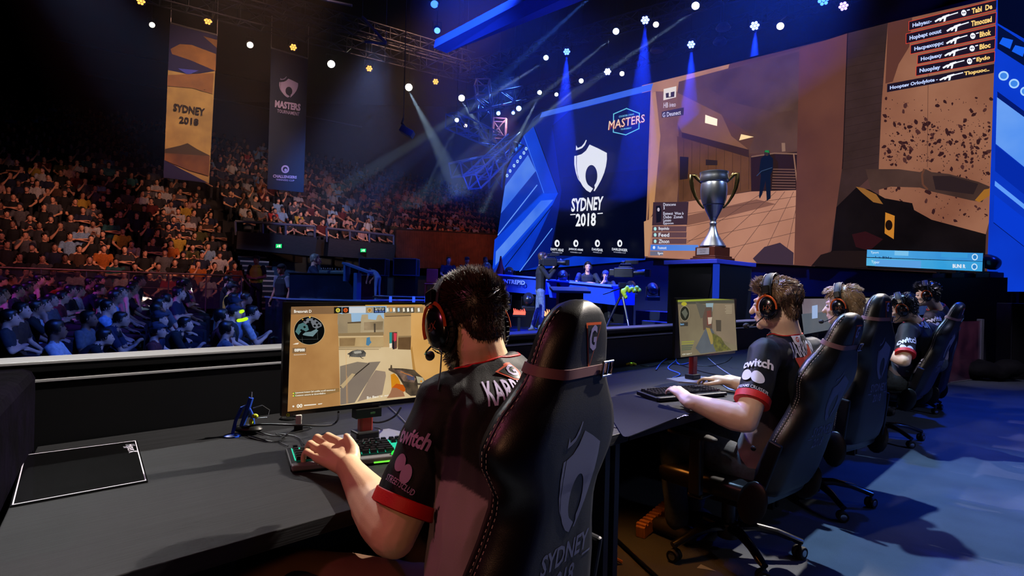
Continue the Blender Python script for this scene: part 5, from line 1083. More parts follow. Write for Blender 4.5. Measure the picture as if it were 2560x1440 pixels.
# haze and the beams in it
hz = MB(); HX = mat('haze', '#ffffff'); HX.node_tree.nodes.clear(); _n = HX.node_tree.nodes; _v = _n.new('ShaderNodeVolumeScatter'); _o = _n.new('ShaderNodeOutputMaterial')
_v.inputs['Density'].default_value = .016; _v.inputs['Anisotropy'].default_value = .25; HX.node_tree.links.new(_v.outputs[0], _o.inputs['Volume'])
hz.mat(HX); hz.hexa([V(p) for p in ((-9, 12.2, 3.4), (3.2, 12.2, 3.4), (1.6, 24.5, 3.4), (-9, 24.5, 3.4), (-9, 8.0, 9.6), (12, 8.0, 9.6), (6, 24.5, 9.6), (-9, 24.5, 9.6))])
tag(hz.build('haze'), 'thin stage haze hanging in front of and beside the big screen', 'haze', kind='stuff')
def beam(px, py, to, pw, ang=2.2, z=8.2, d=None, col='#bfe4ff'):
    p = P(px, py, d) if d else Z(px, py, z); spot('beam_light', p + V((0, -.05, -.12)), to, pw, col, ang, .25, .03)
BP = 36000
beam(1142, 300, P(1062, 480, 16.5), BP*.25, 3.2, d=16.8); beam(1143, 300, P(1088, 500, 16.5), BP*.2, 2.4, d=16.8)
beam(1739, 14, P(1400, 260, 15.5), BP, 3); beam(1540, 78, P(1240, 330, 16.5), BP*.8, 3); beam(1365, 144, P(1080, 330, 16.5), BP*.8, 3)
beam(1349, 231, P(1230, 470, 18), BP*.8, 3); beam(1453, 202, P(1310, 330, 18), BP*.5, 3); beam(1022, 218, P(1075, 330, 18), BP*.7, 3, 8.6); beam(1154, 245, P(1200, 320, 19), BP*.4, 3, 8.6)
beam(1500, -40, P(1180, 260, 15), BP, 4, col='#4a80ff')
for x, y, to in ((1613, 50, (1606, 200)), (1728, 111, (1726, 230)), (1887, 64, (1884, 190)), (1417, 129, (1410, 300))):
    beam(x, y, P(*to, (8.3 - 1.25)*1500/(730 - y)*.96), BP*.9, 16, col='#1434ff')
# ---------------------------------------------------------------- gaming chairs
m_lea = mat('chair_leather', '#0a090b', .36, bump=(420, .07), spec=.5); m_back = mat('chair_back_panel', '#0c0f18', .5, bump=(500, .08)); m_pipe = mat('chair_piping', '#050506', .45)
m_st = mat('stitch_thread', '#d8c4b8', .6); m_strap = mat('strap_webbing', '#6a4a50', .5); m_print = mat('chair_print', '#585f84', .6); m_org = mat('badge_orange', '#c8501c', .5); m_lav = mat('badge_lavender', '#8a86c0', .5)
ROWS = [(0, .2, .06), (.03, .22, .085), (.1, .23, .1), (.2, .228, .1), (.28, .205, .1), (.36, .17, .098), (.42, .152, .098), (.455, .155, .098), (.49, .182, .1), (.525, .21, .1), (.555, .218, .1), (.585, .205, .1), (.62, .182, .098), (.655, .148, .09), (.69, .124, .08), (.73, .113, .074), (.77, .102, .072), (.795, .088, .07), (.815, .073, .064), (.83, .054, .054), (.84, .034, .038), (.845, .014, .016)]
def _row(v):
    for a, b in zip(ROWS, ROWS[1:]):
        if a[0] <= v <= b[0]: f = (v - a[0]) / (b[0] - a[0]); f2 = f*f*(3-2*f); return a[1] + (b[1]-a[1])*f, a[2] + (b[2]-a[2])*f2
    return ROWS[-1][1:]
def _ring(v, grow=0):
    w_, th = _row(v); w_ += grow; wf = .014 * max(0, 1 - v/.66); t2 = th/2 + grow; pts = []
    half = [(0, -t2), (w_*.35, -t2), (w_*.62, -t2*.98), (w_*.74, -t2*.88), (w_*.88, -t2*.45 + wf*.3), (w_*.97, -t2*.05 + wf*.6), (w_, t2*.35 + wf), (w_*.985, t2*.75 + wf), (w_*.92, t2*1.05 + wf), (w_*.8, t2*1.02 + wf*.9), (w_*.62, t2*.75 + wf*.3), (w_*.4, t2*.68), (0, t2*.66)]
    pts = half + [(-x, y) for x, y in half[-2:0:-1]]
    return [V((x, y, v)) for x, y in pts]
VS = [0, .01] + [i*.02 for i in range(1, 42)] + [.832, .842, .845]
def chair_back(parent, mx):
    mb = MB(m_lea); mb.loft([_ring(v) for v in VS])
    for k, f in enumerate(mb.f):                       # the flat rear cover is tinted bluer to stand in for a reflection
        c = sum((mb.v[i] for i in f), V()) / len(f); w_, th = _row(c.z)
        if c.y < -th*.38 and abs(c.x) < w_*.72: mb.mi[k] = 1
    mb.ms.append(m_back); bv = bvh_of(mb); back = mb.build('backrest', parent, smooth='all', mx=mx)
    for sx in (-1, 1):
        sb = MB(m_st); pb = MB(m_pipe)
        pth = []
        for k in range(int(.83/.004)):
            v = .012 + .004*k
            if v > .836: break
            qa = _ring(v)[6 if sx > 0 else -6]; qb = _ring(v)[7 if sx > 0 else -7]; pth.append((qa.lerp(qb, .5), qa.lerp(qb, .2), qa.lerp(qb, .8)))
        pb.tube([p[0] for p in pth[::4]], .003, 6)
        for j in (1, 2):
            for k in range(0, len(pth) - 2, 3):
                a, b = pth[k][j], pth[k+1][j] + (pth[k+1][j] - pth[k][j]) * .5; o_ = V((sx*.0015, -.0012, 0)); sb.tube([a + o_, b + o_], .0008, 4)
        sb.build('stitching', parent, mx=mx); pb.build('piping', parent, smooth=True, mx=mx)
    dz = lambda z, x=0: frame((x, -.3, z), (1, 0, 0), (0, 0, 1))
    pr = MB(); pr.merge(decal(logo(m_print, .02).xf(Matrix.Scale(.22, 4)), dz(.475, .012), bv))
    pr.merge(decal(text('SYDNEY', .062, m_print, .82, .02, sub=.02), dz(.318, .012), bv)); pr.merge(decal(text('2018', .062, m_print, .82, .02, sub=.02), dz(.258, .012), bv))
    for x in (-.085, .109): pr.merge(decal(subdiv(MB(m_print).poly([V((x-.018, .002, 0)), V((x+.018, .002, 0)), V((x+.018, -.003, 0)), V((x-.018, -.003, 0))]), .02), dz(.288), bv))
    pr.build('print', parent, mx=mx)
    bd = MB(); tri = lambda s_: [(-.032*s_, .044*s_), (.032*s_, .044*s_), (0, -.056*s_)]
    bd.merge(decal(shape([tri(1)], m_org, .015), dz(.762), bv)); bd.merge(decal(shape([tri(.86)], m_back, .015), dz(.763), bv, .002)); bd.merge(decal(text('G', .068, m_lav, .62, .035, shear=-.15, sub=.015), dz(.772, .003), bv, .0028)); bd.build('badge', parent, mx=mx)
    # strap round the headrest
    vs = .706; r0, r1 = _ring(vs - .009, .003), _ring(vs + .01, .003); q0, q1 = _ring(vs - .009, .0005), _ring(vs + .01, .0005)
    t_ = MB(m_strap).loft([q0, r0, r1, q1], cap=False).build('strap', parent, smooth=True, mx=mx)
    y_ = -_row(vs)[1]/2 - .007; bk = MB(m_chrome).tube([(.05, y_, vs - .014), (.092, y_, vs - .014), (.092, y_, vs + .016), (.05, y_, vs + .016), (.05, y_, vs - .014)], .003, 6).cyl((.071, y_, vs - .014), (.071, y_, vs + .016), .0025, 6)
    bk.build('buckle', t_)
    return back
def gaming_chair(T, yaw, rec, label, seat_z=.47):
    """T: the top of the headrest; the back leans by rec degrees, the base stands under the seat"""
    M3 = Matrix.Rotation(yaw, 3, 'Z'); H = .845; off = V((0, -.27 - H*math.sin(R(rec)), 0)); base = V((T.x, T.y, 0)) - M3 @ off; pz = T.z - H*math.cos(R(rec))
    t = thing('gaming_chair', label, 'chair', base, yaw, 'black gaming chairs along the desks')
    chair_back(t, MT((0, -.27, pz), rot(rec)))
    sz = pz - .02
    sb = MB(m_lea)
    for y, w_, h in ((-.27, .2, .05), (-.25, .235, .075), (-.1, .25, .08), (.1, .262, .08), (.2, .262, .075), (.235, .245, .05), (.245, .2, .02)):
        n = 20; g_ = []
        for q in range(n):
            a = 2*PI*q/n; x = math.cos(a); z = math.sin(a); x = math.copysign(abs(x)**.55, x)*w_; z = math.copysign(abs(z)**.6, z)*h*.55
            if z > 0: z += .035*(abs(x)/.26)**4
            g_.append(V((x, y, sz + z)))
        sb.mat(m_lea); sb.v.extend(g_)
    n = 20
    for k in range(6):
        for i in range(n): j = (i+1) % n; sb.f.append([k*n+i, (k+1)*n+i, (k+1)*n+j, k*n+j]); sb.mi.append(0); sb.fc.append(None)
    sb.f += [list(range(n)), [6*n+i for i in range(n)][::-1]]; sb.mi += [0, 0]; sb.fc += [None, None]; sb.build('seat', t, smooth='all')
    st_ = MB(m_st)
    for k in range(26):
        a = PI*1.12*k/26 - .2; st_.tube([V((.264*math.cos(a), .0 + .24*math.sin(a)*1.0, sz + .004)), V((.264*math.cos(a+.05), .24*math.sin(a+.05), sz + .004))], .0012, 4)
    st_.build('seat_stitching', t)
    for sx in (-1, 1):
        c = MB(m_black).ell((sx*.262, -.255, sz + .0), (.014, .065, .1), rot(rec), 16, 8).build('pivot_cover', t, smooth=True)
        MB(m_metal).box((sx*.245, -.27 - .1*math.sin(R(rec)), sz + .15), (.022, .06, .26), rot(rec)).cyl((sx*.245, -.25, sz + .23), (sx*.262, -.25, sz + .23), .012, 10).build('recliner_bracket', t, bevel=.008)
        MB(m_black).box((sx*.29, 0, sz + .1), (.035, .06, .26)).box((sx*.22, 0, sz - .035), (.16, .08, .02)).build('arm_post', t, bevel=.008)
        MB(m_rubber).tube([(sx*.29, -.07, sz + .237), (sx*.29, -.04, sz + .24), (sx*.29, .06, sz + .24), (sx*.285, .13, sz + .235)], [.03, .032, .033, .028], 12, flat=.42, up=(0, 0, 1), rnd=True).build('arm_pad', t, smooth='all')
    MB(m_metal).box((0, -.02, sz - .075), (.22, .26, .05)).build('tilt_mechanism', t, bevel=.01); MB(m_metal).tube([(.1, 0, sz - .08), (.22, .02, sz - .09), (.28, .02, sz - .1)], .007, 6).build('lever', t)
    MB(m_black).cyl((0, 0, .09), (0, 0, .3), .032, 16).cyl((0, 0, .3), (0, 0, sz - .07), .02, 12).build('gas_lift', t, smooth=True)
    MB(m_black).lathe([(.05, .07), (.055, .12), (.05, .14), (.03, .145)], n=16).build('hub', t, smooth=True)
    m_arm = mat('base_arm', '#0a0b10', .25, coat=.6)
    for k in range(5):
        a = 2*PI*k/5 + .35; d = V((math.cos(a), math.sin(a), 0)); p = [d*.03 + UP*.12, d*.12 + UP*.13, d*.22 + UP*.115, d*.31 + UP*.085, d*.335 + UP*.078]
        MB(m_arm).tube(p, [.03, .026, .022, .02, .018], 10, up=UP, flat=.8).build('base_arm', t, smooth=True)
        c0 = d*.325; e = V((-d.y, d.x, 0)); ax = (e*math.cos(.6*k) + d*math.sin(.6*k)).normalized(); q = ax.to_track_quat('Z', 'Y').to_matrix(); cs = MB(m_rubber)
        for s_ in (-1, 1):
            cs.mat(m_rubber).lathe([(.012, -.011), (.027, -.011), (.03, -.006), (.03, .006), (.027, .011), (.012, .011)], n=18, mx=q, c=c0 + UP*.03 + ax*s_*.014)
        cs.mat(m_chrome).lathe([(.0, -.0262), (.013, -.0262), (.016, -.0255), (.0165, .0255), (.013, .0262), (.0, .0262)], n=16, mx=q, c=c0 + UP*.03)
        cs.mat(m_black).cyl(c0 + UP*.045, c0 + UP*.085, .008, 8).build('caster', t, smooth=True)
    return t, base, M3
GC = [gaming_chair(P(1456, 750, 1.22), R(54), 9, 'gaming chair with white stitching and SYDNEY 2018 print, nearest the camera'),
      gaming_chair(P(2137, 783, 2.5), RZ - R(6), 19, 'reclined gaming chair of the player whose jersey shows the orange shield'),
      gaming_chair(P(2206, 734, 3.35), RZ - R(10), 7, 'upright gaming chair of the blond player in the middle of the row'),
      gaming_chair(P(2404, 756, 4.9), RZ - R(3), 20, 'strongly reclined gaming chair standing free in front of the glossy panel'),
      gaming_chair(P(2392, 790, 6.5), RZ, 10, 'gaming chair farthest away, mostly hidden by the reclined one')]

# ---------------------------------------------------------------- monitors
m_bez = mat('bezel', '#060607', .3, coat=.3)
def monitor(c4, d4, label, neck=None, inner=None, red=False):
    """c4 outer corners TL TR BR BL seen at depths d4; the housing gets real depth behind"""
    TL, TR, BR, BL = [P(x, y, d) for (x, y), d in zip(c4, d4)]
    xd = (TR + BR - TL - BL); xd.z = 0; xd.normalize(); n = xd.cross(UP); n = n if n.dot(CAM - TL) > 0 else -n
    c = (TL + TR + BL + BR) / 4; foot = V((c.x, c.y, DESK)) - n * .09
    t = thing('monitor', label, 'monitor', foot, group='monitors on the player desks'); iv = MT(-foot)
    w_ = ((TR - TL).length + (BR - BL).length)/2; h = (TL.z - BL.z + TR.z - BR.z)/2; zc = c.z
    A = lambda x, z, y=0: c + xd*x + UP*z - n*y
    hb = MB(m_bez); r = lambda w2, h2, y: [A(-w2, -h2, y), A(w2, -h2, y), A(w2, h2, y), A(-w2, h2, y)]
    hb.loft([r(w_/2, h/2, 0), r(w_/2, h/2, .018), r(w_/2 - .03, h/2 - .03, .034), r(w_/2 - .1, h/2 - .07, .045)]); hb.xf(iv).build('housing', t)
    MB(mat('neck_red' if red else 'neck_dark', '#8a1c14' if red else '#14141a', .35, coat=.3)).prism([foot + xd*sx*.022 + n*sy*.016 + UP*.02 for sx, sy in ((-1, -1), (1, -1), (1, 1), (-1, 1))], (0, 0, zc - .02 - DESK)).xf(iv).build('neck', t, bevel=.006)
    MB(m_black).prism([A(-.04, -.05, .03), A(.04, -.05, .03), A(.04, .05, .03), A(-.04, .05, .03)], -n*.06).xf(iv).build('mount', t)
    MB(mat('monitor_base', '#8c8c94', .4, .3)).prism([foot + xd*x + n*y for x, y in ((-.13, -.09), (.13, -.09), (.16, .02), (.09, .12), (-.09, .12), (-.16, .02))], (0, 0, .008)).xf(iv).build('base_plate', t)
    MB(m_black).prism([foot + xd*sx*.04 + n*sy*.03 + UP*.008 for sx, sy in ((-1, -1), (1, -1), (1, 1), (-1, 1))], (0, 0, .03)).xf(iv).build('foot_collar', t, bevel=.006)
    pic = Pic(c + n*.0006, n, .0004); return t, pic, iv, A, foot, xd, n
mt1, p_, iv1, A1, foot1, xd1, n1 = monitor([(713, 759), (1146, 753), (1142, 992), (702, 1044)], (1.74, 2.10, 2.10, 1.74), 'large monitor with a sandy first person game view, nearest on the left', red=True)
Mz = lambda pts: zq(pts, 680, 740, 4.5)
sand = E('#b88a54', 1, (7, '#a67a48')); lite = E('#dcc49a', 1, (5, '#d0b486'))
p_.poly([(728, 767), (1138, 761), (1136, 981), (719, 1029)], E('#c2935c', 1, (4, '#b08250')))
p_.poly(Mz([(217, 122), (738, 120), (766, 1232), (175, 1302)]), E('#b48650', 1, (9, '#a07242')))
p_.poly(Mz([(217, 122), (738, 120), (738, 200), (213, 208)]), E('#8a6a48', 1, (5, '#7a5a3c')))
p_.poly(Mz([(738, 120), (1290, 112), (1290, 300), (740, 320)]), E('#7aa4cc', 1, (5, '#a8c0d0')))
p_.poly(Mz([(738, 190), (790, 205), (830, 190), (890, 200), (895, 290), (1000, 300), (1000, 420), (745, 460)]), E('#8a7a60', 1, (12, '#a08c6c')))
p_.poly(Mz([(1000, 260), (1010, 210), (1080, 205), (1082, 260), (1170, 270), (1180, 240), (1190, 215), (1220, 212), (1245, 250), (1260, 260), (1262, 430), (995, 425)]), E('#9c8a6c', 1, (12, '#b8a480')))
p_.poly(Mz([(850, 300), (995, 300), (992, 420), (852, 425)]), E('#a08c68')); p_.poly(Mz([(850, 295), (1000, 285), (1002, 305), (850, 310)]), E('#5c4c38'))
p_.poly(Mz([(1035, 295), (1250, 285), (1245, 380), (1035, 385)]), E('#a89070', 1, (14, '#7a684c'))); p_.poly(Mz([(1145, 310), (1165, 310), (1165, 420), (1148, 420)]), E('#4a4034'))
p_.poly(Mz([(742, 420), (1255, 405), (1255, 450), (745, 455)]), E('#8c7450')); p_.poly(Mz([(745, 452), (1255, 446), (1250, 462), (747, 468)]), E('#cbb084'))
p_.poly(Mz([(747, 466), (1258, 460), (1262, 570), (752, 575)]), E('#c4a878', 1, (9, '#a88a5c'))); p_.poly(Mz([(758, 475), (940, 472), (930, 560), (760, 565)]), E('#9c7e54', 1, (12, '#7a6040')))
p_.poly(Mz([(1260, 190), (1570, 180), (1562, 590), (1262, 575)]), E('#c0a070', 1, (6, '#ae8c5e'))); p_.poly(Mz([(1260, 185), (1580, 180), (1570, 225), (1270, 235)]), E('#9a7c52')); p_.poly(Mz([(1275, 225), (1570, 216), (1568, 224), (1275, 234)]), E('#5e4a34'))
p_.poly(Mz([(750, 575), (1600, 575), (1700, 1130), (770, 1230)]), E('#d6be94', 1, (5, '#c8ac80')))
for k, (y0, y1) in enumerate(((568, 574), (580, 586), (595, 603))): p_.poly(Mz([(750, y0), (1255 - 25*k, y0 + 2), (1250 - 25*k, y1), (750, y1 + 2)]), E('#8a7454'))
p_.poly(Mz([(1565, 185), (1850, 180), (2060, 560), (2050, 1090), (1900, 1100), (1620, 1000), (1560, 600)]), E('#c8944e', 1, (5, '#d8a868')))
p_.poly(Mz([(1560, 600), (1575, 560), (1640, 1010), (1600, 980)]), E('#b08040'))
p_.poly(Mz([(1320, 408), (1408, 405), (1405, 590), (1372, 600), (1322, 560)]), E('#5a3a34')); p_.poly(Mz([(1322, 412), (1350, 410), (1348, 530), (1324, 540)]), E('#2a8a84')); p_.poly(Mz([(1370, 415), (1405, 420), (1398, 500), (1372, 515)]), E('#d23a4a')); p_.poly(Mz([(1355, 500), (1372, 500), (1376, 598), (1358, 600)]), E('#1c1c24'))
p_.poly(Mz([(1320, 535), (1350, 530), (1350, 580), (1322, 585)]), E('#e8dcc4')); p_.poly(Mz([(1420, 460), (1565, 455), (1560, 605), (1415, 600)]), E('#6e5234', 1, (16, '#5a4028'))); p_.poly(Mz([(1420, 450), (1567, 446), (1566, 462), (1420, 468)]), E('#8e7450'))
p_.poly(Mz([(1065, 470), (1100, 460), (1105, 500), (1120, 520), (1085, 560), (1058, 550)]), E('#4a7a9a'))
# shadows of buildings and the wrecked bike lying in the game picture
p_.poly(Mz([(765, 790), (960, 740), (1010, 745), (1100, 755), (765, 1030)]), E('#7e7060', 1, (6, '#8a7c6a'))); p_.poly(Mz([(1090, 745), (1222, 736), (1130, 880), (930, 1200), (770, 1225), (768, 1040)]), E('#7c6e62', 1, (6, '#887a68')))
p_.poly(Mz([(1165, 835), (1275, 850), (1282, 900), (1240, 1110), (960, 1190), (1080, 960)]), E('#8e7a68', 1, (5, '#9a8674'))); p_.line(Mz([(767, 1030), (1095, 758)]), 2.4, E('#2c241e')); p_.poly(Mz([(768, 1010), (900, 870), (940, 880), (800, 1040)]), E('#b8a078'))
p_.poly(Mz([(850, 650), (905, 615), (960, 605), (1030, 610), (1058, 640), (1050, 680), (1000, 690), (890, 685)]), E('#3e3a36', 1, (60, '#7a746a'))); p_.line(Mz([(850, 655), (880, 640), (875, 690)]), 1.6, E('#2a2624')); p_.line(Mz([(990, 680), (1010, 700), (1030, 705)]), 1.4, E('#2a2624')); p_.poly(Mz([(920, 625), (1000, 618), (1010, 640), (930, 650)]), E('#a8a294'))
# game HUD
p_.text('Brezorait D', Mz([(248, 157), (444, 155), (444, 188), (248, 190)]), E('#f0ece0'), .02)
for x0, x1, c in ((697, 785, '#16140f'), (790, 866, '#180f0a'), (868, 1055, '#c8ccd0'), (1056, 1142, '#9a8a70'), (1144, 1274, '#141c34'), (1290, 1390, '#88806c'), (1392, 1470, '#6a5c48'), (1472, 1605, '#5c5240'), (1610, 1700, '#8a7450')):
    p_.poly(Mz([(x0, 126), (x1, 124), (x1, 190), (x0, 196 if x0 < 868 else 192)]), E(c))
for x, c in ((742, '#e8d850'), (828, '#e86020'), (1098, '#d8a050')): X, Y = Mz([(x, 160)])[0]; p_.disc(X, Y, 5.2, E(c)); p_.disc(X, Y, 2.8, E('#1a1610')); p_.disc(X, Y, 1.4, E(c))
p_.text('TimeoutScore', Mz([(1155, 128), (1262, 128), (1262, 142), (1155, 142)]), E('#e8e0b0')); p_.text('88 VS 07', Mz([(1160, 146), (1262, 146), (1262, 162), (1160, 162)]), E('#e8e0c8')); p_.text('BDE: AFE DF', Mz([(1158, 168), (1264, 168), (1264, 184), (1158, 184)]), E('#7a9ae8'))
for x, c in ((1300, '#d8d4c8'), (1338, '#d89040'), (1372, '#e8e4d8'), (1424, '#a8c8e0'), (1482, '#e0d8c0'), (1530, '#f0ece0'), (1575, '#e8e4d8'), (1650, '#e8e4d8')): X, Y = Mz([(x, 156)])[0]; p_.poly([(X-2.6, Y-4), (X+2, Y-5), (X+3, Y+4), (X-2, Y+5)], E(c))
cx, cy_ = Mz([(420, 390)])[0]; p_.disc(cx, cy_, 38.5, E('#c8b890'), 35.5, 40); p_.disc(cx, cy_, 37.8, E('#060808'), 34.8, 40)
p_.poly(Mz([(262, 400), (300, 320), (350, 300), (400, 330), (415, 380), (380, 400), (350, 380), (318, 410), (300, 440)]), E('#4a7070')); p_.poly(Mz([(345, 430), (375, 408), (440, 400), (500, 370), (520, 390), (460, 455), (400, 450), (350, 440)]), E('#6a8488'))
p_.poly(Mz([(350, 290), (400, 250), (470, 250), (555, 310), (560, 340), (500, 370), (460, 350), (440, 300), (400, 300), (380, 320)]), E('#6a6e74'))
for x, y in ((372, 275), (425, 290), (470, 262), (505, 300), (480, 335), (525, 330), (330, 385), (365, 350)): p_.poly(Mz([(x-16, y), (x, y-16), (x+18, y), (x+2, y+15)]), E('#0a0c0c'))
p_.line(Mz([(300, 490), (520, 485)]), .4, E('#5a6060')); p_.line(Mz([(510, 380), (515, 490)]), .4, E('#5a6060')); p_.line(Mz([(340, 460), (345, 540)]), .4, E('#5a6060')); p_.disc(*Mz([(425, 238)])[0], 2.2, E('#e8b840')); p_.disc(*Mz([(345, 265)])[0], 1.8, E('#c89030'))
p_.poly(Mz([(230, 585), (385, 578), (382, 636), (230, 645)]), E('#7e6040')); p_.text('00F000', Mz([(252, 592), (370, 590), (370, 624), (252, 628)]), E('#f4f0e4'), .04); p_.text('Eonoortmerte', Mz([(247, 656), (385, 648), (385, 660), (247, 668)]), E('#e8e0d0'))
p_.poly(Mz([(232, 545), (268, 530), (305, 525), (290, 545)]), E('#e8d8c0')); p_.poly(Mz([(225, 1080), (755, 1035), (760, 1075), (605, 1112), (232, 1140)]), E('#8e6c40'))
for (x0, y0, x1, y1, t_) in ((262, 1080, 710, 1046, 'Lttomont lvcteot Caf cottEtt eoodl tosonoo.d'), (262, 1112, 602, 1084, 'Cottwot omore te tlowrtEtEro')): p_.text(t_, Mz([(x0, y0), (x1, y0 + (y1-y0)), (x1, y1 + 18), (x0, y0 + 18)]), E('#f4f0e0'), .02)
for y in (1096, 1124): p_.disc(*Mz([(240, y)])[0], 1.8, E('#e8d840')); p_.disc(*Mz([(256, y - 1)])[0], 1.6, E('#3aa040'))
p_.text('00', Mz([(278, 1218), (342, 1212), (342, 1254), (278, 1260)]), E('#f4f0e0'), .03); p_.poly(Mz([(360, 1225), (497, 1214), (497, 1224), (360, 1237)]), E('#f0e8d8')); p_.disc(*Mz([(240, 1242)])[0], 2.4, E('#e8e0d0')); p_.poly(Mz([(518, 1212), (568, 1206), (560, 1216), (520, 1222)]), E('#e8e0d0'))
p_.text('Bo Bao: u: ootooo', Mz([(1068, 1130), (1400, 1095), (1400, 1112), (1068, 1160)]), E('#f0e8d8'), .02); p_.line(Mz([(832, 600), (840, 1215)]), .7, E('#d8a060')); p_.line(Mz([(845, 900), (852, 1210)]), .7, E('#d8a060'))
# gloved hand and rifle in the game picture
p_.poly(Mz([(1335, 885), (1375, 870), (1420, 920), (1440, 970), (1450, 1020), (1345, 1050), (1340, 960)]), E('#d8901c', 1, (14, '#b8701a'))); p_.poly(Mz([(1350, 1030), (1400, 985), (1480, 1000), (1510, 1060), (1480, 1080), (1430, 1050)]), E('#c85a14', 1, (14, '#a84a10'))); p_.poly(Mz([(1350, 1032), (1400, 1035), (1475, 1075), (1495, 1130), (1290, 1150), (1330, 1090)]), E('#9a6a4c'))
p_.poly(Mz([(1310, 815), (1330, 810), (1335, 775), (1350, 778), (1352, 812), (1470, 815), (1600, 830), (1640, 870), (1700, 920), (1730, 975), (1740, 1010), (1850, 1055), (1800, 1110), (1560, 1125), (1500, 1080), (1500, 1040), (1440, 940), (1400, 880), (1312, 835)]), E('#2c2620', 1, (30, '#5a4a38')))
p_.poly(Mz([(1350, 820), (1440, 830), (1560, 880), (1620, 930), (1600, 975), (1480, 960), (1440, 900)]), E('#8a6c58', 1, (40, '#3c3230'))); p_.poly(Mz([(1510, 890), (1600, 900), (1605, 950), (1530, 940)]), E('#4c4a60')); p_.poly(Mz([(1620, 900), (1700, 920), (1720, 985), (1640, 980)]), E('#b0a484')); p_.poly(Mz([(1640, 1000), (1740, 1005), (1790, 1060), (1750, 1110), (1650, 1080)]), E('#c8b894', 1, (20, '#a08c68'))); p_.disc(*Mz([(1678, 960)])[0], 2.4, E('#d88a20')); p_.line(Mz([(1445, 850), (1585, 905)]), 1.2, E('#d87a28'))
p_.poly(Mz([(1900, 885), (2030, 875), (2030, 915), (1900, 925)]), E('#b8976a')); p_.poly(Mz([(1960, 890), (2000, 887), (2000, 905), (1960, 910)]), E('#8aa8d0'))
p_.poly(Mz([(1050, 102), (1690, 96), (1690, 102), (1050, 108)]), E('#d8a83c'))
put(p_, 'screen_picture', mt1, iv1)
bz = Pic(p_.p0, n1, .0004); bz.text('ZOWIE', Mz([(1125, 1210), (1222, 1202), (1222, 1218), (1125, 1228)]), mat('bezel_grey', '#5c5c60', .5)); bz.disc(*Mz([(178, 1338)])[0], 3.8, mat('sticker_green', '#a8c820', .5)); bz.disc(*Mz([(178, 1338)])[0], 2, m_bez); bz.poly(Mz([(190, 1322), (196, 1322), (198, 1355), (192, 1355)]), mat('sticker_green', '#a8c820')); bz.line(Mz([(210, 1325), (240, 1322), (240, 1348), (212, 1350)]), .7, mat('bezel_grey', '#5c5c60'), True)
put(bz, 'bezel_marks', mt1, iv1)
sw_ = MB(m_black); q = ONP(917, 1026, p_.p0 + n1*.0, n1); sw_.box((0, 0, -.006), (.085, .035, .028), Matrix.Rotation(math.atan2(xd1.y, xd1.x), 3, 'Z')); sw_.mat(mat('sticker_dim_green', '#3a6a40', .5)).box(n1*.0185 + V((0, 0, -.006)) + xd1*.012, (.016, .001, .006), Matrix.Rotation(math.atan2(xd1.y, xd1.x), 3, 'Z')); sw_.xf(MT(q - foot1)).build('control_puck', mt1, bevel=.002)

mt2, p_, iv2, A2, foot2, xd2, n2 = monitor([(1685, 746), (1836, 745.5), (1843, 880), (1692, 900)], (3.3, 3.66, 3.66, 3.3), 'monitor showing a dim grey game alley, in front of the second player', red=True)
Mz = lambda pts: zq(pts, 1560, 640, 3.13)
p_.poly(Mz([(420, 348), (862, 342), (886, 738), (444, 792)]), E('#7a7058', 1, (5, '#6a5e4c'))); p_.poly(Mz([(420, 348), (862, 342), (863, 370), (421, 378)]), E('#4c4a40'))
p_.poly(Mz([(560, 360), (640, 385), (640, 470), (600, 490)]), E('#5a564c')); p_.poly(Mz([(640, 370), (700, 368), (690, 440), (670, 430), (650, 450)]), E('#8aa0a8')); p_.poly(Mz([(700, 370), (863, 372), (880, 700), (770, 660), (690, 570)]), E('#786a58', 1, (5, '#84745e')))
p_.poly(Mz([(615, 480), (640, 400), (690, 400), (690, 570), (620, 580)]), E('#5a4a40')); p_.poly(Mz([(648, 430), (680, 425), (682, 540), (650, 545)]), E('#6e4038')); p_.poly(Mz([(655, 480), (690, 478), (684, 530), (660, 535)]), E('#b8a894'))
p_.poly(Mz([(640, 565), (690, 570), (770, 740), (600, 765), (560, 720)]), E('#5c6268', 1, (8, '#50545a'))); p_.poly(Mz([(640, 560), (670, 565), (700, 640), (695, 690), (680, 690)]), E('#94804a')); p_.poly(Mz([(690, 600), (760, 640), (790, 690), (840, 735), (720, 750), (700, 700)]), E('#4a4a30', 1, (40, '#747034')))
p_.poly(Mz([(718, 500), (760, 502), (760, 590), (722, 588)]), E('#4c443a')); X, Y = Mz([(475, 450)])[0]; p_.disc(X, Y, 12, E('#9a9078'), 19); p_.disc(X, Y, 11.2, E('#26261f'), 18); p_.poly(Mz([(450, 440), (480, 410), (500, 450), (480, 490)]), E('#5a5c50'))
p_.poly(Mz([(440, 520), (500, 518), (500, 548), (440, 550)]), E('#3a3630')); p_.text('bomt', Mz([(442, 525), (470, 524), (470, 540), (442, 542)]), E('#7ab0e0'))
for k, y in enumerate((668, 684, 700, 716, 730)): p_.poly(Mz([(450, y), (550 - 6*k, y - 6), (550 - 6*k, y + 4), (450, y + 10)]), E('#8a8a40' if k < 2 else '#58604c'))
p_.text('4 BH: hupper 5', Mz([(455, 765), (530, 756), (530, 770), (455, 780)]), E('#d8d8c8')); p_.poly(Mz([(420, 345), (700, 333), (862, 342), (700, 346), (620, 352), (420, 360)]), E('#8a9438')); p_.disc(*Mz([(470, 375)])[0], 7, E('#a8a030'), 5)
for k in range(6): p_.poly(Mz([(790 + 8*(k % 2), 385 + 12*k), (845, 383 + 12*k), (845, 389 + 12*k), (790 + 8*(k % 2), 391 + 12*k)]), E('#9a8c74'))
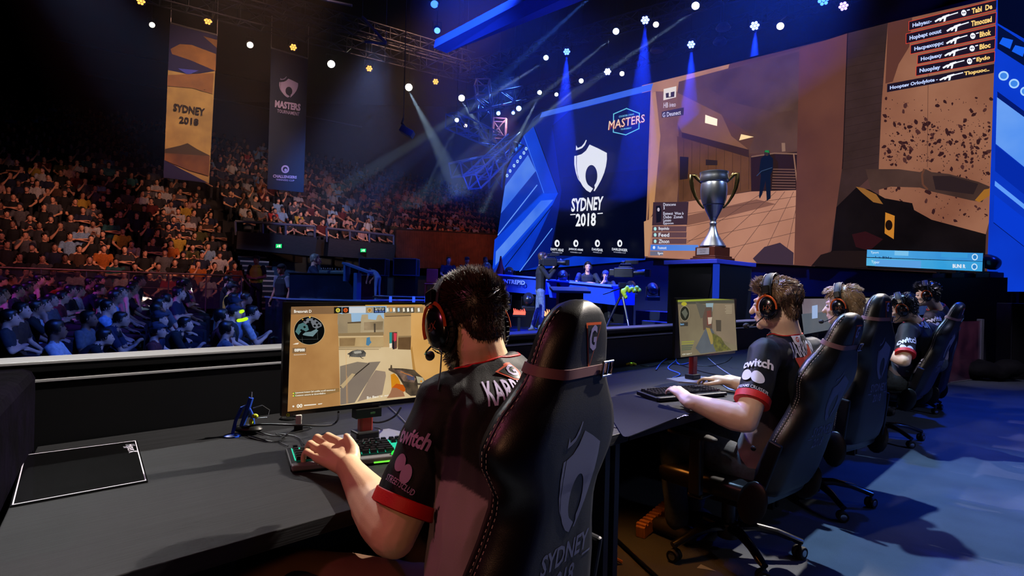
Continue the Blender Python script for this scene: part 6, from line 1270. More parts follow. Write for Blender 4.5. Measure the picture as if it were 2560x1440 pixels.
put(p_, 'screen_picture', mt2, iv2); bz = Pic(p_.p0, n2, .0004); bz.text('ZOWIE', Mz([(648, 775), (684, 771), (684, 780), (648, 785)]), mat('bezel_grey', '#5c5c60')); put(bz, 'bezel_marks', mt2, iv2)
mt3, p_, iv3, *_r = monitor([(1999, 742), (2126, 742), (2130, 822), (2005, 845)], (4.5, 4.85, 4.85, 4.5), 'monitor with a washed out grey picture behind the blond player')
p_.poly([(2004, 747), (2122, 746), (2126, 815), (2010, 836)], E('#7c7880', 1, (4, '#6a5c66'))); p_.poly([(2004, 785), (2080, 778), (2124, 790), (2126, 815), (2010, 836)], E('#5c6068', 1, (4, '#4a5664'))); p_.poly([(2030, 765), (2044, 762), (2044, 795), (2030, 797)], E('#9ab0d8')); p_.poly([(2078, 790), (2086, 789), (2087, 822), (2080, 824)], E('#5a4840'))
put(p_, 'screen_picture', mt3, iv3)
mt4, p_, iv4, *_r = monitor([(2146, 741), (2222, 742), (2224, 785), (2148, 794)], (6.0, 6.4, 6.4, 6.0), 'small bright monitor seen between the blond player and the upright chair')
p_.poly([(2149, 745), (2219, 745), (2220, 779), (2151, 787)], E('#a8a094', 1, (5, '#8a8078'))); p_.poly([(2160, 760), (2172, 756), (2176, 778), (2160, 783)], E('#3a3034')); put(p_, 'screen_picture', mt4, iv4)
mt5, p_, iv5, *_r = monitor([(2272, 748), (2322, 750), (2323, 790), (2273, 797)], (7.2, 7.6, 7.6, 7.2), 'dark edge-on monitor in front of the two farthest players')
p_.poly([(2275, 752), (2319, 753), (2320, 785), (2276, 791)], E('#1c2a5a', 1, (5, '#2a3c6a'))); put(p_, 'screen_picture', mt5, iv5)

# ---------------------------------------------------------------- keyboards, mats and small things on the desks
m_key = mat('keycap', '#15161a', .32, coat=.3); m_kb = mat('keyboard_case', '#101115', .4)
def keyboard(fl, fr, label, glow, rest='#4a4c50', L_=.445, W_=.15, gs=2.2, mouse_logo=True):
    x = (fr - fl); x.z = 0; x.normalize(); ang = math.atan2(x.y, x.x); t = thing('keyboard', label, 'keyboard', V((fl.x, fl.y, DESK + .0015)), ang, 'mechanical keyboards')
    tl = rot(4)
    MB(m_kb).box((L_/2, W_/2 + .01, .012), (L_, W_, .02), tl).build('case', t, bevel=.004)
    MB(E(glow, gs)).box((L_/2, W_/2 + .022, .0232), (L_ - .03, W_ - .044, .001), tl).build('backlight', t)
    kb = MB(m_key); rn2 = random.Random(5)
    def key(cx, cy, w_, d_=.0155):
        z = .024 + (cy - W_/2)*math.tan(R(4)); o = [V((cx + sx*w_/2, cy + sy*d_/2, z)) for sx, sy in ((-1, -1), (1, -1), (1, 1), (-1, 1))]; u = [V((cx + sx*(w_/2 - .002), cy + sy*(d_/2 - .0022) + .0006, z + .0095)) for sx, sy in ((-1, -1), (1, -1), (1, 1), (-1, 1))]; kb.hexa(o + u)
    P_ = .0188; x0 = .016; y0 = .042
    rows = [[1.25, 1.25, 1.25, 6.0, 1.25, 1.25, 1.25, 1.5], [2.25] + [1]*10 + [2.75], [1.75] + [1]*11 + [2.25], [1.5] + [1]*12 + [1.5], [1]*13 + [2], [1, -1] + [1]*4 + [-.5] + [1]*4 + [-.5] + [1]*4]
    for r, rw in enumerate(rows):
        xx = x0
        for w_ in rw:
            if w_ > 0: key(xx + w_*P_/2, y0 + P_*r + (.004 if r == 5 else 0), w_*P_ - .0026)
            xx += abs(w_)*P_
        for c in range(3):
            if r in (0, 4, 5) or (r == 1 and c == 1): key(x0 + 15.35*P_ + c*P_ + P_/2, y0 + P_*r + (.004 if r == 5 else 0), P_ - .0026)
        for c in range(4):
            if r < 5: key(x0 + 18.7*P_ + c*P_ + P_/2 - .004, y0 + P_*r, P_ - .0026)
    kb.build('keys', t)
    MB(mat('wrist_rest_' + rest, rest, .5)).box((L_/2, .006, .012), (L_ - .004, .028, .017)).build('front_lip', t, bevel=.004)
    if mouse_logo: MB(E('#2ad040', 1.6)).ell((.3, .005, .022), (.022, .015, .012), n=14, m=8).build('lit_mouse_logo', t, smooth=True); MB(E('#6ae03a', 1.4)).box((.27, -.009, .006), (.09, .003, .004)).build('light_strip', t)  # green glow of a mouse logo, built onto the keyboard
    return t
keyboard(Z(727, 1183, DESK), Z(1016, 1152, DESK), 'keyboard with green glowing keys under the hand of the nearest player', '#1f9a78', '#6a6c70')
keyboard(Z(1646, 1006, DESK), Z(1828, 990, DESK), 'black keyboard under the hand of the second player, unlit', '#2a3040', '#15161a', gs=.1, mouse_logo=False)
for a, b, lb in ((S(4.35, 1.62), S(4.8, 1.62), 'black keyboard of the blond player'), (S(6.1, 1.6), S(6.55, 1.6), 'black keyboard of the fourth player')):
    keyboard(a + UP*DESK, b + UP*DESK, lb, '#2a3040', '#15161a', gs=.1, mouse_logo=False)
def mat_on_desk(px4, label, m, border=None, r=0, lift=0):
    pts = [Z(x, y, DESK) for x, y in px4]; c = sum(pts, V())/4; t = thing('mouse_mat', label, 'mouse mat', V((c.x, c.y, DESK)))
    L2 = [p - c for p in pts]; 
    def rnd(pp, r):
        if not r: return pp
        o = []
        for i, p in enumerate(pp):
            a, b = pp[i-1], pp[(i+1) % 4]
            for k in range(5): f = k/4; q0 = p + (a-p).normalized()*r; q1 = p + (b-p).normalized()*r; o.append(q0.lerp(p, f).lerp(p.lerp(q1, f), f))
        return o
    MB(m).prism([p + UP*(.0005 + lift) for p in rnd(L2, r)], (0, 0, .003)).build('pad', t)
    if border:
        bm_ = MB(border)
        ins = [p*.975 for p in L2]; inn = [p*.955 for p in L2]
        for i in range(4): j = (i+1) % 4; bm_.poly([q + UP*.0042 for q in (ins[i], ins[j], inn[j], inn[i])])
        bm_.build('white_border', t)
    return t, c
t, c = mat_on_desk([(58, 1140), (342, 1103), (370, 1206), (24, 1270)], 'black glossy mouse mat with thin white border at the left end of the desk', mat('mat_black', '#050506', .18, coat=.3, noise=(7, .2, '#101014')), mat('mat_white', '#d8d4e8', .6))
tx = text('HyperX', .034, mat('mat_white', '#d8d4e8'), bold=.01, shear=.2); tx.xf(frame(Z(328, 1120, DESK + .0045), Z(336, 1140, DESK) - Z(320, 1106, DESK), Z(350, 1118, DESK) - Z(318, 1122, DESK)))
tx.xf(MT(-V((c.x, c.y, DESK)))).build('lettering', t)
mat_on_desk([(1500, 1000), (1578, 985), (1716, 1036), (1560, 1098)], 'large dark blue mouse mat in front of the second player near the desk edge', mat('mat_blue', '#0c1026', .9, spec=.1, bump=(300, .1)), r=.05)
mat_on_desk([(1796, 958), (1850, 951), (1880, 972), (1830, 980)], 'small round cornered blue mat behind the second keyboard', mat('mat_blue_print', '#1c3c7a', .6, noise=(40, .6, '#5a86c8')), r=.08)
q = Z(1703, 1041, DESK + .001); tx = text('HyperX', .03, mat('mat_white', '#d8d4e8'), bold=.01, shear=.2); tx.xf(frame(q, -U3, -FW)); tag(tx.build('desk_lettering'), 'small white lettering printed on the desk edge beside the blue mouse mat', 'lettering')
def cable(pts, r, label, col='#0c0c0e', nm='cable', grp='cables on the desks'):
    p3 = []
    for p in pts: p3.append(Z(p[0], p[1], DESK + (p[2] if len(p) > 2 else .004)))
    out = []
    for i in range(len(p3) - 1):                          # Catmull-Rom through the points
        a, b, c, d = p3[max(i-1, 0)], p3[i], p3[i+1], p3[min(i+2, len(p3)-1)]
        for k in range(6):
            f = k/6; out.append(.5*((2*b) + (c - a)*f + (2*a - 5*b + 4*c - d)*f*f + (3*b - a - 3*c + d)*f**3))
    out.append(p3[-1]); return tag(MB(mat('cable_' + col, col, .4)).tube(out, r, 7).build(nm, smooth=True), label, 'cable', grp)
cable([(600, 1073, .02), (650, 1061, .04), (745, 1063, .05), (820, 1064, .03), (843, 1052, .04), (846, 1030, .12)], .0035, 'thick black cable from the monitor to the blue cable stand')
cable([(1002, 1020, .1), (985, 1042, .05), (948, 1056, .03), (900, 1050, .03)], .0035, 'black cable looping round the red monitor neck')
cable([(972, 1016), (1010, 1052), (1040, 1090)], .002, 'thin grey cable running along the desk joint behind the nearest player', '#6a6a70')
cable([(640, 1078), (690, 1090), (740, 1080), (780, 1070), (740, 1072), (700, 1100), (720, 1115)], .002, 'thin black cable tangled left of the keyboard')
cable([(620, 1088), (680, 1104), (712, 1096), (690, 1084), (742, 1092), (760, 1112)], .002, 'second thin black cable tangled left of the keyboard')
cable([(915, 1072), (945, 1070), (960, 1082), (958, 1098)], .002, 'short black cable arching behind the glowing keyboard')
cable([(950, 1080), (985, 1090), (1030, 1100)], .002, 'short black cable on the silver monitor foot')
cable([(1770, 895), (1800, 920), (1840, 945), (1868, 955)], .003, 'pale cable slanting behind the second keyboard', '#8a90b0')
cable([(1600, 913), (1630, 916), (1660, 908), (1700, 912), (1760, 930), (1850, 946)], .003, 'dark cable running behind the second monitor foot')
cable([(1640, 925), (1655, 905), (1680, 890), (1690, 900), (1670, 920), (1700, 935), (1680, 945)], .004, 'blue cable tangle beside the second monitor', '#3a62c8')
cable([(1830, 893, .08), (1815, 905, .03), (1775, 915), (1735, 912)], .003, 'black cable drooping from the second monitor')
q = Z(617, 1086, DESK); t = thing('cable_stand', 'small blue wire holder stand with round foot on the desk left of the monitor', 'cable holder', q)
mbl = mat('plastic_blue', '#1c4ac8', .35, coat=.3); D2 = lambda x, y, z: V(((x - 617)/870, 0, 0)) * 1.0 + RX*0 + V((0, y, z))
MB(mbl).lathe([(.0, 0), (.028, 0), (.028, .004), (.02, .007), (0, .008)], c=(-.035, -.03, 0), n=18).build('round_foot', t, smooth=True)
MB(mbl).tube([(-.035, -.03, .006), (-.03, -.02, .05), (-.02, 0, .09), (.0, .0, .1), (.015, 0, .07), (.02, .01, .02)], .006, 8).tube([(-.02, 0, .02), (.005, 0, .1), (.012, 0, .125)], .009, 8).build('blue_frame', t, smooth=True)
MB(m_chrome).tube([(.012, 0, .12), (.013, 0, .145)], .003, 6).tube([(.02, .0, .09), (.05, .0, .1), (.075, 0, .085), (.07, 0, .06), (.03, 0, .055)], .0018, 6).build('metal_wire', t, smooth=True)
MB(m_black).ell((0, .01, .018), (.05, .03, .016), n=12, m=6).build('black_foot', t, smooth=True); MB(HV).ell((.03, -.008, .065), (.012, .008, .008), n=8, m=5).ell((.018, -.01, .045), (.008, .006, .012), n=8, m=5).build('yellow_tag', t)
q = Z(746, 1078, DESK); t = thing('cable_clip', 'white and black cable clip standing on the desk under the monitor', 'clip', q, R(20)); MB(m_black).box((0, 0, .012), (.03, .02, .024)).build('foot', t, bevel=.003); MB(mat('clip_white', '#d8d4c8', .5)).box((0, 0, .04), (.02, .012, .036), rot(8)).build('clip', t, bevel=.003)
q = Z(1578, 915, DESK); tag(MB(HV).tube([(-.03, 0, .012), (-.01, .0, .02), (.0, 0, .008), (.012, 0, .02), (.03, 0, .012)], .008, 8, rnd=True).ell((0, 0, .012), (.014, .01, .01), n=8, m=5).build('lime_clip', smooth=True, mx=MT(q)), 'bright lime cable clip on the desk behind the blue mouse mat', 'clip')
MB(E('#9aff40', .8)).ell((0, 0, .02), (.006, .005, .005), n=8, m=5).build('tip', bpy.data.objects['lime_clip'])
cable([(1690, 903), (1700, 912), (1722, 908)], .006, 'thick blue cable end in front of the second monitor', '#2a50b8')
cable([(2010, 905), (2030, 898), (2050, 904), (2070, 900)], .006, 'blue white cable bundle in front of the third monitor', '#5a8ae0')
# under the desks
q = Z(1650, 1262, 0); fr = mat('footrest_wood', '#b07a44', .6, noise=(4, .4, '#8a5a30', (30, 1, 1)))
t = thing('footrest', 'ribbed pale wooden bar lying slanted under the second desk', 'footrest', Z(1648, 1290, .05)); d_ = (Z(1695, 1225, .1) - Z(1607, 1300, .05)); an = math.atan2(d_.y, d_.x); MB(fr).box((0, 0, .0), (min(.5, d_.length), .05, .06)).xf(MT((0, 0, 0), Matrix.Rotation(an, 3, 'Z') @ rot(0, -6))).build('bar', t, bevel=.005)
rb_m = MB(fr)
for k in range(12): rb_m.box((-.2 + .036*k, 0, .034), (.02, .052, .012))
rb_m.xf(MT((0, 0, 0), Matrix.Rotation(an, 3, 'Z') @ rot(0, -6))).build('ribs', t)
t = thing('computer_tower', 'black computer tower with amber lit cables standing under the second desk', 'computer', S(2.15, 1.75), RZ); MB(m_black).box((.12, .1, .24), (.22, .45, .46)).build('case', t, bevel=.008)
MB(mat('amber_cable', '#a8641c', .5)).tube([(.1, -.14, .46), (.12, -.2, .4), (.1, -.16, .2), (.14, -.2, .05), (.2, -.24, .01)], .008, 6).tube([(.16, -.13, .42), (.2, -.18, .3), (.17, -.15, .15)], .006, 6).build('rear_cables', t, smooth=True)
spot('under_desk_amber', S(2.5, 1.5, .66), S(2.3, 1.45, 0), 9, '#ff9a40', 120, .8, .05)
a, b = Z(1498, 1308, .012), Z(1646, 1446, .012); tag(MB(mat('floor_tube', '#101830', .2, coat=.6)).cyl(a, b, .009, 8).build('floor_cable', smooth=True), 'thin shiny cable lying on the floor beside the nearest chair', 'cable')
tag(MB(mat('floor_tape', '#8a98a8', .7)).prism([Z(1742, 1420, .001), Z(1752, 1411, .001), Z(1790, 1428, .001)], (0, 0, .001)).build('floor_tape'), 'small torn triangle of pale tape on the floor under the reclined chair', 'tape')
# ---------------------------------------------------------------- the players
m_sk1 = mat('player_skin', '#e2c09c', .48, noise=(14, .3, '#c8987a'), bump=(320, .06)); m_sk2 = mat('player_skin_pale', '#e2c2a6', .48, noise=(14, .3, '#cc9c84'), bump=(320, .06))
m_jer = mat('jersey_cloth', '#0f1014', .6, bump=(420, .12), sheen=.05, spec=.25, vcol=True, noise=(5, .2)); m_jg = mat('jersey_grey', '#4a4450', .6, bump=(420, .1)); m_jl = mat('jersey_pale', '#a89ca0', .6, bump=(420, .1))
m_red = mat('cuff_red', '#c8180c', .55, bump=(300, .1)); m_wp = mat('jersey_print', '#b8b4d8', .6); m_wl = mat('jersey_print_lilac', '#a88ab8', .6); m_kh = mat('trousers_brown', '#5a3c24', .8); m_jn = mat('jeans', '#3c4a5c', .8, noise=(60, .4)); m_rp = mat('jersey_print_red', '#c04820', .6)  # brown trousers carry an orange tint for light on the knee
H_DK = mat('hair_dark_brown', '#1a120e', .38, noise=(50, .4, '#4a3020')); H_BR = mat('hair_light_brown', '#5a4230', .4, noise=(50, .5, '#8a6c54')); H_BL = mat('hair_blond', '#8a6e4c', .4, noise=(50, .5, '#b8966c')); H_BK = mat('hair_black', '#0e0a0a', .35)
def strands(hm, cap, n, ln, style, m, seed=1, keep=None, r=.0011, lift=.3):
    """short tapering locks growing out of the hair surface (head frame)"""
    rnd = random.Random(seed); ar = []; tot = 0
    for f in cap.f:
        a = cap.v[f[0]]; s_ = sum(((cap.v[f[i]] - a).cross(cap.v[f[i+1]] - a).length for i in range(1, len(f)-1)), 0); tot += s_; ar.append(tot)
    import bisect
    hm.mat(m)
    for _ in range(n):
        f = cap.f[bisect.bisect(ar, rnd.random()*tot) % len(cap.f)]; w_ = [rnd.random() for _ in f]; t_ = sum(w_); p = sum((cap.v[i]*(q/t_) for i, q in zip(f, w_)), V())
        nr = (cap.v[f[1]] - cap.v[f[0]]).cross(cap.v[f[2]] - cap.v[f[0]]).normalized()
        if keep and not keep(p, nr): continue
        d, L_ = style(p, nr, rnd); L_ *= ln
        d2 = (d + V((rnd.uniform(-.25, .25), rnd.uniform(-.25, .25), rnd.uniform(-.15, .25)))).normalized(); d2 = d2 - nr*min(0, d2.dot(nr)); a = (nr*lift + d2).normalized(); b = (d2*1.2 - nr*(.5 - lift) + V((0, 0, -.1))).normalized()
        hm.tube([p - nr*.002, p + a*L_*.5, p + a*L_*.5 + b*L_*.5], [r*1.2, r, r*.25], 3, cap=False)
def headset(mx, label, cup_k=1.0, mz=0):
    mic = hx = True; t = thing('headset', label, 'headset', mx=mx); mo = mat('headset_orange', '#c8561c', .35, .4); mk = mat('headset_black', '#08080a', .22, coat=.5)
    arc = [(.1*math.cos(R(a)), -.006, .012 + .128*math.sin(R(a))) for a in range(14, 167, 8)]
    MB(m_rubber).tube(arc, .0075, 10, up=(0, 1, 0), flat=2.5).build('headband', t, smooth=True)
    MB(mat('headset_band_silver', '#8a8688', .3, .8)).tube([(x*1.035, y - .021, z*1.03) for x, y, z in arc[3:-3]], .0016, 6).tube([(x*1.035, y + .021, z*1.03) for x, y, z in arc[3:-3]], .0016, 6).build('stitched_edge', t)
    for s_ in (-1, 1):
        MB(mo).tube([(s_*.103, .041*cup_k*math.cos(R(a)), -.012 + .053*cup_k*math.sin(R(a))) for a in range(-12, 193, 12)], .0052, 8, up=(1, 0, 0), flat=.7).tube([(s_*.103, 0, .04), (s_*.101, -.003, .062)], .007, 8).build('fork', t, smooth=True)
        MB(mk).box((s_*.102, -.004, .068), (.016, .034, .04), rot(0, -s_*12)).build('slider', t, bevel=.004)
        MB(m_rubber).ell((s_*.08, -.002, -.012), (.017, .043*cup_k, .053*cup_k), n=22, m=10).build('ear_pad', t, smooth=True)
        cup = MB(mk).ell((s_*.097, -.004, -.012), (.02, .039, .048), n=24, m=12); cup.xf(MT((0, -.004, -.012)) @ Matrix.Diagonal((1, cup_k, cup_k, 1)) @ MT((0, .004, .012))); bv = bvh_of(cup)
        rb_ = MB(m_rubber)
        for a in range(0, 360, 12): rb_.cyl((s_*.086, .046*cup_k*math.cos(R(a)) - .002, -.012 + .056*cup_k*math.sin(R(a))), (s_*.098, .042*cup_k*math.cos(R(a)) - .003, -.012 + .051*cup_k*math.sin(R(a))), .0016, 4)
        if hx: cup.merge(decal(text('HX', .03, mat('headset_mark', '#7a3414', .5), .9, .0, sub=.01, shear=.3), frame((s_*.13, -.004, -.014), (0, -s_*-1.0 if s_ > 0 else -1, 0), (0, 0, 1)), bv, .0008))
        cup.build('ear_cup', t, smooth=True); rb_.build('cup_ribs', t)
    if mic: MB(mk).tube([(-.1, .01, -.045), (-.104, .05, -.075 + mz*.5), (-.085, .09, -.088 + mz), (-.06, .112, -.086 + mz)], .0026, 6).build('mic_boom', t, smooth=True); MB(m_rubber).ell((-.052, .118, -.085 + mz), (.012, .016, .013), n=12, m=8).build('mic_foam', t, smooth=True)
    return t
def player(name_label, J, hmx, sk, hair, opts):
    o_ = J['pelvis']; iv = MT(-o_); X = (J['shR'] - J['shL']).normalized(); fw_ = UP.cross(X).normalized(); vx = opts.get('voxel', .006); k = opts.get('k', 1.0); fa = opts.get('arm', 1.0)
    body = MB(sk); body.tube([J['pelvis'], J['waist'], J['chest'], J['neck']], [.07, .07, .075, .06], 12, flat=1.3, up=X, rnd=True)
    body.tube([J['neck'] - UP*.03, J['neck'], J['neck'].lerp(hmx @ V((0, -.03, -.05)), .5), hmx @ V((0, -.03, -.05))], [.07*k, .064*k, .058*k, .057*k], 16, rnd=True)
    body.merge(head_parts(None, sk, n=20), hmx)
    for s_ in 'LR':
        sh, el, wr = J['sh'+s_], J['el'+s_], J['wr'+s_]
        body.tube([J['chest']*.4 + J['neck']*.6, sh], [.06, .055], 10)
        body.tube([sh, sh.lerp(el, .5), sh.lerp(el, .85), el], [.052*fa, .05*fa, .046*fa, .043*fa], 16, rnd=True)
        body.tube([el, el.lerp(wr, .18), el.lerp(wr, .4), el.lerp(wr, .7), el.lerp(wr, .9), wr], [.044*fa, .05*fa, .047*fa, .036*fa, .03*fa, .0295*fa], 16, rnd=True, flat=1.08)
        if 'hand'+s_ in opts: opts['hand'+s_](body)
        else: hand(body, wr, J['hd'+s_], UP, 1 if s_ == 'L' else -1, (.5, .6, .65, .7), k=k)
    body = fuse(body, vx, 3); body.xf(iv); bo = body.build('person', smooth='all'); bo.location = o_; tag(bo, name_label, 'person')
    ey = MB(mat('eye_white', '#d8d0c8', .2))
    for s_ in (-1, 1): ey.mat(mat('eye_white', '#d8d0c8', .2)).ell((s_*.031, .0785, .004), (.0125, .0085, .0065), n=12, m=8).mat(mat('eye_dark', '#120c0a')).ell((s_*.031, .0848, .004), (.0055, .003, .0055), n=8, m=5)
    ey.xf(hmx).xf(iv).build('eyes', bo, smooth=True)
    # jersey
    sh_ = MB(m_jer); g = opts.get('girth', 1.0); C_, N_ = J['chest'], J['neck']
    sh_.tube([J['pelvis'] - UP*.04, J['pelvis'] + UP*.05, J['waist'], J['waist'].lerp(C_, .5), C_, C_.lerp(N_, .45), C_.lerp(N_, .8), N_.lerp(hmx @ V((0, -.03, -.05)), .12)], [.128*g, .13*g, .122*g, .126*g, .134*g, .122*g, .09*g, .066], 24, flat=1.42, up=X, rnd=False)
    for s_ in 'LR':
        sh, el = J['sh'+s_], J['el'+s_]; e = sh.lerp(el, opts.get('slv', .78))
        sh_.ell(sh, (.072*g,)*3, n=14, m=8); sh_.tube([C_.lerp(N_, .6), sh], [.085*g, .07*g], 14); sh_.tube([sh, sh.lerp(e, .35), sh.lerp(e, .7), e], [.07*g, .068*g, .066*g, .066*g], 18)
    sh_ = fuse(sh_, vx*1.1, 6); crease(sh_, opts.get('fold', .005), 11, opts.get('seed', 0)); up_ = (C_ - J['waist']).normalized(); sh_.ms = [m_jer]; CB, CG, CP = lin('#0d0e12'), lin('#3c3642'), lin('#a0949c'); vc = []; sm = lambda v: max(0, min(1, v/.004 + .5))
    for c in sh_.v:
        h = (c - J['waist']).dot(up_); x = abs((c - J['waist']).dot(X)); arm = 0
        for s_ in 'LR':
            ad = (J['el'+s_] - J['sh'+s_]).normalized(); r0 = c - J['sh'+s_]
            if r0.cross(ad).length < .088 and r0.dot(ad) > .02 and x > .165: arm = 1
        a = 0 if arm else sm(.055 + 1.1*(x - .08) - h); b = 0 if arm else sm(1.0*(x - .08) - h)
        q = [u + (v - u)*a for u, v in zip(CB, CG)]; vc.append([u + (v - u)*b for u, v in zip(q, CP)])
    nv0 = len(sh_.v)
    bv = bvh_of(sh_)
    dk_ = .0012
    for tx_, (ax_, ay_), (bx_, by_), rt in opts.get('decals', ()):
        cast = lambda x, y: bv.ray_cast(CAM, ray(x, y).normalized())
        h0 = cast(ax_, ay_); h1_ = cast(bx_, by_)
        if h0[0] is None or h1_[0] is None: continue
        nn = V()
        for dx in (-14, 0, 14):
            for dy in (-14, 0, 14):
                q = cast(ax_ + dx/rt, ay_ + dy/rt)
                if q[0] is not None: nn += q[1] if q[1].dot(CAM - q[0]) > 0 else -q[1]
        nn.normalize(); xx = h1_[0] - h0[0]; xx = (xx - nn*xx.dot(nn)).normalized(); dk_ += .0007; sh_.merge(decal(tx_, frame(h0[0], xx, nn.cross(xx)), bv, dk_, .08))
    sh_.vc = vc + [(0, 0, 0)]*(len(sh_.v) - nv0); sh_.xf(iv).build('jersey', bo, smooth='all')
    for s_ in 'LR':
        sh, el = J['sh'+s_], J['el'+s_]; e0, e1 = sh.lerp(el, opts.get('slv', .78) - .075), sh.lerp(el, opts.get('slv', .78) + .03); d = (e1 - e0).normalized(); rr = .074*g
        MB(m_red).tube([e0, e0 + d*.002, e1 - d*.002, e1, e1 - d*.004], [rr*.97, rr, rr, rr*.96, rr*.86], 28, cap=False).xf(iv).build('sleeve_cuff', bo, smooth=True)
    nb_ = N_.lerp(hmx @ V((0, -.03, -.05)), .12); ax = ((hmx @ V((0, -.03, -.05))) - N_).normalized(); q = ax.to_track_quat('Z', 'Y').to_matrix()
    nk = [nb_ + (X*math.cos(a)*.081 + fw_*math.sin(a)*.066)*k + UP*(.0 - .02*math.sin(a)) for a in [2*PI*i/32 for i in range(33)]]
    nk = [(bv.find_nearest(q_)[0] or q_) + (q_ - nb_).normalized()*.001 for q_ in nk]; MB(m_red).tube(nk, .0028, 8, cap=False).xf(iv).build('collar', bo, smooth=True)
    tr = MB(opts.get('pants', m_jn))
    for s_ in 'LR':
        hp, kn, an = J['hip'+s_], J['kn'+s_], J['an'+s_]; tr.tube([hp, hp.lerp(kn, .5), kn], [.1, .088, .07], 14, rnd=True); tr.tube([kn, kn.lerp(an, .4), an], [.068, .064, .055], 14, rnd=True)
    tr.ell(J['pelvis'] - UP*.02, (.17, .14, .12), Matrix((X, fw_, UP)).transposed(), 16); tr = fuse(tr, .012, 3); crease(tr, .004, 14, 3); tr.xf(iv).build('trousers', bo, smooth='all')
    for s_ in 'LR': an = V(J['an'+s_]); an.z = 0; MB(mat('shoe_dark', '#2a2a2e')).tube([an - fw_*.07 + UP*.045, an + fw_*.04 + UP*.055, an + fw_*.16 + UP*.035], [.04, .046, .036], 12, rnd=True).xf(iv).build('shoe', bo, smooth=True)
    # hair
    cap = MB(hair); cap.ell((0, -.026, .042), (.079, .095, .086), n=20, m=14); cap.ell((0, .032, .082), (.06, .05, .042), n=16); cap.ell((0, -.064, -.014), (.058, .04, .064), n=16)
    for s_ in (-1, 1): cap.ell((s_*.066, -.012, .018), (.014, .045, .035), n=12)
    cap = fuse(cap, .006, 3); hm = MB(hair); hm.merge(cap)
    strands(hm, cap, opts.get('nh', 1500), opts.get('lh', .026), opts['style'], hair, 5, opts.get('keep'), r=opts.get('rh', .0011), lift=opts.get('lift', .12))
    if opts.get('tip'): strands(hm, cap, opts.get('nh', 1500)//3, opts.get('lh', .026)*1.1, opts['style'], opts['tip'], 8, lambda p, n: p.z > .05, r=opts.get('rh', .0011), lift=opts.get('lift', .12) + .08)
    hm.xf(hmx).xf(iv).build('hair', bo)
    if opts.get('beard'):
        bd = MB(hair); bd.ell((0, .034, -.082), (.053, .056, .036), n=18); bd.ell((0, .07, -.1), (.026, .024, .02), n=10)
        for s_ in (-1, 1): bd.ell((s_*.058, .01, -.05), (.01, .03, .04), n=10)
        bd = fuse(bd, .005, 2); b2 = MB(hair); b2.merge(bd); strands(b2, bd, 1400, .010, lambda p, n, r_: ((n + V((0, .1, -.7))).normalized(), .6 + .8*r_.random()), hair, 3, r=.0007); b2.xf(hmx).xf(iv).build('beard', bo)
    return bo
def spiky(p, n, r_):
    if p.z < .02: return (n*.12 + V((0, -.05, -1))).normalized(), .35 + .2*r_.random()
    if p.z < .06: return (n*.8 + V((0, .0, -.1))).normalized(), .5 + .5*r_.random()
    return (n*.8 + V((0, .45, .5))).normalized(), .9 + .7*r_.random()
def tousled(p, n, r_):
    if p.z < .0: return (n*.05 + V((0, -.15, -1))).normalized(), .6
    q = p*38; return (n*.12 + V((.5*math.sin(q.y + q.z), .55*math.cos(q.x*1.3) + .35, (.1 if p.y > .03 else -.6) + .4*math.sin(q.x + q.y)))).normalized(), .9 + .7*r_.random()
def flat_hair(p, n, r_): return (n*.06 + V((.3*math.sin(p.y*50), .6 if p.y > -.03 else -.2, -.8 if p.z < .08 else .05))).normalized(), .8 + .5*r_.random()
def HM(c, yaw, pitch, roll=0, k=1.0): return MT(c, rot(0, 0, yaw) @ rot(pitch, roll)) @ Matrix.Scale(k, 4)
YAW = math.degrees(RZ)

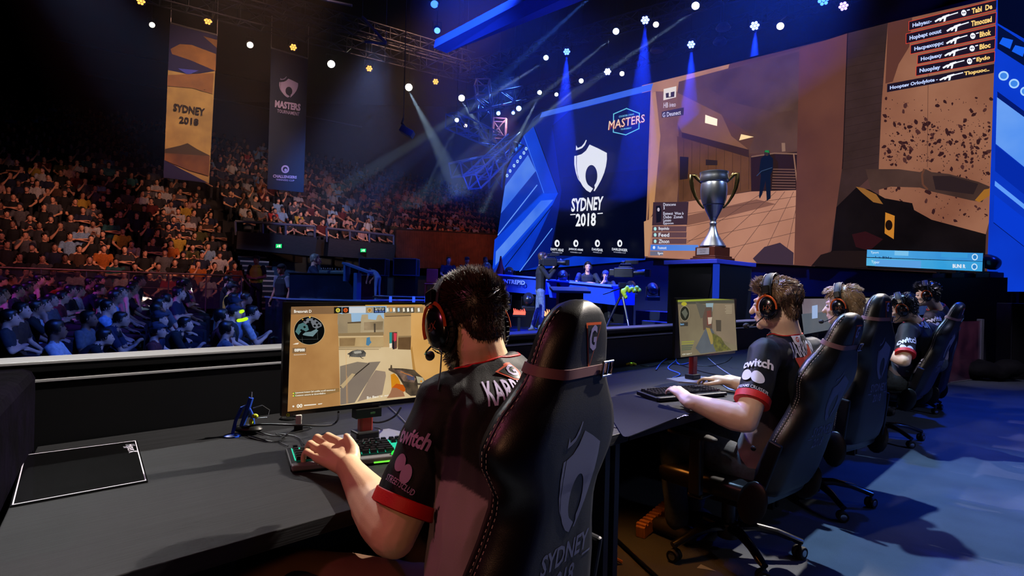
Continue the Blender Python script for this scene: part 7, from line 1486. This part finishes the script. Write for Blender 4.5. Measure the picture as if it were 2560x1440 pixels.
# player one
px1 = lambda *a: P(*a)
J1 = dict(pelvis=V((-.02, 1.36, .55)), waist=V((-.015, 1.36, .72)), chest=V((-.005, 1.43, .92)), neck=P(1214, 914, 1.46), shL=P(1116, 1014, 1.37), shR=P(1372, 985, 1.66), elL=P(984, 1335, 1.28), elR=P(1450, 1150, 1.9), wrL=P(872, 1168, 1.60), wrR=V((.17, 2.1, .79)),
          hdR=FW, hipL=V((-.1, 1.3, .53)), hipR=V((.06, 1.45, .53)), knL=S(.62, 1.38, .56), knR=S(1.22, 1.5, .52), anL=S(.62, 1.5, .1), anR=S(1.2, 1.55, .1))
def hand1(mb):
    K = 1.0; Pd = lambda x, y, d: P(x, y, d)
    wr = Pd(872, 1168, 1.60); mc = [Pd(849, 1105, 1.665), Pd(820, 1110, 1.685), Pd(800, 1125, 1.665), Pd(791, 1144, 1.635)]; pp = [Pd(819, 1089, 1.715), Pd(792, 1093, 1.725), Pd(775, 1109, 1.705), Pd(766, 1129, 1.67)]
    cen_ = sum(mc, V())/4; acr = (mc[0] - mc[3]).normalized()
    mb.tube([wr + (wr-cen_)*.3, wr, wr.lerp(cen_, .45), wr.lerp(cen_, .8), cen_ + (cen_ - wr)*.05 - UP*.004], [.0305, .029, .026, .0245, .019], 16, flat=1.0, up=acr, rnd=True)
    for q in mc: mb.tube([wr.lerp(q, .15) - UP*.004, wr.lerp(q, .6), q], [.024, .0195, .0135], 12, rnd=True)
    for i, (m0, p0) in enumerate(zip(mc, pp)):
        d = (p0 - m0).normalized(); r0 = (.0118, .012, .0115, .0102)[i]; h = V((d.x, d.y, 0)).normalized(); dp = p0 + h*.014 - UP*(.022, .024, .022, .018)[i]; tp_ = dp + h*.002 - UP*.02
        mb.tube([m0 - d*.012, m0, m0.lerp(p0, .5), p0, p0.lerp(dp, .6) + h*.002, dp, tp_], [r0*1.02, r0*1.06, r0*.93, r0*1.0, r0*.9, r0*.85, r0*.72], 12, rnd=True)
    mb.tube([Pd(876, 1160, 1.60), Pd(884, 1138, 1.62), Pd(884, 1122, 1.635), Pd(876, 1106, 1.65), Pd(866, 1090, 1.655)], [.02, .0195, .0155, .0125, .0095], 12, rnd=True)
TW = lambda m, w_: text('twitch', .048, m, w_, .035, sub=.012)
def masks(m):
    o = MB(m); o.merge(shape([arc(-.014, .014, .017, .02, 0, 360, 20)], m, .01)); o.merge(shape([arc(.014, -.006, .017, .022, 0, 360, 20)], m, .01)); return o
m_dk = m_jer
hx1 = HM(P(1172, 808, 1.47), YAW - 6, -17, 2, .93); X1 = (J1['shR'] - J1['shL']).normalized()
ax_d = lambda px, py, d, a, b, up: frame(P(px, py, d), P(*b) - P(*a), up)
backn = X1.cross(UP) # towards the camera side
dec1 = [(text('KARRIGAN', .094, m_wp, .31, .02, sub=.01), (1298, 980), (1332, 988), 1),
        (shape([[(-.03, .02), (-.004, .022), (-.002, .026), (.018, .026), (.02, -.012), (.004, -.032), (-.012, -.024)]], m_rp, .01), (1277, 930), (1300, 922), 1),
        (shape([[(-.024, .016), (.0, .017), (.013, .02), (.015, -.009), (.004, -.027), (-.009, -.02)]], m_pipe, .01), (1277.3, 930), (1300, 922), 1),
        (text('G', .044, m_wp, .7, .03, sub=.01), (1280, 930), (1303, 922), 1),
        (text('twitch', .048, m_wl, .62, .035, sub=.01), (1034, 1096), (1056, 1104), 1),
        (masks(m_wl).xf(Matrix.Diagonal((.72, .95, 1, 1))), (1008, 1176), (1028, 1182), 1),
        (text('STREETSCLUD', .018, m_wl, .62, .01, sub=.01), (1000, 1212), (1018, 1224), 1)]
p1 = player('nearest person, dark hair and beard, black lettered jersey, hand on the green lit keyboard', J1, hx1, m_sk1, H_DK,
       dict(voxel=.0042, arm=1.14, handL=hand1, decals=dec1, style=spiky, lift=.34, nh=9500, lh=.017, rh=.0007, tip=mat('hair_tip', '#4a3220', .35), beard=1, girth=1.0, slv=.80, fold=.006, pants=m_kh, k=1.02))
h1 = headset(hx1 @ MT((0, .01, .0), rot(-6)), 'black headset with orange forks and HX mark worn by the nearest player', 1.22, .035)
cable_pts = [hx1 @ V((-.1, 0, -.06)), P(1104, 880, 1.36), P(1101, 930, 1.33), P(1094, 975, 1.31)]
MB(m_rubber).tube(cable_pts, .002, 6).xf(h1.matrix_world.inverted() if False else (hx1 @ MT((0, .01, .0), rot(-6))).inverted()).build('cord', h1, smooth=True)

def seated(hp, hd, nk, shL, shR, elL, wrL, wa, ch, pe, wrR=None, elR=None, hyaw=0, hpitch=-8, t_kn=1.45, hk=1.0):
    s0 = V(pe); L_ = lambda v, a, b, z: V((*(V((v.x, v.y, 0)) + U3*a + FW*b).xy, z))
    d = dict(pelvis=pe, waist=wa, chest=ch, neck=nk, shL=shL, shR=shR, elL=elL, wrL=wrL, elR=elR or L_(shR, .05, .1, elL.z), wrR=wrR or L_(shR, .05, .42, .785), hdL=hd, hdR=FW,
             hipL=L_(pe, -.09, 0, pe.z), hipR=L_(pe, .09, 0, pe.z), knL=L_(pe, -.14, .42, .52), knR=L_(pe, .14, .42, .52), anL=L_(pe, -.14, .38, .1), anR=L_(pe, .16, .44, .1))
    return d, HM(hp, YAW + hyaw, hpitch, 0, hk)
J2, hx2 = seated(P(1938, 762, 2.75), P(1688, 972, 2.74) - P(1722, 1002, 2.64), P(1966, 838, 2.76), P(1914, 886, 2.6), P(2026, 880, 2.86), P(1866, 1052, 2.46), P(1722, 1002, 2.64), P(1930, 1090, 2.80), P(1956, 955, 2.77), P(1915, 1170, 2.86), hyaw=2, hpitch=-4)
X2 = (J2['shR'] - J2['shL']).normalized(); b2n = X2.cross(UP); mw2 = mat('jersey_print_white', '#d8d8e4', .6)
dec2 = [(text('KARRIGAN', .095, mw2, .42, .03, sub=.012), (2012, 873), (2028, 872), 2), (shape([[(-.024, .02), (.024, .02), (.024, -.008), (.0, -.03), (-.018, -.014)]], mw2, .01), (1992, 850), (2006, 850), 2),
        (text('G', .032, m_rp, .7, .03, sub=.01), (1992, 850), (2006, 850), 2),
        (shape([[(-.07, .05), (-.055, -.01), (-.045, -.1), (.0, -.11), (.05, -.02), (.06, .06), (.03, .12), (.01, .07), (-.03, .055)]], m_rp, .015), (2022, 926), (2036, 926), 2),
        (text('twitch', .052, mw2, .9, .035, sub=.01), (1893, 908), (1908, 910), 2), (masks(mw2).xf(Matrix.Scale(1.3, 4) @ Matrix.Rotation(R(35), 4, 'Z')), (1880, 942), (1892, 945), 2),
        (text('STREAMS CRUISER', .02, mw2, .75, .01, sub=.01), (1874, 966), (1888, 970), 2)]
p2 = player('person with tousled brown hair in black jersey with red cuffs, second along the row', J2, hx2, m_sk2, H_BR, dict(voxel=.006, decals=dec2, style=tousled, nh=3600, lh=.022, rh=.0012, tip=H_BL, arm=1.1, girth=.98, slv=.72, seed=4, k=1.05, keep=lambda p, n: not (p.y > .05 and p.z < .06)))
headset(hx2 @ MT((0, .005, .0), rot(-4)), 'black headset with orange forks on the brown haired second player')
J3, hx3 = seated(P(2106, 764, 3.75), FW, P(2130, 828, 3.76), P(2086, 862, 3.62), P(2186, 862, 3.86), P(2062, 945, 3.5), P(2012, 925, 3.9), P(2108, 985, 3.8), P(2122, 900, 3.78), P(2098, 1040, 3.85), hpitch=-6, hyaw=4)
J3['wrL'].z = .79
p3 = player('person with blond hair seen in profile, half hidden behind the reclined gaming chair', J3, hx3, m_sk2, H_BL, dict(voxel=.008, style=flat_hair, nh=2000, lh=.026, rh=.0016, seed=6, keep=lambda p, n: not (p.y > .05 and p.z < .06)))
headset(hx3 @ MT((0, .005, 0), rot(-4)), 'black headset on the blond third player')
J4, hx4 = seated(P(2256, 772, 5.05), FW, P(2286, 805, 5.1), P(2268, 828, 4.95), P(2326, 828, 5.2), P(2262, 903, 4.8), P(2212, 900, 5.1), P(2272, 905, 5.2), P(2284, 860, 5.12), P(2262, 945, 5.25), hpitch=-14, hyaw=10)
J4['wrL'].z = .78; X4 = (J4['shR'] - J4['shL']).normalized()
dec4 = [(text('RAIN', .07, mw2, .9, .05, sub=.015), (2310, 812), (2320, 814), 3), (text('twitch', .07, mw2, .9, .035, sub=.01), (2272, 850), (2282, 851), 3), (masks(mw2).xf(Matrix.Scale(1.3, 4) @ Matrix.Rotation(R(35), 4, 'Z')), (2268, 874), (2278, 876), 3)]
p4 = player('person with short black hair in dark jersey leaning over the desk, fourth along the row', J4, hx4, m_sk1, H_BK, dict(voxel=.009, style=flat_hair, nh=1200, lh=.022, rh=.002, seed=8, decals=dec4))
headset(hx4 @ MT((0, .005, 0), rot(-4)), 'black headset on the fourth player with short black hair')
J5, hx5 = seated(P(2318, 737, 5.95), FW, P(2340, 772, 6.0), P(2330, 795, 5.85), P(2388, 792, 6.1), P(2340, 850, 5.75), P(2300, 850, 6.1), P(2334, 860, 6.15), P(2346, 818, 6.1), P(2328, 900, 6.2), hpitch=-6, hyaw=8)
J5['wrL'].z = .8
dec5 = [(text('twitch', .07, mw2, .9, .035, sub=.01), (2342, 797), (2352, 798), 3), (masks(mw2).xf(Matrix.Scale(1.4, 4) @ Matrix.Rotation(R(35), 4, 'Z')), (2342, 814), (2352, 815), 3)]
p5 = player('person with black hair sitting upright in printed dark jersey, farthest of the player row', J5, hx5, m_sk1, H_BK, dict(voxel=.009, style=tousled, nh=1200, lh=.03, rh=.002, seed=9, decals=dec5))
headset(hx5 @ MT((0, .005, 0), rot(-4)), 'black headset on the farthest, upright player')
